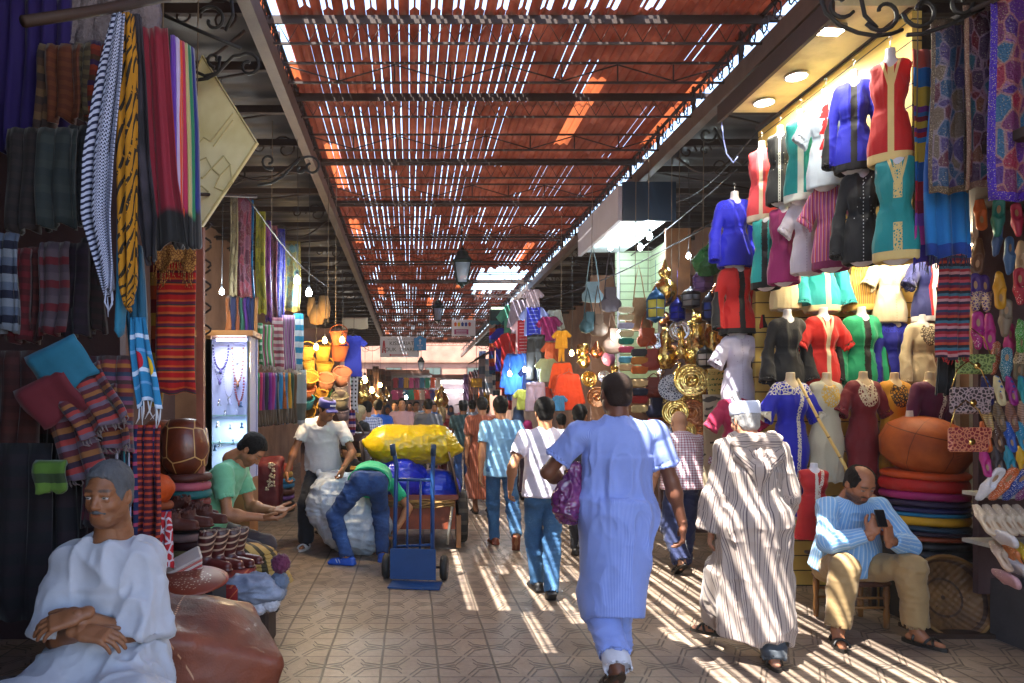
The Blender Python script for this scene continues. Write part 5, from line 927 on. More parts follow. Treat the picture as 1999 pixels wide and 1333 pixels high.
t, w, h = sign(808, 660, 832, 684, 16.8, M('board_back', '#1a7ac0', rough=.5), 'blue shield shaped sign with white arrow beside the direction sign'); MB().prism([(-w*.5,-h*.5),(w*.5,-h*.5),(w*.5,h*.4),(w*.2,h*.6),(0,h*.7),(-w*.2,h*.6),(-w*.5,h*.4)], -.035, -.021).build('shield', BLUI, t); MB().prism([(-.01,0),(.01,0),(.01,h*.25),(.035,h*.25),(0,h*.45),(-.035,h*.25),(-.01,h*.25)], -.042, -.036).build('arrow', WS, t)
font('SOUK', h*.18, WS, (0, -.04, -h*.12), t); font('DES', h*.14, WS, (0, -.04, -h*.32), t)
t, w, h = sign(882, 624, 928, 655, 15, M('sign_pale', '#c4c0ca', rough=.5), 'white hanging sign with coloured slippers and a purple panel'); MB().box((-w*.1,-.024,-h*.27), (w*.6,.008,h*.32)).build('panel_strip', M('sign_plum', '#8a1a5a', rough=.5), t)
for i, c in enumerate(('#c8501a', '#c0a01a', '#1a2a7a', '#2a3a8a', '#b03a3a')): MB().prism([(-.02,-.04),(.02,-.04),(.03,.02),(.0,.05),(-.03,.02)], -.03, -.022).build('slipper_picture', M('pic'+c, c), t, (-w*.35+i*w*.15, 0, h*.2))
mb = MB()
for i in range(3): mb.box((-w*.1,-.029,-h*(.18+.09*i)), (w*.45,.004,.008))
mb.build('text_line', WS, t)
# clothes hanging along the right, far part
def tee_mesh(sl=1, L=.62): 
    P = [('f', (0,0,-.03), (0,0,-L), .19, .22, {'n': (0,1,0), 'fl': .22, 'k': .03}), ('c', (-.15,0,-.05), (.15,0,-.05), .05, .05, {'n': (0,1,0), 'fl': .6}), ('e', (0,-.05,.02), (.07,.08,.05), {'sub': 1, 'k': .01})]
    for s in (-1, 1): P.append(('f', (s*.15,0,-.07), (s*(.3 if sl == 1 else .27),0,-.24 if sl == 1 else -.58), .06, .075 if sl == 1 else .05, {'n': (0,1,0), 'fl': .5}))
    return sdf(P, .014, .02, folds(.012, 10, 3, L))
def pants_mesh(L=.85): return sdf([('c', (-.1,0,-.06), (.1,0,-.06), .07, .07, {'n': (0,1,0), 'fl': .5}), ('f', (-.08,0,-.1), (-.11,0,-L), .095, .075, {'n': (0,1,0), 'fl': .4}), ('f', (.08,0,-.1), (.11,0,-L), .095, .075, {'n': (0,1,0), 'fl': .4}), ('b', (0,0,-.02), (.17,.05,.03), {'rd': .02})], .014, .02, folds(.01, 10, 3, 2))
HG = M('hanger_metal', '#6a6a70', rough=.4, metal=.8)
def hung(kind, px, y0, y1, Y, m, label, rz=0, grp=None, wd=1):
    L = {'tee': .62, 'long': .7, 'pants': .85, 'shorts': .5, 'dress': 1.0}[kind]; s = (y1-y0)*Y/F/L; me = tmpl('h'+kind, lambda: pants_mesh(L) if kind in ('pants', 'shorts') else tee_mesh(1 if kind != 'long' else 2, L)); nm = {'tee': 'tshirt', 'long': 'long_shirt', 'pants': 'trousers', 'shorts': 'shorts', 'dress': 'robe'}[kind]
    t = thing('hanging_'+nm, label, nm.replace('_', ' '), W(px, y0, Y), rz, grp, s); t.scale.x = s*wd; shared('garment', me, m, t); MB().tube([(-.15,0,-.02), (0,0,.05), (.15,0,-.02)], .005, 4).tube([(0,0,.05), (.0,0,.09), (.02,0,.11)], .004, 4).build('hanger', HG, t)
def numbered(name, a, b): return M(name, lambda c: c.mix((c.p[0].abs().gt(.15))+(c.p[2]*12).fr().lt(.15)*c.p[0].abs().lt(.1), a, b), rough=.7)
RH = 'clothes hanging along the right shops'
for a in (('tee', 1040, 565, 605, 12.0, cloth('#b8a8b8'), 'white football shirt with dark badge hung highest'), ('tee', 1042, 600, 655, 11.8, numbered('jb', '#1a2ab0', '#8a9ad8'), 'blue football shirt with pale stripes'), ('long', 1018, 585, 650, 12.8, cloth('#a8a0b8'), 'lilac white long shirt left of the blue football shirt'), ('tee', 1008, 595, 668, 13.4, cloth('#4a9a88'), 'mint green shirt behind the lilac one'), ('dress', 1022, 625, 700, 12.4, numbered('jr', '#b01828', '#d8b0b8'), 'red and white striped football kit'), ('pants', 1046, 655, 742, 11.0, M('blkp', lambda c: c.mix((c.p[0].abs()-.2).abs().lt(.012), BLK, '#a0a0a0'), rough=.7), 'black tracksuit trousers with white side lines'), ('shorts', 1045, 748, 802, 10.6, cloth('#b0a0c0'), 'white shorts below the black trousers'),
          ('tee', 1072, 618, 665, 11.6, cloth('#8a1058'), 'magenta shirt right of the football shirts'), ('long', 1082, 605, 650, 11.8, cloth('#b8c0b8'), 'pale shirt behind the magenta one'), ('tee', 1096, 645, 680, 10.5, cloth('#c88a10'), 'golden yellow shirt of a child outfit'), ('pants', 1096, 678, 706, 10.5, cloth('#c88a10'), 'golden yellow trousers under the yellow shirt'), ('long', 1097, 708, 768, 10.3, cloth('#c84410'), 'bright orange tunic below the yellow outfit'), ('long', 1110, 730, 800, 10.0, cloth('#b83410'), 'burnt orange robe right of the bright orange tunic'), ('tee', 1078, 668, 712, 10.9, cloth('#a8440f'), 'dull orange shirt left of the yellow outfit'), ('tee', 1068, 700, 745, 10.8, cloth('#a8b48a'), 'pale green top beside the black trousers'), ('tee', 1092, 772, 802, 9.9, cloth('#1a5a90'), 'small blue shirt with pink print at head height'),
          ('dress', 985, 640, 725, 14.0, cloth('#1a1aa0'), 'deep blue robe in the middle of the right hand clothes'), ('dress', 1000, 650, 760, 13.0, cloth('#a81018'), 'red robe near the cold bulb'), ('long', 1010, 690, 770, 12.2, cloth('#0c4a9a'), 'cobalt long shirt under the football kit'), ('tee', 1035, 715, 760, 11.4, cloth('#16306a'), 'navy shirt with green print'), ('tee', 1022, 760, 800, 11.2, cloth('#8a8a30'), 'olive and black top at head height'), ('long', 1062, 755, 800, 10.8, cloth('#b03410'), 'orange red shirt behind the white shorts')): hung(*a, rz=-.35, grp=RH)
RG = [(955, 640, 966, 730, 16, ['#c85a10', '#a81840', '#4a2a8a', '#1a5a9a'], 'orange to purple banded blanket'), (968, 620, 978, 760, 15.4, ['#8a1418', '#3a1018', '#b8401a'], 'dark red kilim strip'), (979, 640, 990, 800, 15, ['#b8201a', '#7a1018', '#c8602a'], 'bright red ribbed rug'), (948, 700, 962, 770, 16.5, ['#8aa0b8', '#c8c8d0'], 'pale blue striped towel'), (962, 712, 976, 772, 16, ['#c0c4c8', '#4a5a70'], 'white and navy striped towel'), (935, 685, 948, 775, 18, ['#6a7a98', '#a8a0b8'], 'grey blue hanging cloth'), (905, 730, 918, 790, 24, ['#7a5a80', '#5a3a60'], 'mauve rug roll'), (915, 725, 924, 792, 22, ['#5a2a28', '#8a5a4a'], 'brown rug roll'), (924, 722, 934, 794, 21, ['#2a2430', '#5a4a58'], 'charcoal rug roll'), (934, 718, 944, 796, 20, ['#7a3420', '#a86a4a'], 'rust rug roll'), (990, 690, 1000, 800, 14, ['#1a3a8a', '#a81a2a'], 'blue and red banded blanket'), (945, 765, 956, 800, 17, ['#c89a20', '#8a6a10'], 'small yellow cloth')]
for i, (a, b, c_, d, Y, cols, lb) in enumerate(RG): panel('hanging_rug', lb+' in the far right row', 'rug', a, b, c_, d, Y, bands('rg%d' % i, cols, n=3), rz=-.4, fold=2, amp=.03, group='rugs and blankets far along the right')
o = thing('yellow_board', 'plain yellow board hanging over the far crowd', 'sign', W(930, 747, 18)); MB().box((0,0,0), (.28,.03,.22)).build('board', M('yb', '#b88a10', rough=.6), o); MB().tube([(0,0,.1), (0,0,1.2)], .006, 4).build('cord', IRON, o)
aw = MB().grid(lambda u, v: (2.6-1.0*u+0*v, 17+2.5*v, 3.3-.55*u+.02*math.sin(v*9)), 6, 8, .02).build('awning', M('awning_brown', '#4a3434', rough=.9, var=.4)); tag(aw, 'sagging brown awning over the far right stalls', 'awning')
o = thing('shop_sign', 'dark green box sign with scalloped valance hanging over the far right shops', 'sign', (W(970, 618, 15).x, 15, W(970, 618, 15).z)); MB().box((0,0,0), (.3,.25,.3), bev=.01).build('sign_box', M('box_green', '#0f2c30', rough=.5), o); MB().prism([(-.17,.0),(.17,.0),(.17,-.06),(.12,-.1),(.06,-.06),(0,-.1),(-.06,-.06),(-.12,-.1),(-.17,-.06)], -.15, -.13).build('valance', M('box_teal', '#1a5a6a', rough=.7), o, (0, 0, -.1)); MB().box((0,-.13,.16), (.26,.03,.03)).build('light_tube', M('tube_dim', '#e0e8d0', emit='#e8f0d0', es=1.5), o)
# shelves behind goods (right)
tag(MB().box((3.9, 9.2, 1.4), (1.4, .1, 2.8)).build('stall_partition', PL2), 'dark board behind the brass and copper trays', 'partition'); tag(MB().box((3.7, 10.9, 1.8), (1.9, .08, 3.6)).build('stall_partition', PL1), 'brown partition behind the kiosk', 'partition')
# far end shops
def shop(x0, x1, Y, zt, lb, cols, cat='shop'):
    t = thing('shop', lb, cat, ((x0+x1)/2, Y, 0)); w = x1-x0; MB().box((0,.1,zt/2), (w,.1,zt)).build('back_wall', PL2, t); MB().box((0,-.35,zt+.1), (w+.2,.9,.08), rx=-.2).build('awning', M('aw'+lb[:5], '#6a5a58', rough=.9, var=.3), t); MB().box((0,-.1,zt+.28), (w,.1,.3)).build('facade', PL3, t); return t
shop(-1.6, .9, 33, 2.9, 'clothes shop facing us at the far end of the street', None); shop(.95, 3.4, 33.5, 2.7, 'dark shop with a cold strip light at the far end', None)
o = thing('strip_light', 'cold strip light inside the far dark shop', 'ceiling light', (2.1, 33.1, 2.35)); MB().box((0,0,0), (1.4,.06,.06)).build('tube', COLD, o); light((2.1, 32.8, 2.3), 40, (.8, 1, .95), r=.3)
r = random.Random(8); CC = [('#8a1030', 'crimson'), ('#c84a1a', 'orange'), ('#1a6a90', 'teal blue'), ('#b03a7a', 'pink'), ('#2a2a80', 'indigo'), ('#a89a90', 'grey'), ('#12806a', 'green'), ('#7a1a5a', 'plum'), ('#b88a20', 'ochre')]
for i in range(9):
    for j in range(2): hung('tee' if j else 'dress', 772+i*10.4, 737+j*24, 757+j*23, 32.4, cloth(CC[(i*4+j*3) % 9][0]), '%s garment, number %d from the left in the %s row of the far shop' % (CC[(i*4+j*3) % 9][1], i+1, ('upper', 'lower')[j]), grp='garments in front of the far shop')
vessel(862, 800, 27, [(0,0),(.15,.1),(.25,.3),(.2,.5),(.1,.65),(.12,.7),(0,.85)], BRASS, 'large brass lamp hanging in front of the far shops', 1.1)
# ---- cables and pipes
for i, (a, b, Y1, Y2, sag, nm) in enumerate((((1300, 400), (1480, 255), 9.5, 6.4, .15, 'black cable sagging toward the dress stall'), ((1200, 520), (1440, 330), 11, 6.6, .05, 'taut line over the hanging tunics'), ((1060, 585), (1400, 430), 12, 7, .1, 'long thin cable over the bag kiosk'), ((480, 380), (640, 560), 6, 9, .1, 'cable looping past the textile display on the left'))):
    p, q = W(*a, Y1), W(*b, Y2); tag(MB().tube([p+(q-p)*t-V((0,0,sag*math.sin(PI*t))) for t in [i/12 for i in range(13)]], .008, 5).build('cable', HOLD), nm, 'cable')
for i, (px, Y, z0, z1) in enumerate(((1240, 8, 3.0, 4.4), (1265, 8, 2.9, 4.4), (1310, 7.8, 2.8, 4.4), (1325, 7.7, 3.1, 4.4), (1155, 8.6, 2.9, 4.4), (1095, 10.5, 2.6, 4.4), (1372, 7.3, 3.1, 4.4), (530, 7, 3.3, 4.4), (640, 8.5, 2.6, 4.4), (655, 8.5, 2.5, 4.4), (385, 4.6, 3.6, 4.5), (318, 3.4, 3.4, 4.5), (1790, 4.2, 3.3, 4.4))): tag(MB().tube([((px-CX)*Y/F, Y, z0), ((px-CX)*Y/F+.01, Y, z1)], .004, 4).build('ceiling_wire', cloth('#6a5a48')), 'thin vertical wire hanging from the canopy '+('above the brass stall', 'above the tan tote bag', 'over the blue lantern', 'over the silver tray', 'over the pale blue bag', 'over the orange tunic', 'over the violet lantern', 'by the yellow green sequins', 'left of the straw bundles', 'right of the straw bundles', 'past the lozenge panel', 'beside the folded shawls at the left', 'in front of the striped shawl')[i], 'wire', 'wires hanging from the canopies')
o = MB().tube([W(1408, 225, 6.2), W(1412, 270, 6.2), W(1418, 300, 6.1), W(1432, 318, 6.1), W(1440, 305, 6.1)], .006, 5).build('loose_wires', M('wire_blue', '#6a78b0', rough=.5)); tag(o, 'tangle of pale blue loose wires under the stall ceiling', 'wire')
# ================================================================ LEFT SIDE
# ---- jewellery case
cs = thing('jewellery_case', 'brightly lit wooden jewellery case full of necklaces', 'display case', (-1.62, 6.15, 0)); OAK = M('oak', lambda c: c.ramp(c.noise(4, 4), [(.3, '#7a4a22'), (.7, '#a06a38')]), rough=.5)
a, b = W(384, 655, 6.0), W(488, 655, 6.0); x0, x1 = a.x, b.x; zt = a.z
rel(MB().box(((x0+x1)/2, 6.15, zt+.02), (x1-x0+.06, .36, .045)), 'top_board', OAK, cs); rel(MB().box((x0+.1, 6.0, (zt+1.05)/2), (.045,.04,zt-1.05)).box((x0+.1, 6.0, 1.6), (.045,.04,zt-1.06)), 'frame_post', OAK, cs)
rel(MB().box((x1-.008, 6.0, 1.55), (.016,.02,1.2)), 'corner_strip', M('alu'), cs); rel(MB().box(((x0+x1)/2, 6.15, .5), (x1-x0, .34, 1.0)), 'cabinet', OAK, cs)
LIN = M('case_lining', '#9a9cc0', rough=.7); rel(MB().box(((x0+x1)/2, 6.3, 1.6), (x1-x0, .03, zt-1.0)).box((x1-.02, 6.16, 1.6), (.02,.3,zt-1.0)), 'lining', LIN, cs)
for z in (1.01, 1.3, 1.53): rel(MB().box(((x0+x1)/2, 6.15, z), (x1-x0-.03, .26, .012)), 'glass_shelf', M('glass_shelf', '#a8c8c4', rough=.1, alpha=.6), cs)
rel(MB().add([(x0+.12,5.99,1.03),(x1,5.99,1.03),(x1,5.99,zt),(x0+.12,5.99,zt)], [(0,1,2,3)]), 'glass_pane', M('case_glass', '#c8d8d8', rough=.03, alpha=.06), cs)
rel(MB().box((x1-.16, 6.05, zt-.03), (.26,.03,.02)).box((x0+.04, 6.05, zt-.03), (.06,.03,.02)), 'light_strip', M('strip', '#ffffff', emit='#dfe8ff', es=4), cs); light((x1-.16, 6.1, zt-.06), 1.3, (.85, .9, 1), area=(.26, .05)); light((x1-.16, 6.14, 1.5), .6, (.75, 1, .95), area=(.3, .05)); light((x1-.16, 6.14, 1.27), .6, (.75, 1, .95), area=(.3, .05))
r = random.Random(4); NK = [(432, 675, 30, 46, '#3a3068', 'dark violet bead necklace'), (465, 680, 22, 66, '#8a5a3a', 'amber bead necklace'), (448, 735, 20, 40, '#6a6a70', 'fine silver chain with pendant'), (468, 738, 18, 46, '#7a2a3a', 'garnet bead necklace'), (430, 690, 22, 52, '#4a3a78', 'blue violet inner necklace'), (396, 690, 14, 80, '#4a4a58', 'long dark chain in the side window'), (398, 700, 10, 40, '#8a8a90', 'short silver chain in the side window'), (464, 672, 14, 30, '#a8a4a0', 'short silver chain at the top right of the case')]
for px, py, w, d, c, lb in NK:
    p = W(px, py, 6.27); W_ = w*6.27/F/2; D = d*6.27/F; mb = MB()
    for i in range(25): t_ = PI*i/24; mb.ball(V((-W_*math.cos(t_), -.015, -D*math.sin(t_))), .0095 if 'bead' in lb else .005, 6)
    mb.ball(V((0, -.02, -D-.02)), .014, 6, sz=1.8); tag(mb.build('necklace', leather(c), None, p), lb+' in the lit case', 'necklace', 'necklaces in the jewellery case')
for i, (px, py) in enumerate(((428, 792), (448, 790), (470, 795), (425, 835), (450, 838), (472, 836), (430, 872), (455, 868), (474, 874), (440, 812), (462, 812), (420, 880))):
    o = MB().lathe([(.018,0),(.02,.005),(.006,.02),(.012,.04),(.005,.05),(0,.055)], 10).ball((0,-.012,.02), .008, 6).build('jewellery_stand', (SILVER, LIN, leather('#3a5a8a'))[i % 3], None, W(px, py, 6.1)); tag(o, 'small %s jewellery stand on the %s glass shelf, %s' % (('silver', 'white', 'dark blue')[i % 3], ('upper', 'middle', 'lowest')[min(2, i//3)] if i < 9 else ('upper rear', 'upper front', 'lowest front')[i-9], ('left', 'centre', 'right')[i % 3]), 'stand', 'small stands in the jewellery case')
# ---- yellow lozenge sign panel
lz = thing('lozenge_panel', 'large cream lozenge shaped glossy panel hung on edge at the left', 'panel', W(430, 275, 4.9), -.25); s = 4.9/F; pts = [(-75, 95), (-38, 170), (78, -10), (-42, -165), (-75, -120)]; pts = [(x*s, z*s) for x, z in pts]
MB().prism(pts, 0, .03).build('board', M('lozenge', lambda c: c.mix(c.noise(2.2, 1).ss(.55, .62)*.25, c.ramp(c.noise(3, 3), [(.35, '#e0d298'), (.65, '#fbf2c8')]), '#d8c89a'), rough=.08, spec=.8), lz)
mb = MB(); G_ = lambda x, z: (x*s, -.004, z*s)
for P in (((-60,-12),(-35,10),(-20,0),(28,52)), ((-15,-10),(28,38)), ((-62,-40),(-30,-30),(-18,-52),(-38,-70),(-60,-62)), ((-18,-52),(8,-30),(22,-48),(0,-68),(-18,-52)), ((0,-68),(-12,-90),(10,-100),(26,-84),(22,-48)), ((-60,-95),(-40,-85),(-25,-98))): mb.tube([G_(*q) for q in P], .006, 4, smooth=False)
mb.build('relief_lines', M('relief', '#b8aa74', rough=.3), lz); mb = MB()
for z in (1, ): mb.tube([(x, -.006, zz) for x, zz in pts+pts[:1]], .008, 4, smooth=False)
mb.build('rim', M('lozenge_rim', '#b8aa74', rough=.2), lz)
# ---- textiles near the camera, left
NL = thing('wooden_rail', 'thick wooden rail carrying the scarves at the upper left', 'rail', (0,0,0)); MB().tube([W(45, 42, 2.7), W(180, 22, 2.95), W(330, -8, 3.3)], .022, 8).build('pole', DARKW, NL)
KEF = M('keffiyeh', lambda c: (lambda s: c.mix(((s[0]*22+(s[1]*90).fr().lt(.5)*.5).fr().lt(.5)*(s[1]*90).fr().lt(.8)).mx(0)*(s[0].gt(.45)) + (s[0].lt(.45))*((s[1]*52+s[0]*5).fr().lt(.45)), '#a8b0cc', '#12183a'))(c.sep(c.att('st'))), rough=.9, var=.2, weave=1)
def scarf(name, label, pts, w, Y, mat, fringe=0, fcol=None, cat='scarf', fold=3, amp=.03, group=None, th=.006):
    P = [W(x, y, Y) for x, y in pts]; n = len(P)-1; ws = [q*Y/F for q in w]; r = random.Random(pts[0][0]); ph = r.random()*6; mb = MB()
    def cen(v): i = min(int(v*n), n-1); t_ = v*n-i; return P[i].lerp(P[i+1], t_), ws[i]+(ws[i+1]-ws[i])*t_
    def fn(u, v): c, q = cen(v); return c+V(((u-.5)*q, amp*(.5+.5*v)*math.sin(fold*u*2*PI+ph+v*1.2)+amp*.3*math.sin(fold*4.4*u*PI+v), .02*math.sin(u*PI*2+ph)*v))
    mb.grid(fn, fold*9, 24, th); o = mb.build(name, mat); tag(o, label, cat, group)
    if fringe:
        mb = MB(); k = int(ws[-1]/.014)+2
        for i in range(k): p = V(fn((i+.5)/k, 1)); mb.tube([p, p+V((r.uniform(-.01,.01), 0, -fringe*.5)), p+V((r.uniform(-.02,.02), r.uniform(-.01,.01), -fringe*r.uniform(.7, 1)))], [.003,.004,.0015], 4)
        mb.build('fringe', fcol or mat, o)
    return o
scarf('keffiyeh_scarf', 'blue and white checked keffiyeh scarf hanging from the wooden rail', [(233, 28), (215, 150), (195, 300), (190, 420), (208, 520), (214, 570)], [24, 50, 62, 60, 34, 16], 3.05, KEF, .1, cloth('#a8b0cc'), fold=2)
scarf('mustard_scarf', 'mustard and black patterned scarf beside the keffiyeh', [(250, 28), (250, 120), (248, 300), (250, 440), (252, 560), (253, 600)], [16, 34, 38, 34, 30, 6], 3.1, M('mustard', lambda c: c.mix((c.st[0]*7+c.st[1]*16+(c.st[1]*40).sin()*.15).fr().lt(.36)*c.noise(30, 2).gt(.4), '#a87208', '#1a1208'), rough=.9, var=.3), fold=2)
scarf('dark_scarf', 'dark grey and black scarf between the mustard and the crimson one', [(268, 30), (272, 150), (278, 300), (290, 420), (296, 510)], [14, 32, 36, 40, 20], 3.15, M('dkscarf', lambda c: c.ramp(c.noise(5, 3), [(.4, '#15121a'), (.7, '#3a3440')]), rough=.9), fold=2)
scarf('turquoise_scarf', 'narrow turquoise scarf edge showing beside the keffiyeh', [(239, 60), (238, 250), (236, 420), (236, 560), (232, 650)], [6, 12, 14, 14, 6], 3.12, cloth('#1a6a8a'), fold=1)
def ombre(name, a, b, q): return M(name, lambda c: c.ramp(c.sep(c.att('st'))[1], [(0, a), (q-.02, a), (q+.03, b), (1, b)]), rough=.8, sheen=.3, var=.15)
scarf('crimson_shawl', 'crimson shawl fading to black, widest on the rail', [(300, 55), (308, 200), (318, 350), (325, 420), (330, 480)], [55, 60, 62, 72, 80], 3.3, ombre('omb1', '#7a0a26', '#0a080c', .72), fold=2, amp=.018)
for i, (px, c, nm) in enumerate(((337, '#5a2a9a', 'violet'), (343, '#b0a0c8', 'pale lilac'), (349, '#c8420c', 'orange'), (355, '#a01848', 'raspberry'), (361, '#a89a68', 'sand'), (367, '#16704a', 'green'), (373, '#0c1a6a', 'navy'))): scarf('narrow_shawl', nm+' folded shawl edge in the row beside the crimson shawl', [(px, 70+i*4), (px+2+i, 250), (px+4+i, 400), (px+6+i, 480)], [7, 8, 9, 11], 3.36+.02*i, ombre('omb2'+c, c, '#0a080c', .7+.03*(i % 3)), fold=1, amp=.02, group='row of folded ombre shawls')
scarf('tasselled_scarf', 'sky blue scarf with white stripes, red and yellow flowers and white tassels', [(270, 620), (275, 680), (285, 740), (292, 790)], [30, 42, 50, 50], 3.2, M('bluefl', lambda c: (lambda s: c.mix(((s[0]-.35)*(s[0]-.35)+(s[1]-.48)*(s[1]-.48)*1.6).sq().lt(.13+0), c.mix(((s[0]-.8)*(s[0]-.8)+(s[1]-.5)*(s[1]-.5)*1.6).sq().lt(.13), c.cyc(s[1]*2.6, ['#1d6e9c', '#b0c0d8', '#1d6e9c', '#5a8ab8'], [3, .8, 2, .6]), '#c8a01a'), '#a01028'))(c.sep(c.att('st'))), rough=.9, weave=1), .09, cloth('#c0c4d0'), fold=2, amp=.02)
scarf('blue_lace_scarf', 'dark blue scarf with black tassels behind the flowered one', [(262, 480), (264, 560), (268, 640), (270, 700)], [30, 36, 34, 20], 3.28, cloth('#14506e'), .06, cloth('#08080c'))
panel('sheepskin', 'pile of off-white fluffy fleeces at the upper left behind the rail', 'fleece', 128, -10, 300, 105, 3.7, M('fleece', '#8a7f86', rough=1, var=.5, bump=lambda c: c.noise(30, 4)*.03), fold=5, amp=.08, th=.05)
panel('purple_curtain', 'deep purple curtain at the top left corner', 'curtain', -20, -20, 135, 300, 3.6, cloth('#241060'), fold=5, amp=.05)
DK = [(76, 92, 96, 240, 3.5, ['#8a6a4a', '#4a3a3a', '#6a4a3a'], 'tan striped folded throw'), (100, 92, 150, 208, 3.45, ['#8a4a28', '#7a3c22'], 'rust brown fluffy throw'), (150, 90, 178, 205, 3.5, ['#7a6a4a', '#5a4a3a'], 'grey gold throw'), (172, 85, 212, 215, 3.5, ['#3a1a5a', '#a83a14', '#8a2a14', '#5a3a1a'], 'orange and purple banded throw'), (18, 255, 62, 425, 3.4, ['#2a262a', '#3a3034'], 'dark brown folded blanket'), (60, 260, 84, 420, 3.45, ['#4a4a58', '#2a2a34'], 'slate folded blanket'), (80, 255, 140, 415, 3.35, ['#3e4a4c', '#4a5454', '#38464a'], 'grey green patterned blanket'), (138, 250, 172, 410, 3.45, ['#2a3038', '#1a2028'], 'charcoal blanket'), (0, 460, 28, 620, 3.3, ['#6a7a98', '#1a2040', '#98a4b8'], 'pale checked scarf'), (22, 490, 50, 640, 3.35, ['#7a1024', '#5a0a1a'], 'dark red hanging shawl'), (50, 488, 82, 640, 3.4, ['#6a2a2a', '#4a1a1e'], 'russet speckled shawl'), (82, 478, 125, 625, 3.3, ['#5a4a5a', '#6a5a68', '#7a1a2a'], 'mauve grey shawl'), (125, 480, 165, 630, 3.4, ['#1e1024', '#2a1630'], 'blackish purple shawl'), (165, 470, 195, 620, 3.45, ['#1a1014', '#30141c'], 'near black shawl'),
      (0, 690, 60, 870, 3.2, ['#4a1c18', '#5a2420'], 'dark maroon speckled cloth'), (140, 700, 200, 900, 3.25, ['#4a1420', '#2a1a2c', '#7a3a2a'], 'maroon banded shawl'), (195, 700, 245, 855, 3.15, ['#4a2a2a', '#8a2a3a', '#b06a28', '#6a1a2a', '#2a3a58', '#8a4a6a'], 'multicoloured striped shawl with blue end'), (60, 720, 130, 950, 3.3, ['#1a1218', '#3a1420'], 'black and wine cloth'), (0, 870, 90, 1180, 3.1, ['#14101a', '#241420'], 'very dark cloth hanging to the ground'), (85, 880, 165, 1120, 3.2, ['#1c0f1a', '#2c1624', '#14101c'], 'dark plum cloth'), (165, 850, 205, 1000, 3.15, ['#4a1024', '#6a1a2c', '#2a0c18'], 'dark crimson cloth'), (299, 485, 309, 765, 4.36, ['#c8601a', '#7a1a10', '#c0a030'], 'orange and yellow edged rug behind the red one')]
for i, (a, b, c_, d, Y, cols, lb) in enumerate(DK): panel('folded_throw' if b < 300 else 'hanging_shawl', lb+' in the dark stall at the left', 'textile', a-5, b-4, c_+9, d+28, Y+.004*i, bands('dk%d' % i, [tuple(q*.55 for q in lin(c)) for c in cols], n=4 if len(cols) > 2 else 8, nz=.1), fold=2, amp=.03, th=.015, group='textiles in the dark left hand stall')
for i, (a, b, c_, d, Y, col, lb) in enumerate(((45, 680, 150, 765, 2.95, '#14607c', 'folded teal blue cloth draped aslant in the dark stall'), (25, 745, 130, 830, 2.98, '#5a0c1c', 'folded dark red cloth under the teal one'))): o = panel('folded_cloth', lb, 'cloth', a, b, c_, d, Y, cloth(col), fold=1, amp=.015, th=.02); o.rotation_euler = (.5, -.45, 0)
PLAID = M('plaid', lambda c: (lambda s: c.mix((s[0]*4).fr().lt(.35), c.mix((s[1]*22).fr().lt(.4), '#4a0c24', '#b03a1a'), c.mix((s[1]*11).fr().lt(.3), '#16204a', '#a83a5a')))(c.sep(c.att('st'))), rough=.9, var=.3)
panel('checked_shawl', 'long maroon and orange checked shawl hanging behind the seated man in white', 'shawl', 245, 830, 312, 1090, 3.35, PLAID, fold=3, amp=.03); panel('thin_striped_shawl', 'white and turquoise pinstriped shawl beside the checked one', 'shawl', 228, 840, 256, 1080, 3.3, bands('pinw', ['#a8a8c0', '#1a1428', '#1a6a7a', '#2a1428'], ax=0, n=3), fold=2, amp=.02)
for i, (a, b, c_, d, rot) in enumerate(((95, 730, 200, 850, -.5), (70, 770, 150, 940, -.35), (140, 760, 230, 880, -.25))):
    o = panel('striped_blanket', ('upper', 'leftmost', 'lower right')[i]+' of three tilted maroon and gold striped blankets', 'blanket', a, b, c_, d, 3.05+.05*i, bands('tb%d' % i, ['#4a0f1c', '#7a4a22', '#2a1428', '#8a2a28', '#5a4a5a'], n=3, nz=.15), fold=2, amp=.03, th=.012, fringe=.03, fcol=cloth('#6a5a5a')); o.rotation_euler.y = rot
panel('green_cloth', 'small folded olive green striped cloth low in the dark stall', 'cloth', 70, 905, 130, 960, 3.0, bands('grn', ['#4a6a1e', '#2a3a1a', '#5a7a2a']), fold=1, amp=.01, th=.02); 
RR = panel('red_striped_rug', 'tall red, orange and purple striped rug hanging behind the poufs', 'rug', 306, 490, 383, 768, 4.3, bands('redrug', ['#b01010', '#c8501a', '#6a1438', '#3a3a34', '#c8501a', '#b80f10', '#c8602a', '#5a0f24'], [3,1.2,1.6,.8,1,3,1.5,1.6], n=6.5), fold=1.5, amp=.012)
o = panel('gold_fringed_cloth', 'gold crochet cloth with fringe over the top of the red rug', 'cloth', 302, 478, 382, 520, 4.2, M('crochet', lambda c: c.mix(c.vor(60, feat='DISTANCE_TO_EDGE').lt(.1), '#b08040', '#6a3a14'), rough=.9), fold=2, amp=.02, fringe=.1, rag=.05)
tag(MB().box((W(392, 500, 4.6).x, 4.6, 1.6), (.045, .045, 2.3)).build('wooden_post', M('post_red', '#8a4a34', rough=.6, var=.4)), 'reddish wooden post between the rug and the dark alcove', 'post')
tag(MB().tube([W(372, 378, 4.7), W(500, 384, 5.6)], .012, 6).build('rail', DARKW), 'thin wooden rail in front of the lozenge panel', 'rail'); mb = MB()
for i in range(5): mb.tube([W(402+10*math.sin(t*.9+i), 430+i*48+t*5, 5.2) for t in range(10)], .008, 4)
tag(mb.build('iron_scrollwork', IRON), 'black curled iron scrollwork in the alcove beside the rug', 'ironwork')
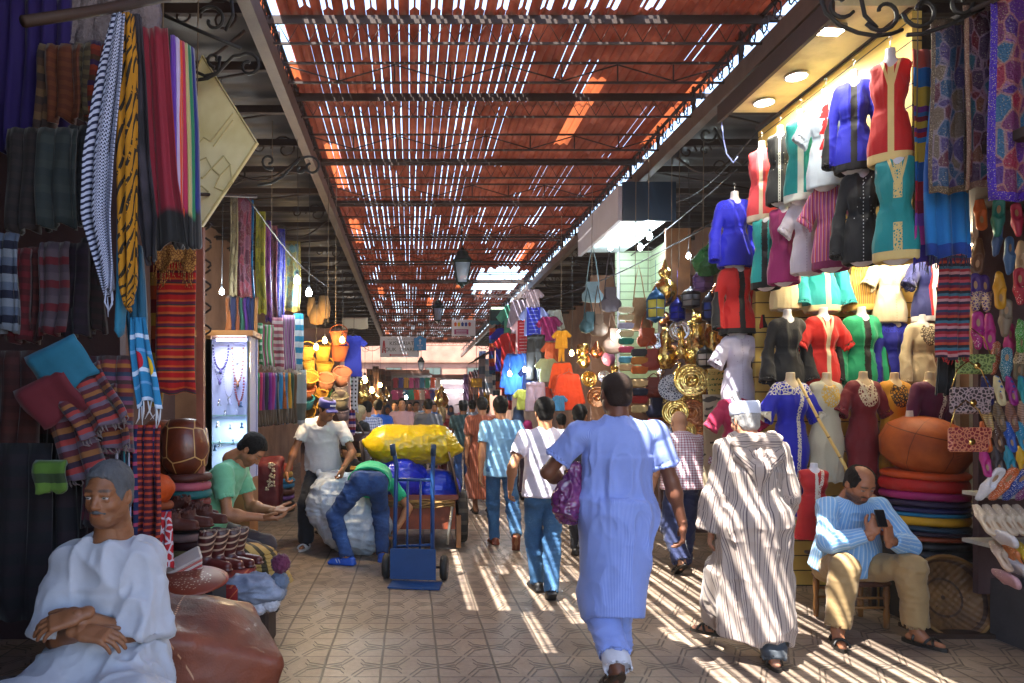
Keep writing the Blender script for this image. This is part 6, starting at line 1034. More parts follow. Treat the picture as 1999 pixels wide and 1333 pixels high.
# wrought iron scroll brackets under the canopies
def spiral(cx, cy, r, t0, t1, n=14): return [(cx+r*(1-.75*i/n)*math.cos(t0+(t1-t0)*i/n), cy+r*(1-.75*i/n)*math.sin(t0+(t1-t0)*i/n)) for i in range(n+1)]
for lb, Y, cv in (('scroll bracket crossing the top of the lozenge panel', 4.75, ([(366,148),(385,156),(405,153),(425,142),(440,125),(455,110)]+spiral(485, 128, 26, -2.3, 5.2), [(366,118),(378,138),(400,148),(425,142)]+[(430,110)], spiral(418, 116, 15, 1.5, 7))), ('scroll bracket beside the lower corner of the lozenge panel', 6.0, ([(503,362),(530,357),(552,345),(570,325),(590,308)]+spiral(607, 325, 20, -1.9, 4.6), spiral(525, 315, 16, 1, 8), spiral(585, 330, 9, 0, 5))), ('scroll bracket high above the lozenge panel', 4.3, (spiral(415, 40, 30, -2.5, 3.2), [(440,60),(455,30),(450,-10)], [(320,30),(400,65),(470,95)])),
    ('large black scroll bracket in front of the lit stall ceiling', 4.0, ([(1600,-10),(1612,25),(1640,50),(1675,64),(1710,70),(1740,66),(1762,58)], spiral(1640, 8, 30, .5, 5.5), spiral(1725, 25, 40, 2.6, -2.8), [(1680,-10),(1688,30),(1712,55)])), ('black scroll bracket at the top right above the hangings', 3.9, (spiral(1800, 20, 38, 3, -3), [(1770,68),(1800,66),(1850,50),(1920,15)], spiral(1875, 5, 26, 0, 6))), ('scroll bracket above the blue hanging tunic', 6.8, ([(1395,250),(1420,300),(1450,322),(1475,300)], spiral(1380, 262, 18, 0, 6)))):
    mb = MB()
    for c_ in cv: mb.tube([W(x, y, Y) for x, y in c_], .011, 6)
    tag(mb.build('scroll_bracket', M('iron_black', '#16120f', rough=.6)), lb, 'bracket', 'wrought iron scroll brackets')
# middle left textile display
TX = [(450, 385, 464, 578, 6.3, sequin('s1', ['#6a5a3a','#8a7a5a','#5a4a34'], ('#8a7a5a','#4a3a2a')), 'gold beige sequinned strip'), (463, 380, 490, 580, 6.4, sequin('s2', ['#5a1a28','#7a2a3a','#4a1a2a','#6a3a4a'], ('#6a2a34','#8a5a6a')), 'wine red sequinned hanging'), (487, 390, 495, 580, 6.45, sequin('s3', ['#0f5a90','#1a7ab0','#0a4a80'], ('#1a6a9a','#0a3a6a')), 'bright turquoise sequinned strip'), (500, 412, 517, 612, 6.7, sequin('s4', ['#8a8210','#a09a20','#6a6a10'], ('#a8a020','#5a5a10')), 'yellow green sequinned hanging'), (516, 430, 528, 628, 6.9, sequin('s5', ['#7a2a7a','#5a1a5a','#9a4a8a'], ('#4a1a7a','#7a3a8a')), 'violet sequinned hanging'), (527, 440, 541, 630, 7.1, sequin('s6', ['#5a2a2a','#7a4a4a','#3a1a2a'], ('#8a4a5a','#3a1a2a')), 'rose brown sequinned hanging'), (540, 446, 556, 632, 7.3, sequin('s7', ['#2a2a7a','#3a3a6a','#1a1a5a'], ('#2a2a8a','#6a6a9a')), 'indigo sequinned hanging'), (556, 470, 586, 608, 7.8, sequin('s8', ['#6a5a2a','#4a4a3a','#3a5a5a'], ('#7a6a2a','#8a8a4a')), 'olive gold sequinned hanging'),
      (498, 630, 512, 712, 6.6, bands('t1', ['#3a7a4a','#a8b0a0','#2a6a3a'], n=5), 'green and white banded towel'), (511, 634, 533, 714, 6.7, bands('t2', ['#4a8a4a','#b0b8a8','#a04a6a','#3a7a4a'], n=3, ax=0), 'green towel with pink and white stripes'), (532, 620, 552, 722, 6.9, bands('t3', ['#a05a6a','#b8a8a8','#8a3a4a','#c0b0a8'], n=4), 'rose and cream chequered towel'), (551, 615, 575, 720, 7.1, bands('t4', ['#8a3a8a','#b898b8','#6a2a6a','#a8a0a8'], n=4, ax=0), 'purple striped towel'), (574, 612, 592, 722, 7.3, bands('t5', ['#1a7a9a','#b8c0c4'], n=5), 'broad turquoise and white striped towel')]
for i, (a, b, c_, d, Y, m, lb) in enumerate(TX): panel('sequin_hanging' if i < 8 else 'striped_towel', lb+' in the textile display on the left', 'wall hanging' if i < 8 else 'towel', a, b, c_, d, Y, m, rz=.3, fold=1.5, amp=.015, fringe=.05 if i > 7 else 0, fcol=cloth('#b0a8a0'), group='sequinned hangings of the left display' if i < 8 else 'towels of the left display')
SH = ['#1a6a3a','#a01a4a','#5a1a5a','#1a1a24','#6a1a7a','#8a1a6a','#1a3a7a','#2a2a30','#1a6a9a','#c0601a','#2a5a7a','#c08a1a','#1a3a2a','#5a3a1a']; SN = ['green','rose','plum','black','violet','magenta','royal blue','charcoal','sky blue','orange','steel blue','amber','bottle green','brown']
for i in range(14): panel('folded_shawl', SN[i]+' folded shawl in the lower row of the left display', 'shawl', 500+i*5.6, 728, 506+i*5.6, 832-i*.6, 7.0+.03*i, bands('fs%d' % i, [SH[i], SH[i], '#4a3a2a'], [6, 6, 5]), rz=.3, fold=1, amp=.01, th=.02, group='folded shawls in the lower row')
panel('grey_white_shawl', 'pale grey shawl with silver border ending the lower row', 'shawl', 577, 722, 598, 828, 7.45, bands('gw', ['#98a0a0','#98a0a0','#5a5a50','#a8a8a8'], [5,3,4,1]), fold=1, amp=.01)
for i, (px, c, nm) in enumerate(((440, '#8a4a1a', 'amber'), (449, '#1a1a3a', 'midnight'), (458, '#7a3a14', 'rust'), (465, '#1a4a3a', 'green'), (472, '#4a1a6a', 'violet'), (480, '#1a1a5a', 'indigo'), (488, '#16244a', 'navy'), (495, '#a8703a', 'copper'))): panel('folded_shawl', nm+' folded shawl hanging above the jewellery case', 'shawl', px, 580, px+9, 650+ (60 if i > 5 else 0), 6.35+.03*i, cloth(c), fold=1, amp=.01, th=.02, group='folded shawls above the jewellery case')
panel('cream_tote_sign', 'pale lit sign board high above the baskets', 'sign', 668, 622, 718, 642, 12, M('pale_board', '#b8a890', rough=.6), fold=.1, amp=.002, th=.03)
# baskets
def basket(px, py, w, h, Y, c, label, tilt=0, flip=0):
    r_ = w*Y/F/2; hh = h*Y/F; t = thing('basket', label, 'basket', W(px, py, Y), 0, 'woven baskets at the basket stall'); t.rotation_euler = (tilt, random.uniform(-.2, .2), 0); m = weave('bw_'+c, c, tuple(q*.3 for q in lin(c)), 210)
    MB().lathe([(0,-hh/2),(r_*.66,-hh/2),(r_*.8,-hh*.1),(r_,hh/2),(r_*.95,hh/2),(r_*.72,-hh*.2),(.0,-hh*.44)], 20).build('bowl', m, t); MB().tube([(r_*math.cos(q), r_*math.sin(q), hh/2) for q in [2*PI*i/20 for i in range(21)]], .008, 5).build('rim', m, t)
    MB().tube([(r_*.95*math.cos(q), 0, hh/2+r_*.7*math.sin(q)) for q in [PI*i/12 for i in range(13)]], .007, 5).build('handle', m, t)
YE, OR = '#c8901c', '#c0561c'
for i, (px, py, w, h, c, nm, tl) in enumerate(((600, 690, 30, 26, YE, 'yellow', .2), (630, 690, 34, 28, YE, 'golden', .2), (662, 690, 36, 30, OR, 'bright orange', .1), (662, 660, 36, 26, OR, 'orange', .1), (604, 715, 26, 24, YE, 'small yellow', .3), (633, 720, 36, 24, YE, 'wide golden', .2), (605, 742, 34, 24, YE, 'tilted yellow', .9), (636, 748, 36, 28, '#c07a50', 'salmon', .7), (668, 738, 36, 30, '#c0785a', 'pink orange', .6), (600, 765, 34, 24, '#b8602a', 'brown orange', .6), (628, 775, 26, 28, YE, 'narrow yellow', .9), (667, 762, 30, 22, '#8a7a7a', 'grey', .4), (598, 787, 34, 20, '#0f7a8a', 'turquoise', .5), (665, 785, 36, 24, '#8a806a', 'grey green', .4), (600, 808, 38, 22, YE, 'lowest yellow', 1.0), (632, 800, 24, 22, YE, 'buttery yellow', .6), (670, 810, 28, 20, '#6a5a6a', 'mauve', .3), (640, 770, 20, 16, '#2a6a2a', 'green handled', .3))): basket(px, py, w, h, 8.5+.1*(i % 3), c, '%s woven basket %s the basket stall' % (nm, 'at the top of' if py < 700 else ('in the middle of' if py < 770 else 'low down in')), tl)
for i, (px, py, w, h) in enumerate(((618, 615, 16, 40), (632, 600, 14, 46), (608, 600, 10, 40))): o = MB().lathe([(.0,0),(w*.005,.02),(w*.006,h*.003),(w*.004,h*.006),(0,h*.0062)], 10).build('straw_bundle', M('straw', '#8a6434', rough=.9, var=.5), None, W(px, py+h/2, 8.6)); tag(o, ('thick', 'tall', 'thin')[i]+' bundle of straw and wood hanging over the baskets', 'straw bundle')
tag(MB().box((-1.13, 9.1, 1.6), (.5,.06,2.0)).build('stall_partition', PL2), 'dark board behind the baskets', 'partition')
hung('dress', 689, 655, 735, 9.0, cloth('#0f2ab0'), 'royal blue robe hanging beside the orange baskets', rz=.2); panel('black_white_kilim', 'white kilim with black blocks beside the basket stall', 'rug', 686, 735, 699, 805, 10, M('kil', lambda c: (lambda s: c.mix((s[1]*9).fr().lt(.5)*(s[0]*2).fr().lt(.5), '#b8bcc8', '#1a1a24'))(c.sep(c.att('st'))), rough=.9), rz=.3, fold=1, amp=.01)
for i, (a, b, c_, d, Y, cols, lb) in enumerate(((700, 725, 708, 800, 12, ['#a8a4b0', '#3a3a44'], 'white and grey kilim'), (708, 735, 716, 800, 14, ['#8a6a3a', '#5a3a2a'], 'gold brown runner'), (716, 720, 728, 790, 16, ['#6a4a3a', '#3a2a24'], 'dark brown carpet'), (728, 715, 740, 785, 19, ['#4a3430', '#6a4a3a'], 'chocolate carpet'), (740, 720, 752, 785, 22, ['#5a3a34', '#3a2624'], 'deep brown carpet'), (752, 725, 764, 782, 26, ['#6a4a40', '#4a2a24'], 'faded brown carpet'), (680, 800, 692, 850, 9.6, ['#7a1a2a', '#1a1a7a', '#b89ab0'], 'red and purple cloth bundle'))): panel('hanging_carpet', lb+' in the far left row', 'rug', a, b, c_, d, Y, bands('lc%d' % i, cols, n=3), rz=.4, fold=2, amp=.04, group='carpets far along the left')
for i in range(10): vessel(705+i*5.2, 790+(i % 3)*6-i*1.2, 12+i*1.3, [(0,0),(.08,.02),(.13,.12),(.08,.24),(.03,.3),(.05,.34),(0,.36)], BRASS, 'glowing brass lamp, %s from the left in the far left row' % ('first','second','third','fourth','fifth','sixth','seventh','eighth','ninth','tenth')[i], 1.2, 'brass lamps far along the left')
# cushions stack beyond the polo man, bags with tassels
z = .35
for i, (c, nm, t_) in enumerate((('#3a2a1a', 'brown', .08), ('#241418', 'dark', .09), ('#6a3a7a', 'lilac', .07), ('#5a2a1c', 'chestnut', .08), ('#0f5a80', 'petrol blue', .07), ('#0f6a90', 'turquoise blue', .07), ('#a87a20', 'ochre', .08), ('#c03a1a', 'red orange', .1))): pouf_cover((-2.0, 10.6, z-.3), .3 if i < 6 else .27, t_*1.15, leather(c) if i < 4 else cloth(c), nm+' cushion in the pile beyond the man in the polo shirt', 'cushions piled beyond the man in the polo shirt'); z += t_*1.12
o = ob('leather_sack', sdf([('b', (0,0,.3), (.17,.12,.3), {'rd': .05}), ('c', (-.15,0,.6), (.15,0,.62), .05, .05, {'k': .05})], .014, .03, folds(.012, 8, 4, 8)), leather('#5a1014'), None, (-1.62, 8.1, .38)); tag(o, 'dark red leather sack with a string of shells', 'sack'); mb = MB(); r = random.Random(2)
for i in range(40): mb.ball((r.uniform(.02, .12), -.14, r.uniform(.3, .6)), .013, 5)
mb.build('shell_string', M('shells', '#a89a80', rough=.4), o)
# low tables beyond the white sack
for i, (px, py, Y) in enumerate(((678, 888, 9.6), (715, 888, 9.9), (708, 912, 9.2))): t = thing('low_table', ('left', 'right', 'lower')[i]+' of three small yellow topped tables behind the white sack', 'table', (W(px, py, Y).x, Y, 0)); zt_ = W(px, py, Y).z; MB().box((0,0,zt_), (.3,.3,.03)).build('tabletop', M('yellow_wood', '#c09a4a', rough=.5), t); MB().box((-.1,0,zt_/2), (.03,.2,zt_)).build('leg', DARKW, t); MB().box((.1,0,zt_/2), (.03,.2,zt_)).build('leg', DARKW, t)
# ---- pouf piles at the left
bx = thing('crate', 'dark wooden crate under the two piles of poufs', 'crate', (-1.5, 4.65, 0)); MB().box((0,0,.2), (.6,.5,.4), bev=.01).build('box', DARKW, bx)
mb = MB()
for z_ in (.08, .2, .32): mb.box((0,-.262,z_), (.58,.02,.07))
mb.build('slats', OAK, bx)
z = .42
for i, (c, nm) in enumerate((('#12304a', 'dark blue'), ('#b0b0b8', 'white edged'), ('#0f3a3a', 'bottle green'), ('#16204a', 'navy'), ('#9a8a5a', 'straw edged'), ('#3a0f18', 'wine'), ('#a88a8a', 'blush edged'), ('#1a1418', 'black'), ('#8a3a1a', 'copper'), ('#a8803a', 'gold edged'), ('#6a1a14', 'brick red'), ('#0f5a5a', 'teal'), ('#a04a5a', 'rose edged'), ('#4a1a10', 'dark brown'))): pouf_cover((-1.445, 4.65, z), .135+.003*(i % 3)+.0015*i, .056, leather(c), nm+' leather cover in the tall right hand pile at the left', 'tall pile of pouf covers'); z += .054
o = MB().lathe([(0,-.2),(.1,-.19),(.15,-.12),(.165,0),(.15,.12),(.1,.19),(0,.2)], 32).build('stitched_pouf', M('pouf_brown', lambda c: (lambda x, y, z: c.mix((c.vor(5.2, c.comb(x*1.0, y*1.0, z*.8), feat='DISTANCE_TO_EDGE', rand=.5).lt(.018)), c.ramp(c.noise(6, 3), [(.3, '#4a1c0c'), (.7, '#6e3014')]), '#b89058'))(*c.p), rough=.4, bump=lambda c: c.noise(10, 3)*.004, coat=.2), None, (-1.45, 4.62, z+.17)); o.scale = (.95, .9, .92); tag(o, 'dark brown round pouf with pale stitched seams on the tall pile', 'pouf'); o = ob('pouf', o.data.copy(), leather('#8a4420'), None, (-1.66, 4.85, z+.14)); o.data.materials.clear(); o.data.materials.append(leather('#8a4420')); tag(o, 'tan pouf half hidden behind the stitched one', 'pouf')
z = .42
for i, (c, nm) in enumerate((('#0f1a3a', 'midnight'), ('#c09010', 'yellow'), ('#0f4a5a', 'petrol'), ('#0f3a3a', 'forest green'), ('#0f4a4a', 'sea green'), ('#b88a1a', 'ochre'), ('#8a106a', 'magenta'), ('#0f4a8a', 'royal blue'), ('#3a2420', 'taupe'), ('#2a1420', 'aubergine'), ('#8a1414', 'red'), ('#122a7a', 'blue'), ('#8a3a14', 'russet'))): pouf_cover((-1.53, 4.25, z), .115+.001*i, .05, leather(c), nm+' leather cover in the shorter pile behind the seated man', 'shorter pile of pouf covers'); z += .048
o = ob('orange_pouf', sdf([('e', (0,0,.08), (.17,.15,.1)), ('c', (-.06,0,.12), (-.1,0,.26), .09, .04, {'k': .05})], .009, .03, folds(.01, 8, 6, 5)), leather('#c0480c'), None, (-1.56, 4.24, z)); tag(o, 'crumpled bright orange leather pouf on the shorter pile', 'pouf')
# ---- boots, hats, folded cloths, leather pouf in the foreground left
tr = thing('goods_chest', 'low chest draped with a dark red rug under the brown boots', 'chest', (-1.22, 4.15, 0)); MB().box((0,0,.3), (.55,.5,.6), bev=.02).build('chest_box', DARKW, tr)
MB().grid(lambda u, v: (-.29+.58*u, -.27+.0*v-.02*v*math.sin(u*9), .62-.5*v), 16, 8, .012).build('rug_drape', M('rug_red', lambda c: c.mix((((c.st[0]-.5).abs()*8+(c.st[1]*6)).fr().lt(.1)), c.ramp(c.noise(4, 3), [(.3, '#4a0a0c'), (.7, '#8a1a14')]), '#a8502a'), rough=.95, weave=2), tr); MB().box((0,.0,.615), (.56,.52,.03), bev=.01).build('rug_top', M('rug_red'), tr)
def boot_mesh(high): return sdf([('c', (0,-.02,.05), (0,.02,.08+high), .045, .058), ('c', (0,-.02,.04), (0,.16,.035), .042, .034, {'k': .03, 'n': (0,0,1), 'fl': .9}), ('c', (0,-.03,.01), (0,.17,.01), .04, .036, {'n': (0,0,1), 'fl': .25, 'k': .005}), ('c', (0,.02,.09+high), (0,.02,.16+high), .05, .055, {'sub': 1, 'k': .004})], .009, .02, folds(.004, 12, 10, 2))
KB = M('kilim_boot', lambda c: c.mix(((c.p[2]*22+(c.p[0]*30).sin()*.35).fr().lt(.3))*c.p[2].gt(.09), c.ramp(c.noise(8, 2), [(.3, '#2a0c0c'), (.7, '#5a1a14')]), '#a88a74'), rough=.45, coat=.15); BB = leather('#4a1c10')
for i, (px, py, Y, k, rz, lb) in enumerate(((428, 1112, 4.1, 1, -1.9, 'nearest high kilim patterned boot on the chest'), (452, 1108, 4.25, 1, -1.9, 'second high kilim patterned boot'), (474, 1105, 4.4, 1, -1.9, 'third high kilim patterned boot, white zigzags'), (490, 1098, 4.6, 1, -1.9, 'farthest high kilim patterned boot'), (355, 1035, 4.0, 0, -1.5, 'brown ankle boot at the left of the low boots'), (385, 1028, 4.1, 0, -1.6, 'brown ankle boot in the middle of the low boots'), (400, 1012, 4.35, 0, -1.7, 'lace patterned brown ankle boot behind the middle one'), (375, 1000, 4.45, 0, -1.5, 'dark ankle boot at the back of the low boots'), (418, 1020, 4.3, 0, -1.8, 'reddish ankle boot at the right of the low boots'))):
    o = shared('boot', tmpl('boot%d' % k, lambda: boot_mesh(.16 if k else .02)), KB if k else BB, None, W(px, py, Y)); o.rotation_euler.z = rz; o.scale = (.88,)*3; o.location.x -= .08; tag(o, lb, 'boot', 'leather and kilim boots')
for i in range(9):
    t_ = i/8; o = MB().lathe([(0,0),(.13,.0),(.14,.01),(.0,.02)], 24, sx=1.25, sy=.8, wob=.03).build('straw_bag', M('straw_bag', lambda c: c.mix((c.p[0]*60).sin().gt(.3), '#a8884a', '#3a3018'), rough=.85), None, W(520-4*i, 1130-7*i, 4.75)+V((0,0,0))); o.rotation_euler = (.25, .12, .1*i); o.scale = (1, 1, 1.5); tag(o, 'flat straw and black purse, '+('lowest', 'second lowest', 'third lowest', 'fourth lowest', 'middle', 'fourth highest', 'third highest', 'second highest', 'topmost')[i % 9]+' of the fanned pile', 'purse', 'fanned pile of straw purses')
tag(MB().box((-1.08, 4.85, .13), (.3,.3,.26), bev=.02).build('low_box', DARKW), 'low dark box under the straw purses', 'box')
GC = M('grey_knit', lambda c: c.ramp(c.noise(8, 3), [(.3, '#5a6074'), (.7, '#9298aa')]), rough=.95, weave=3)
o = ob('grey_knit_cap', sdf([('c', (-.14,0,.05), (.1,.02,.05), .075, .06, {'n': (0,0,1), 'fl': .7}), ('e', (-.04,0,.1), (.15,.1,.05), {'k': .04})], .008, .02, folds(.014, 10, 14, 7)), GC, None, W(500, 1175, 4.0)); tag(o, 'folded grey knitted cloth with pompoms on the floor goods', 'cloth')
for i, (px, py, c) in enumerate(((545, 1135, '#5a6478'), (540, 1155, '#6a7488'), (528, 1175, '#c0bcc4'), (505, 1182, '#c4c0c8'), (548, 1100, '#5a1a3a'))): me = sdf([('e', (0,0,0), (.05,.05,.05))], .007, .02, lambda p, n, s: .016*(vnoise(p*150+i)-.3)); tag(ob('pompom', me, cloth(c), None, W(px, py, 4.05)), ('upper grey', 'lower grey', 'right white', 'left white', 'small plum')[i]+' woollen pompom beside the knitted cloth', 'pompom')
tag(MB().box((-1.0, 4.1, .17), (.26,.3,.34), bev=.03).build('low_box', M('cloth_box', '#15101a', rough=.9)), 'dark cloth covered box under the grey knitted cloth', 'box')
for i, (px, py, c, nm) in enumerate(((372, 1135, '#6a260f', 'orange brown beaded round cushion'), (368, 1130, '#7a1a14', 'dark red round cushion'))): o = MB().lathe([(0,-.008),(.14,-.006),(.15,.0),(.14,.008),(0,.014)], 32, sx=1.1, wob=.01).build('beaded_cushion', M('bead'+c, lambda k: k.mix(k.vor(70).lt(.3)*((k.p[0]*k.p[0]+k.p[1]*k.p[1]).sq().lt(.1)), c, '#a8907a'), rough=.5), None, W(px, py, 3.45)+V((0,.1*i,-.03*i))); o.rotation_euler = (.25, 0, 0); tag(o, nm+' on the dark box behind the leather pouf', 'cushion')
for i in range(5): o = MB().box((0,0,0), (.22,.16,.018), bev=.008).build('folded_napkin', cloth(('#b09a90', '#9a3a3a', '#b8a8a0', '#a85a50', '#a89890')[i]), None, W(352, 1118-5*i, 3.6)); o.rotation_euler = (.2, -.45, .3); tag(o, ('cream', 'red', 'pale', 'rose', 'sand')[i]+' folded embroidered napkin in the small stack', 'napkin', 'stack of folded napkins')
tag(MB().box((-1.14, 3.62, .36), (.36,.3,.72), bev=.02).build('dark_box', M('cloth_box')), 'dark box carrying the beaded cushions', 'box'); panel('red_white_cloth', 'red cloth with white embroidery hanging behind the seated man', 'cloth', 302, 1000, 340, 1110, 3.5, M('redwhite', lambda c: c.mix(c.vor(22, feat='DISTANCE_TO_EDGE').lt(.1), '#a01420', '#b8a8b0'), rough=.9), fold=2, amp=.02, taper=.6)
SAD = M('saddle_leather', lambda c: c.mix((((c.p[0]*.8+c.p[2]*.5).abs()-.12).abs().lt(.003))*(c.p[1]*60).fr().lt(.5), c.ramp(c.noise(4, 4), [(.3, '#421a0c'), (.7, '#74341a')]), '#a87858'), rough=lambda c: .42+.3*c.noise(6, 3), coat=.08, bump=lambda c: c.noise(9, 4)*.008+c.vor(120)*.0008)
o = ob('leather_pouf', sdf([('b', (0,0,.0), (.29,.29,.25), {'rd': .05, 'R': Matrix.Rotation(.35, 3, 'Y') @ Matrix.Rotation(.5, 3, 'Z')}), ('e', (0,0,0), (.345,.33,.31), {'k': .06})], .009, .03, folds(.007, 5, 5, 3)), SAD, None, (-.99, 3.3, .37)); o.scale = (1.0,1.0,1.16); tag(o, 'large square brown leather pouf with stitched edges in the left foreground', 'pouf')
ch = thing('chair', 'white plastic chair under the seated man in white', 'chair', (-1.2, 2.8, 0), PI); PWH = M('plastic_white', '#b8b8c0', rough=.4); MB().box((0,.02,.46), (.46,.44,.035), bev=.015).build('seat', PWH, ch); MB().grid(lambda u, v: (-.15+.3*u, -.24-.05*v-.03*math.sin(PI*u), .5+.2*v), 8, 6, .02).build('backrest', PWH, ch)
for x in (-.2, .2):
    for y in (-.19, .22): MB().tube([(x,y,.45), (x*1.15,y*1.15,0)], [.024,.018], 8).build('leg', PWH, ch)
tag(MB().box((-1.75, 2.7, .25), (.45,.5,.5), bev=.01).build('wooden_box', M('grey_wood', '#3a3438', rough=.9, var=.5)), 'grey wooden box in the dark lower left corner', 'box')
o = thing('stool', 'low stool under the man in the green polo shirt', 'stool', (-1.52, 5.5, 0)); MB().box((0,0,.52), (.34,.34,.05), bev=.015).build('seat', DARKW, o)
for x in (-.13, .13):
    for y in (-.13, .13): MB().box((x,y,.25), (.03,.03,.5)).build('leg', DARKW, o)
# ---- sacks, cart, hand truck
PLW = M('sack_white', lambda c: c.ramp(c.noise(5, 4), [(.3, '#8f98a8'), (.7, '#c4ccd4')]), rough=.35, bump=lambda c: c.noise(14, 4)*.012)
o = ob('white_sack', sdf([('e', (-.1,.1,.52), (.34,.3,.36)), ('e', (.1,-.02,.3), (.38,.3,.3), {'k': .15}), ('c', (-.2,.15,.75), (-.32,.2,.85), .12, .05, {'k': .08}), ('c', (.1,.15,.78), (.2,.2,.88), .1, .05, {'k': .08})], .013, .03, folds(.026, 6, 5, 31, .8)), PLW, None, (-.68, 7.85, .0)); tag(o, 'huge crumpled white sack held by the two porters', 'sack')
ct = thing('hand_cart', 'wooden two wheeled cart loaded with blue and yellow sacks', 'cart', (.05, 8.6, 0)); BX = M('cart_rust', lambda c: c.ramp(c.noise(5, 4), [(.3, '#5a2410'), (.6, '#8a3c18'), (.8, '#a05a2c')]), rough=.6); MB().box((0,-.0,.42), (.92,1.2,.36)).build('cart_box', BX, ct); MB().grid(lambda u, v: (-.5-.1*v, -.6+1.2*u, .6+.62*v), 4, 4, .02).build('side_board', DARKW, ct); MB().grid(lambda u, v: (.5-.0*v+.02-.12*v, -.6+1.2*u, .6+.5*v), 4, 4, .02).build('side_board', DARKW, ct)
MB().box((0,-.62,.6), (.98,.04,.05)).build('front_rail', M('cart_rail', '#6a2a18', rough=.5), ct); mb = MB(); r = random.Random(1)
for i in range(12): z_ = .5+r.random()*.07; mb.tube([(-.45+.9*t/8, -.64-.02*math.sin(t+i), z_+.02*math.sin(t*1.3+i*2)) for t in range(9)], .008, 5)
mb.build('rope', M('rope', '#8a6a3a', rough=.9, var=.4), ct)
for x in (-.58, .56):
    w_ = MB().lathe([(.2,-.055),(.29,-.06),(.31,-.03),(.31,.03),(.29,.06),(.2,.055)], 32, ax='X').build('wheel', M('tyre', lambda c: c.mix(((c.p[1].at2(c.p[2]))*14).sin().gt(.5)*c.p[0].abs().lt(.05), '#2a2622', '#4a4238'), rough=.8), ct, (x, -.1, .315)); MB().lathe([(0,-.03),(.2,-.03),(.2,.03),(0,.03)], 20, ax='X').build('rim', M('rim_steel', '#5a5248', rough=.5, metal=.5), w_)
MB().tube([(-.4,-.66,.55), (-.22,-.72,.02)], .02, 6).build('stand_leg', M('alu'), ct); MB().tube([(.42,-.66,.5), (.36,-.75,.1)], .02, 6).build('stand_leg', M('alu'), ct); MB().box((.5,-.5,.2), (.05,.08,.36)).build('post', OAK, ct)
def plastic(n, c, **k): return M(n, c, rough=.28, coat=.15, var=.3, bump=lambda q: q.noise(16, 4)*.01, **k)
o = ob('yellow_sack', sdf([('c', (-.3,0,0), (.28,.02,0), .22, .22), ('c', (-.45,0,-.02), (-.56,0,.02), .08, .03, {'k': .1}), ('c', (.42,0,-.06), (.54,0,-.06), .07, .035, {'k': .1})], .012, .03, folds(.018, 7, 6, 14, .7)), plastic('yellow_plastic', '#c4a80a'), None, W(806, 867, 8.3)); tag(o, 'bulging yellow plastic sack on top of the loaded cart', 'sack')
for i, (px, py, r_, lb, c) in enumerate(((782, 935, .3, 'left blue plastic sack in the cart', '#1a2ec0'), (850, 955, .29, 'right blue plastic sack in the cart', '#0f3ac8'))): tag(ob('blue_sack', sdf([('e', (0,0,0), (r_*1.0,r_*1.1,r_*.85)), ('c', (0,-.1,.1), (.1,-.2,.18), .1, .04, {'k': .1})], .013, .03, folds(.024, 6, 5, 20+i, .4)), plastic('blue_plastic%d' % i, c), None, W(px, py, 8.35+.1*i)), lb, 'sack', 'blue plastic sacks in the cart')
ht = thing('hand_truck', 'blue steel hand truck standing in front of the bending man', 'hand truck', (.03, 6.55, 0), -.15); HB = M('truck_blue', '#0d3f78', rough=.45, var=.3)
for x in (-.17, .17): MB().tube([(x*1.05,0,.03), (x,.07,.9), (x*1.0,.1,1.05), (x*1.1,.0,1.24)], .02, 10).build('upright', HB, ht); MB().tube([(x*1.08,.01,1.16), (x*1.12,-.01,1.26)], .026, 10).build('grip', M('grip', '#16304a', rough=.6), ht)
for x in (-.06, .06): MB().tube([(x,.02,.15), (x,.075,.93)], .011, 8).build('rod', HB, ht)
MB().tube([(-.17,.08,.93), (.17,.08,.93)], .016, 8).build('crossbar', HB, ht); MB().tube([(-.2,.12,.3), (.17,.05,.34)], .014, 8).build('crossbar', HB, ht)
MB().box((0,-.01,.17), (.42,.02,.28)).build('back_plate', HB, ht); MB().box((.04,-.14,.012), (.46,.26,.012), rz=.0).build('toe_plate', HB, ht); MB().add([(-.17,.0,.3),(-.17,.2,.12),(-.17,0,.12),(-.16,.0,.3),(-.16,.2,.12),(-.16,0,.12)], [(0,1,2),(5,4,3),(0,3,4,1),(1,4,5,2),(2,5,3,0)]).add([(.17,.0,.45),(.17,.16,.3),(.17,0,.3),(.16,.0,.45),(.16,.16,.3),(.16,0,.3)], [(2,1,0),(3,4,5),(1,4,3,0),(2,5,4,1),(0,3,5,2)]).build('gusset', HB, ht)
for x in (-.27, .27): w_ = MB().lathe([(.06,-.03),(.1,-.032),(.115,-.015),(.115,.015),(.1,.032),(.06,.03)], 28, ax='X').build('wheel', M('rubber', '#1c1a1a', rough=.7), ht, (x, .14, .115)); MB().lathe([(0,-.034),(.05,-.03),(.062,-.02),(.062,.02),(.05,.03),(0,.034)], 5, ax='X').build('rim', M('rim_grey', '#4a3a40', rough=.4), w_)
MB().tube([(-.27,.14,.115), (.27,.14,.115)], .012, 6).build('axle', IRON, ht)
o = ob('purple_bag', sdf([('e', (0,0,0), (.085,.1,.13)), ('c', (.02,0,.1), (.05,.02,.2), .06, .04, {'k': .04})], .006, .02, folds(.02, 16, 12, 9, .8)), M('purple_plastic', lambda c: c.ramp(c.noise(9, 3), [(.35, '#4a1a4a'), (.6, '#7a3a6a'), (.75, '#b88aa8')]), rough=.15, coat=.4, bump=lambda c: c.noise(20, 4)*.012), None, W(1108, 982, 4.22)); tag(o, 'crumpled purple plastic bag under the arm of the man in blue', 'bag')
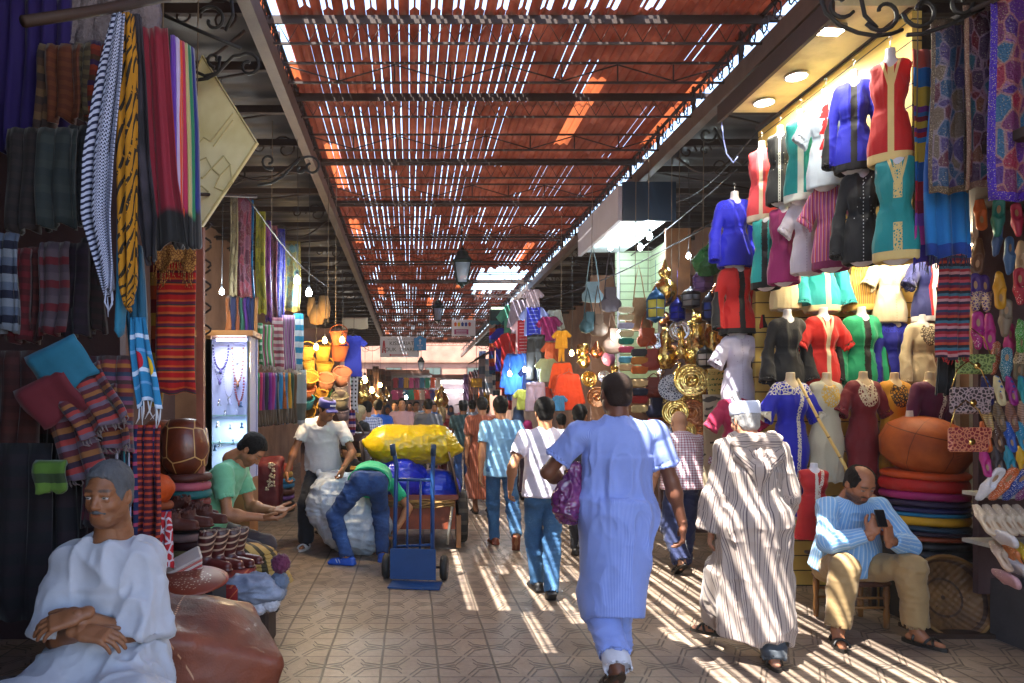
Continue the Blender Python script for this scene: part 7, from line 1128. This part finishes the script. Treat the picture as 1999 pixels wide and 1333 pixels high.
# things on the far left wall that catch light
# ================================================================ THE PEOPLE OF THE STREET
def stripe(name, a, b, f, w=.5, **k):
    return M(name, lambda c: c.mix((c.st[0]*f).fr().ss(w-.12, w+.12), a, b), rough=.85, sheen=.15, var=.12, weave=.6, **k)
def check(name, a, b, f, dark=None):
    return M(name, lambda c: c.mix((c.st[0]*f).fr().lt(.35)*.6+(c.st[1]*f).fr().lt(.35)*.6, a, b), rough=.85, var=.12)
WHITE = cloth('#c9c8c4'); BELT = M('belt', '#3a2a1c', rough=.5)
JEANS = M('denim', lambda c: c.ramp(c.noise(3.5, 4)*.75+c.noise(90, 2)*.25, [(.3, '#24486f'), (.55, '#3d6a97'), (.75, '#7fa3c2')]), rough=.85, weave=2)
JEAND = M('denim_dark', lambda c: c.ramp(c.noise(4.5, 4)*.8+c.noise(90, 2)*.2, [(.35, '#15284e'), (.6, '#2a4f8a'), (.78, '#7c95b5')]), rough=.85, weave=2)
N = .008
# 1 the seated man in white, foreground left
J = joints(pel=(0,.0,.6), chest=(0,.02,.88), neck=(0,.05,1.075), head=(-.02,.09,1.27), look=(.18,1,-.08), shw=.14, wrL=(.02,.27,.86), wrR=(-.0,.29,.805), eL=(-.6,-.6,-.6), eR=(.6,-.6,-.5),
           anL=(-.2,.42,.1), anR=(.16,.36,.1), kL=(-.25,1,.7), kR=(.2,1,.7), hL=(.9,.3,-.22), hR=(-.95,.12,-.1), nL=(.1,.6,.8), nR=(0,.4,1), cL=.3, cR=.35)
p1, HM = person('seated grey haired man with moustache in a loose white robe, hands crossed', (-1.17, 2.82, 0), PI+.04, J, 1.0, '#7c4e32', [('robe', g_robe(J, N, .2, r=.24, fl=1.2, fr=.95, r0=.055, r1=.115, am=.02, seed=5, wa=.165, collar=0, lr=.125, legk=.12, bias=(0,.12,0), op=0, fit=-.025), M('white_cotton', lambda c: c.col('#a3a3ac'), rough=.85, var=.14, weave=1, sheen=.2))],
    hair=('short', '#5c5c60'), feet=('sandal', '#2a1c12'), h=N, hh=.0032, hd=dict(must=.0, stub=.22, old=1, wide=.93))
mu = sdf([('c', (-.0,.091,-.0495), (-.029,.079,-.058), .0085, .0045), ('c', (.0,.091,-.0495), (.029,.079,-.058), .0085, .0045)], .0025, .004, lambda p, n, s: .002*(vnoise(p*np.array((400, 300, 120)))-.4))
ob('moustache', mu, M('hair_#5c5c60'), p1).matrix_local = HM
# 2 the man in the green polo
J = joints(pel=(0,.0,.65), chest=(0,.1,.93), neck=(.0,.22,1.13), head=(.0,.35,1.24), look=(0,.6,-.75), shw=.18, wrL=(-.1,.5,.78), wrR=(.12,.49,.76), eL=(-.5,-.6,-.8), eR=(.5,-.6,-.8), anL=(-.12,.32,.1), anR=(.12,.3,.1), kL=(-.1,1,.6), kR=(.1,1,.6),
           hL=(.1,1,.05), hR=(-.1,1,-.1), nL=(-.3,0,-1), nR=(.3,0,-1), cL=.2, cR=.35, fwd=(0,1,-.4))
person('seated man in a pale green polo shirt looking down at his hands', (-1.56, 5.5, 0), -PI/2-.12, J, 1.03, '#a06a48', [('polo_shirt', g_shirt(J, .009, fr=.6, hem=.1, am=.01, seed=4), cloth('#6fb38c')), ('trousers', g_pants(J, .01, am=.006), cloth('#3b2f33'))], hair=('short', '#17110d'), feet=('shoe', '#2a2220'), h=.01, hh=.0045, hd=dict(stub=.55))
# 3 the man with the cap
J = joints(pel=(0,-.05,.9), chest=(0,.05,1.2), neck=(-.04,.14,1.4), head=(-.1,.22,1.53), look=(-.8,.7,-.32), shw=.2, wrL=(-.3,.36,.9), wrR=(.34,.24,.84), eL=(-.7,-.5,-.3), eR=(.7,-.5,-.2), anL=(-.12,-.1,.09), anR=(.16,.1,.09), cL=.9, cR=.9, hR=(-.1,.3,-1), hL=(.1,.3,-1))
p3, HM = person('standing man in a white t-shirt and navy baseball cap holding the white sack', W(628, 1075, 8.15)*V((1,1,0)) if 0 else (-1.0, 8.2, 0), PI-.1, J, 1.03, '#8f5d3e', [('tshirt', g_shirt(J, .011, fr=.62, hem=.02, collar=0, am=.012, seed=8, fit=.01), cloth('#d2cfd0')), ('trousers', g_pants(J, .012, r1=.085, r2=.085, am=.008), cloth('#12141d'))], hair=('short', '#15100d'), feet=('sandal', '#c9c4c0'), h=.012, hh=.005, hd=dict(must=.7, stub=.35))
NAVY = cloth('#1a1f6e'); hat = cap_skull(p3, NAVY, HM, .075, .1, .035, 'baseball_cap')
mb = MB(); mb.M = HM; mb.grid(lambda u, v: ((u-.5)*.16, .085+.085*v*math.cos((u-.5)*2.6), .04-.02*v-.1*(u-.5)**2), 8, 6, .006).build('peak', NAVY, hat)
mb = MB(); mb.M = HM
for i in range(6): mb.box(((i-2.5)*.0125, .0975-abs(i-2.5)*.0012, .07), (.008, .003, .018 if i % 3 else .022)); mb.box(((i-2.5)*.0125+.003, .098-abs(i-2.5)*.0012, .07), (.003, .003, .012))
mb.build('cap_lettering', cloth('#e6e6ee'), hat)
# 4 the man bending over the sack
J = joints(pel=(0,0,.8), chest=(.05,.3,.86), neck=(.1,.5,.74), head=(.14,.62,.62), look=(.1,.2,-1), fwd=(0,.3,-1), shw=.18, wrL=(-.3,.4,.2), wrR=(.3,.3,.28), eL=(-1,0,0), eR=(1,.2,0), anL=(-.22,-.05,.09), anR=(.14,.1,.09), kL=(-1,.8,0), kR=(.1,1,0), hL=(0,.3,-1), hR=(-.2,.3,-1), cL=.7, cR=.7, toL=(-.7,.3,0), toR=(.1,1,0))
p4, _ = person('man in green t-shirt and blue jeans bending over the white sack', (-.42, 7.35, 0), .1, J, 1.03, '#a87450', [('tshirt', g_shirt(J, .011, fr=.62, hem=-.02, collar=0, am=.01, seed=6, fit=.015), cloth('#12a877')), ('jeans', g_pants(J, .01, r0=.105, r1=.075, r2=.065, am=.011, seed=9, waist=.07), JEAND)], feet=None, h=.012, hh=.007)
BLUSH = M('shoe_blue', '#1f4fb0', rough=.5)
for s in 'LR':
    a = J['an'+s]; shoe(p4, J, s, BLUSH, 'shoe', .008); t = J['to'+s].normalized(); r = V((t.y, -t.x, 0))
    for sd in (1, -1): 
        mb = MB()
        for i in range(3): q = a-V((0,0,.05))+t*(.03+.03*i)+r*.044*sd; mb.tube([q+V((0,0,-.015))-t*.01, q+V((0,0,.022))+t*.012-r*.004*sd], .0045, 5)
        mb.build('shoe_stripe', WHITE, p4)
# 5 the big man in blue stripes
J = joints(neck=(0,.0,1.46), head=(.0,.03,1.625), look=(-.12,1,.02), shw=.215, fat=.02, wrR=(.40,.03,.83), wrL=(-.2,.28,1.08), eL=(-1,-.35,-.3), eR=(.5,-1,0), anL=(-.1,-.3,.2), anR=(.02,.1,.1), toL=(-.1,1,-.9), hipw=.08, hR=(.12,.25,-1), nR=(1,-.5,.1), cR=.45, cL=.6, hL=(.3,1,.1), nL=(0,.2,-1))
p5, HM = person('big man walking away in a long blue pinstriped tunic with a purple bag', (1.215, 4.2, 0), .03, J, 1.035, '#6b4230', [('tunic', g_robe(J, .0075, .4, r=.15, fl=.95, fr=.66, r0=.06, r1=.082, am=.014, seed=12, wa=.158, lr=.09, legk=.07), stripe('pinstripe', '#6479c4', '#93a3d8', 210)), ('trousers', g_pants(J, .009, r1=.086, r2=.082, cut=.1, am=.014), stripe('pinstripe', '#6479c4', '#93a3d8', 210)), ('under_trousers', g_pants(J, .009, r0=.07, r1=.07, r2=.072, am=.008), cloth('#c4c2cc'))],
    hair=('shaved', '#2c1d16'), feet=('sandal', '#3a2818'), h=N, hh=.004, hd=dict(wide=1.1, brow=0, stub=.5))
# 6 the man in the striped djellaba
J = joints(neck=(0,.05,1.46), head=(-.02,.12,1.6), look=(-.3,1,-.15), chest=(0,.02,1.25), shw=.165, wrL=(-.25,.12,.76), wrR=(.2,.24,.9), eL=(-.5,-1,0), eR=(.4,-1,0), anL=(-.13,.4,.09), anR=(.09,-.1,.09), hL=(-.1,.3,-1), nL=(-1,.2,0), cL=.4, toL=(-1,.6,0), toR=(.1,1,0))
DJ = M('djellaba', lambda c: c.cyc(c.st[0]*15, ['#a8988f', '#4d4044', '#b0a196', '#6f6064', '#b3a499', '#8a7a78', '#42363a', '#a8988f'], [4, .7, 2.5, 1, 1.5, .8, .9, 2]), rough=.9, var=.15, weave=1.5, sheen=.2)
p6, HM = person('old man walking away in a brown striped hooded djellaba and white cap', (2.16, 4.5, 0), -.12, J, .945, '#b07c62', [('djellaba', g_robe(J, .0075, .17, r=.235, fl=.75, fr=1.92, r0=.068, r1=.088, r2=.1, am=.016, seed=15, wa=.17, hood=1, lr=.1, collar=0, bias=(.03,-.08,0)), DJ), ('trousers', g_pants(J, .01, r2=.07), cloth('#3a4048'))],
    hair=('balding', '#a5a3a2'), feet=('sandal', '#1d1916'), h=N, hh=.004, hd=dict(stub=.1, brow=.2, old=1))
H_ = J['neck']-J['f']*.1; U_, R_, F_ = J['up'], J['r'], J['f']
ob('hood', sdf([('c', H_+R_*.12+F_*.08+U_*.02, H_+R_*.08-U_*.1, .045, .05, {'k': .04}), ('c', H_-R_*.12+F_*.08+U_*.02, H_-R_*.08-U_*.1, .045, .05, {'k': .04}), ('c', H_+R_*.1-U_*.1, H_-U_*.2-F_*.03, .05, .05, {'k': .04}), ('c', H_-R_*.1-U_*.1, H_-U_*.2-F_*.03, .05, .05, {'k': .04}), ('c', H_-U_*.18-F_*.03, H_-U_*.34-F_*.02, .06, .018, {'k': .03}), ('c', H_+R_*.1, H_-R_*.1, .05, .05, {'k': .04}), ('e', H_-U_*.05-F_*.075, (.075, .045, .06), {'sub': 1, 'k': .02})], .0075, .03, folds(.012, 12, 12, 44, .6)), DJ, p6)
cap_skull(p6, M('cap_white', '#c2c8da', rough=.8), HM, .085, .103, .045, 'skull_cap')
# 7 the seated man with the phone
J = joints(pel=(0,.0,.44), chest=(0,.06,.72), neck=(0,.15,.91), head=(.02,.25,1.045), look=(-.12,.8,-.45), shw=.175, fat=.02, wrR=(.05,.44,.745), wrL=(-.05,.45,.7), eR=(1,-.4,-.5), eL=(-1,-.4,-.5), anL=(-.27,.38,.09), anR=(.26,.42,.09), kL=(-.25,1,.6), kR=(.25,1,.6),
           hR=(-.35,.1,1), hL=(.15,.15,1), nR=(.5,1,0), nL=(-.5,1,0), cL=.55, cR=.75, gR=.4, gL=.3, toL=(-.55,1,0), toR=(.3,1,0), fwd=(0,1,-.2))
p7, HM = person('seated man in light blue striped shirt and beige trousers looking at his phone', (3.17, 5.25, 0), PI-.05, J, 1.02, '#9a6446', [('shirt', g_shirt(J, N, fr=1.85, hem=.02, r0=.068, r1=.066, r2=.05, am=.011, seed=21, fit=.01), stripe('shirt_stripe', '#6f9fd0', '#a8c0d8', 42, .72)), ('trousers', g_pants(J, .009, r0=.1, r1=.08, r2=.078, cut=.06, am=.012, seed=22), cloth('#9a7f56'))],
    hair=('balding', '#17110e'), feet=('sandal', '#16120f'), h=N, hh=.0038, hd=dict(beard=.9, must=.9, stub=.8, brow=1, wide=1.06))
ph = thing('mobile_phone', 'black mobile phone in the hands of the seated man in the blue shirt', 'phone', (3.12, 4.75, .865), -.1); MB().box((0,0,0), (.062,.012,.118), rx=-.45, bev=.004).build('case', M('phone', '#0c0d10', rough=.25), ph); MB().box((0,.0062,.003), (.054,.002,.1), rx=-.45).build('screen', M('phone_screen', '#202830', rough=.1, emit='#b8d0ff', es=.6), ph)
def walker(seed, step=.28, arms=.12, **k):
    r = random.Random(seed); s = step; d = dict(anL=(-.09, s, .09), anR=(.09, -s, .09+.35*abs(s)), toR=(.1, 1, -.8 if s > .15 else 0), wrL=(-.25, -arms, .84), wrR=(.25, arms+.06, .86))
    if r.random() < .5: d = dict(anR=(.09, s, .09), anL=(-.09, -s, .09+.35*abs(s)), toL=(-.1, 1, -.8 if s > .15 else 0), wrR=(.25, -arms, .84), wrL=(-.25, arms+.06, .86))
    d.update(k); return joints(**d)
# 8..: the walkers
J = walker(1, .22, neck=(0,.03,1.42), head=(0,.1,1.56), look=(0,1,-.15), fat=.03, wrR=(.32,0,.85))
person('stooped bald man in red checked shirt and navy trousers walking away', (2.66, 7.0, 0), .0, J, .93, '#b98a6c', [('checked_shirt', g_shirt(J, .01, fr=.9, hem=.08, am=.01, seed=31, r1=.075), check('red_check', '#d3ccd6', '#8e3550', 38)), ('trousers', g_pants(J, .011, r1=.095, r2=.09, am=.012), cloth('#16224a'))], hair=None, feet=('sandal', '#17130f'), h=.011, hh=.005, hd=dict(brow=0, stub=0))
J = walker(5, .2, wrL=(-.3,.05,.95), anR=(.03,-.12,.1), anL=(-.03,.2,.1))
person('young man in a white t-shirt and light blue jeans walking away', (1.14, 6.05, 0), .02, J, .955, '#a97552', [('tshirt', g_shirt(J, .0095, fr=.62, hem=.06, collar=0, am=.009, seed=41), cloth('#cfc8d6')), ('jeans', g_pants(J, .0095, r1=.075, am=.008, seed=42), JEANS)], hair=('full', '#120e0c'), feet=('shoe', '#1d1c1e'), h=.01, hh=.0045)
J = walker(5, .25, wrR=(.32,.0,.93), anR=(.14,-.28,.2), anL=(-.05,.2,.09), toR=(.1,1,-1.2))
p10, _ = person('man in pale blue shirt, worn jeans and orange soled shoes walking away', (1.04, 8.2, 0), .0, J, .98, '#a97552', [('shirt', g_shirt(J, .011, fr=.66, hem=.12, am=.009, seed=51), cloth('#7fb0d6')), ('jeans', g_pants(J, .011, am=.01, seed=52), JEANS)], hair=('full', '#100c0a'), feet=('shoe', '#8a4428'), h=.012, hh=.006)
J = walker(2, .12)
person('man in a long brown robe walking away beside the pale blue shirt', (1.08, 10.7, 0), .0, J, 1.0, '#8a5c40', [('robe', g_robe(J, .014, .25, r=.2, fr=.8, am=.014, seed=61), stripe('brown_robe', '#6a3424', '#8a4a34', 30))], hair=('short', '#120e0c'), feet=('sandal', '#1c1410'), h=.015, hh=.008)
J = walker(4, .15)
p12, HM = person('man in a dark teal t-shirt, jeans and black hat walking away', (1.0, 13.4, 0), .0, J, .98, '#7a5038', [('tshirt', g_shirt(J, .014, fr=.62, hem=.1, collar=0, seed=71), cloth('#223c42')), ('jeans', g_pants(J, .014, seed=72), JEAND)], hair=('short', '#120e0c'), h=.015, hh=.008)
mb = MB(); mb.M = HM; mb.lathe([(0,.13),(.06,.135),(.085,.12),(.092,.05),(.13,.045),(.15,.055),(.15,.05),(.09,.04)], 24, (0,-.01,0)).build('hat', cloth('#14151a'), p12)
CROWD = [  # px, depth, yaw, kind, top colour, bottom colour, hair, scale, label
 (922, 15.5, 0, 'shirt', '#a9bcd6', '#2b2b35', 'short', 1.0, 'man in a pale blue shirt walking away ahead of the brown robe'),
 (836, 13.0, 0, 'shirt', '#55565e', '#2c2c33', 'short', 1.0, 'man in a grey waistcoat walking away behind the yellow sack'),
 (862, 15.0, .2, 'long', '#7a1420', '#5a1018', 'long', .92, 'fair haired woman in a dark red top walking away'),
 (1131, 7.6, -.5, 'shirt', '#1c1b22', '#202028', 'short', .93, 'dark haired man passing in front of the orange clothes'),
 (1096, 10.5, 0, 'shirt', '#c6c2cc', '#2c3550', 'short', .86, 'short man in a white top beside the blue tunic'),
 (785, 14.5, PI, 'long', '#c9a5b4', '#b894a6', 'short', 1.02, 'man in a pale pink shirt walking towards us'),
 (812, 17.5, PI+.2, 'shirt', '#d0c4b8', '#6a6a70', 'short', 1.0, 'man in a cream shirt walking towards us behind the yellow sack'),
 (757, 17, PI, 'robe', '#c4491e', '#a03a18', 'scarf', .95, 'woman in an orange robe walking towards us'),
 (771, 19, PI-.1, 'shirt', '#8fb6c0', '#3a4450', 'short', 1.0, 'man in a pale teal shirt coming down the middle of the street'),
 (738, 12.6, .1, 'robe', '#1f58b8', '#1a4a9c', 'short', .99, 'woman in a bright blue dress walking away'),
 (717, 11.6, .25, 'check', '#5a5f92', '#1c1f2a', 'short', .97, 'man in a blue checked shirt and dark jeans walking away'),
 (702, 11.0, -.9, 'long', '#151318', '#121116', 'long', .93, 'fair haired woman in black holding a brown shoulder bag'),
 (695, 9.4, PI-.7, 'seated', '#1d2230', '#22355c', 'short', .9, 'dark haired woman sitting by the baskets in a black top'),
 (664, 9.7, 0, 'seated', '#3a4458', '#3d6a97', 'short', .92, 'person in blue jeans sitting beside the low yellow tables'),
 (753, 15.2, PI, 'child', '#d0ccc8', '#4a8a5a', 'short', .62, 'small child in a white t-shirt held by the hand'),
 (800, 22, PI, 'shirt', '#a04a3c', '#303038', 'short', 1.0, 'man in a rust red shirt far down the street'),
 (828, 24, 0, 'robe', '#5a6a78', '#48545e', 'short', 1.0, 'person in a grey robe far down the street'),
 (848, 21, PI, 'shirt', '#2f62b0', '#303038', 'short', .98, 'man in a blue shirt walking towards us far away'),
 (880, 23, PI, 'shirt', '#b88a80', '#303038', 'scarf', .95, 'woman in a rose top and headscarf far down the street'),
 (905, 26, PI, 'robe', '#8a3a50', '#702a40', 'scarf', .95, 'woman in a crimson robe far down the street'),
 (775, 27, 0, 'shirt', '#3e7f8a', '#303038', 'short', 1.0, 'man in a teal shirt walking away in the distance'),
 (948, 14.5, .1, 'shirt', '#1e2b22', '#303038', 'short', .95, 'man in a dark green shirt between the brown robe and the stalls'),
 (872, 29, 0, 'robe', '#c9b08a', '#b89a70', 'short', 1.0, 'person in a sand coloured robe in the distance'),
 (1012, 12.5, -.3, 'long', '#a31a5a', '#3a1a30', 'scarf', .93, 'woman in a magenta top by the hanging football shirts'),
]
for i, (px, Y, yaw, kd, ct, cb, hr, sc, lab) in enumerate(CROWD):
    far = Y > 16; hh_ = .016 if far else .012
    if kd == 'seated': J = joints(pel=(0,0,.5), chest=(0,.05,.78), neck=(0,.1,1.0), head=(0,.17,1.14), look=(0,.8,-.4), wrL=(-.15,.4,.62), wrR=(.15,.4,.62), eL=(-1,-.5,-.5), eR=(1,-.5,-.5), anL=(-.14,.45,.09), anR=(.14,.45,.09), kL=(-.2,1,1), kR=(.2,1,1))
    else: J = walker(i*3+1, .18)
    m1 = check('crowd_check', '#c2c4da', '#3a4276', 22) if kd == 'check' else cloth(ct); m2 = cloth(cb)
    if kd == 'robe': wear = [('robe', g_robe(J, hh_+.003, .2, r=.22, fr=1.7, seed=i, wa=.16), m1)]
    else: wear = [('shirt', g_shirt(J, hh_+.002, fr=1.6 if kd == 'long' else .7, hem=.16, seed=i), m1), ('trousers', g_pants(J, hh_+.003, seed=i), m2)]
    r_, HM = person(lab, ((px-CX)*Y/F, Y, 0), yaw, J, sc, ['#a97552', '#8a5c40', '#b98a6c'][i % 3], wear, hair=(hr, '#15100d' if hr == 'short' else ('#a8946e' if hr == 'long' else '#3a4a6a')), feet=('shoe', '#201c1a'), h=.018, hh=.009 if not far else .012, hands=not far, group='people in the crowd', hd=dict(eyes=0) if far else None)
    if i == 11: sdf_ = sdf([('e', (0,0,0), (.17,.07,.13)), ('b', (0,0,.02), (.16,.05,.12), {'rd': .05})], .012); bg_ = tag(ob('shoulder_bag', sdf_, M('bag_brown', '#3a1c12', rough=.4, coat=.3)), 'brown leather shoulder bag carried by the woman in black', 'bag'); bg_.location = W(706, 860, 10.7); MB().tube([W(700, 845, 10.75)-bg_.location, W(694, 815, 10.85)-bg_.location, W(710, 845, 10.6)-bg_.location], .012, 6).build('strap', M('bag_brown'), bg_)
# the hand on a cane behind the cushions
J = joints(pel=(0,0,.55), chest=(0,.02,.83), neck=(0,.05,1.05), head=(0,.08,1.2), wrR=(.31,.33,.86), eR=(.6,-.6,-.6), wrL=(-.1,.3,.65), anL=(-.14,.45,.09), anR=(.14,.45,.09), kL=(-.2,1,1), kR=(.2,1,1), hR=(.35,.3,-.55), nR=(.2,.5,.8), cR=.6)
person('person sitting hidden behind the cushion pile, one hand on a bamboo cane', (3.95, 6.05, 0), PI+.1, J, 1, '#a87450', [('robe', g_robe(J, .012, .25, r=.25, fl=1, fr=1.5, seed=3), cloth('#2a2430'))], feet=('shoe', '#201c1a'), h=.013, hh=.006, hd=dict(stub=.3))
mb = MB(); mb.tube([W(1716, 955, 5.75), W(1714, 1120, 5.72), V((3.73, 5.7, 0))], .009, 8); tag(mb.build('walking_stick', M('bamboo', lambda c: c.mix(c.p[2].fr()*.3, '#c9a35e', '#8a6a34'), rough=.5)), 'thin bamboo walking stick held by a hand behind the cushions', 'stick')
# ================================================================ HAZE
hz = bpy.data.materials.new('haze'); hz.use_nodes = True; t_ = hz.node_tree; t_.nodes.clear(); o_ = t_.nodes.new('ShaderNodeOutputMaterial'); v_ = t_.nodes.new('ShaderNodeVolumePrincipled'); v_.inputs['Color'].default_value = (.92, .9, .95, 1); v_.inputs['Density'].default_value = .0013; v_.inputs['Anisotropy'].default_value = .3; t_.links.new(v_.outputs[0], o_.inputs['Volume'])
tag(MB().box((0, 30, 2.6), (122, 182, 7.4)).build('haze', hz), kind='stuff')
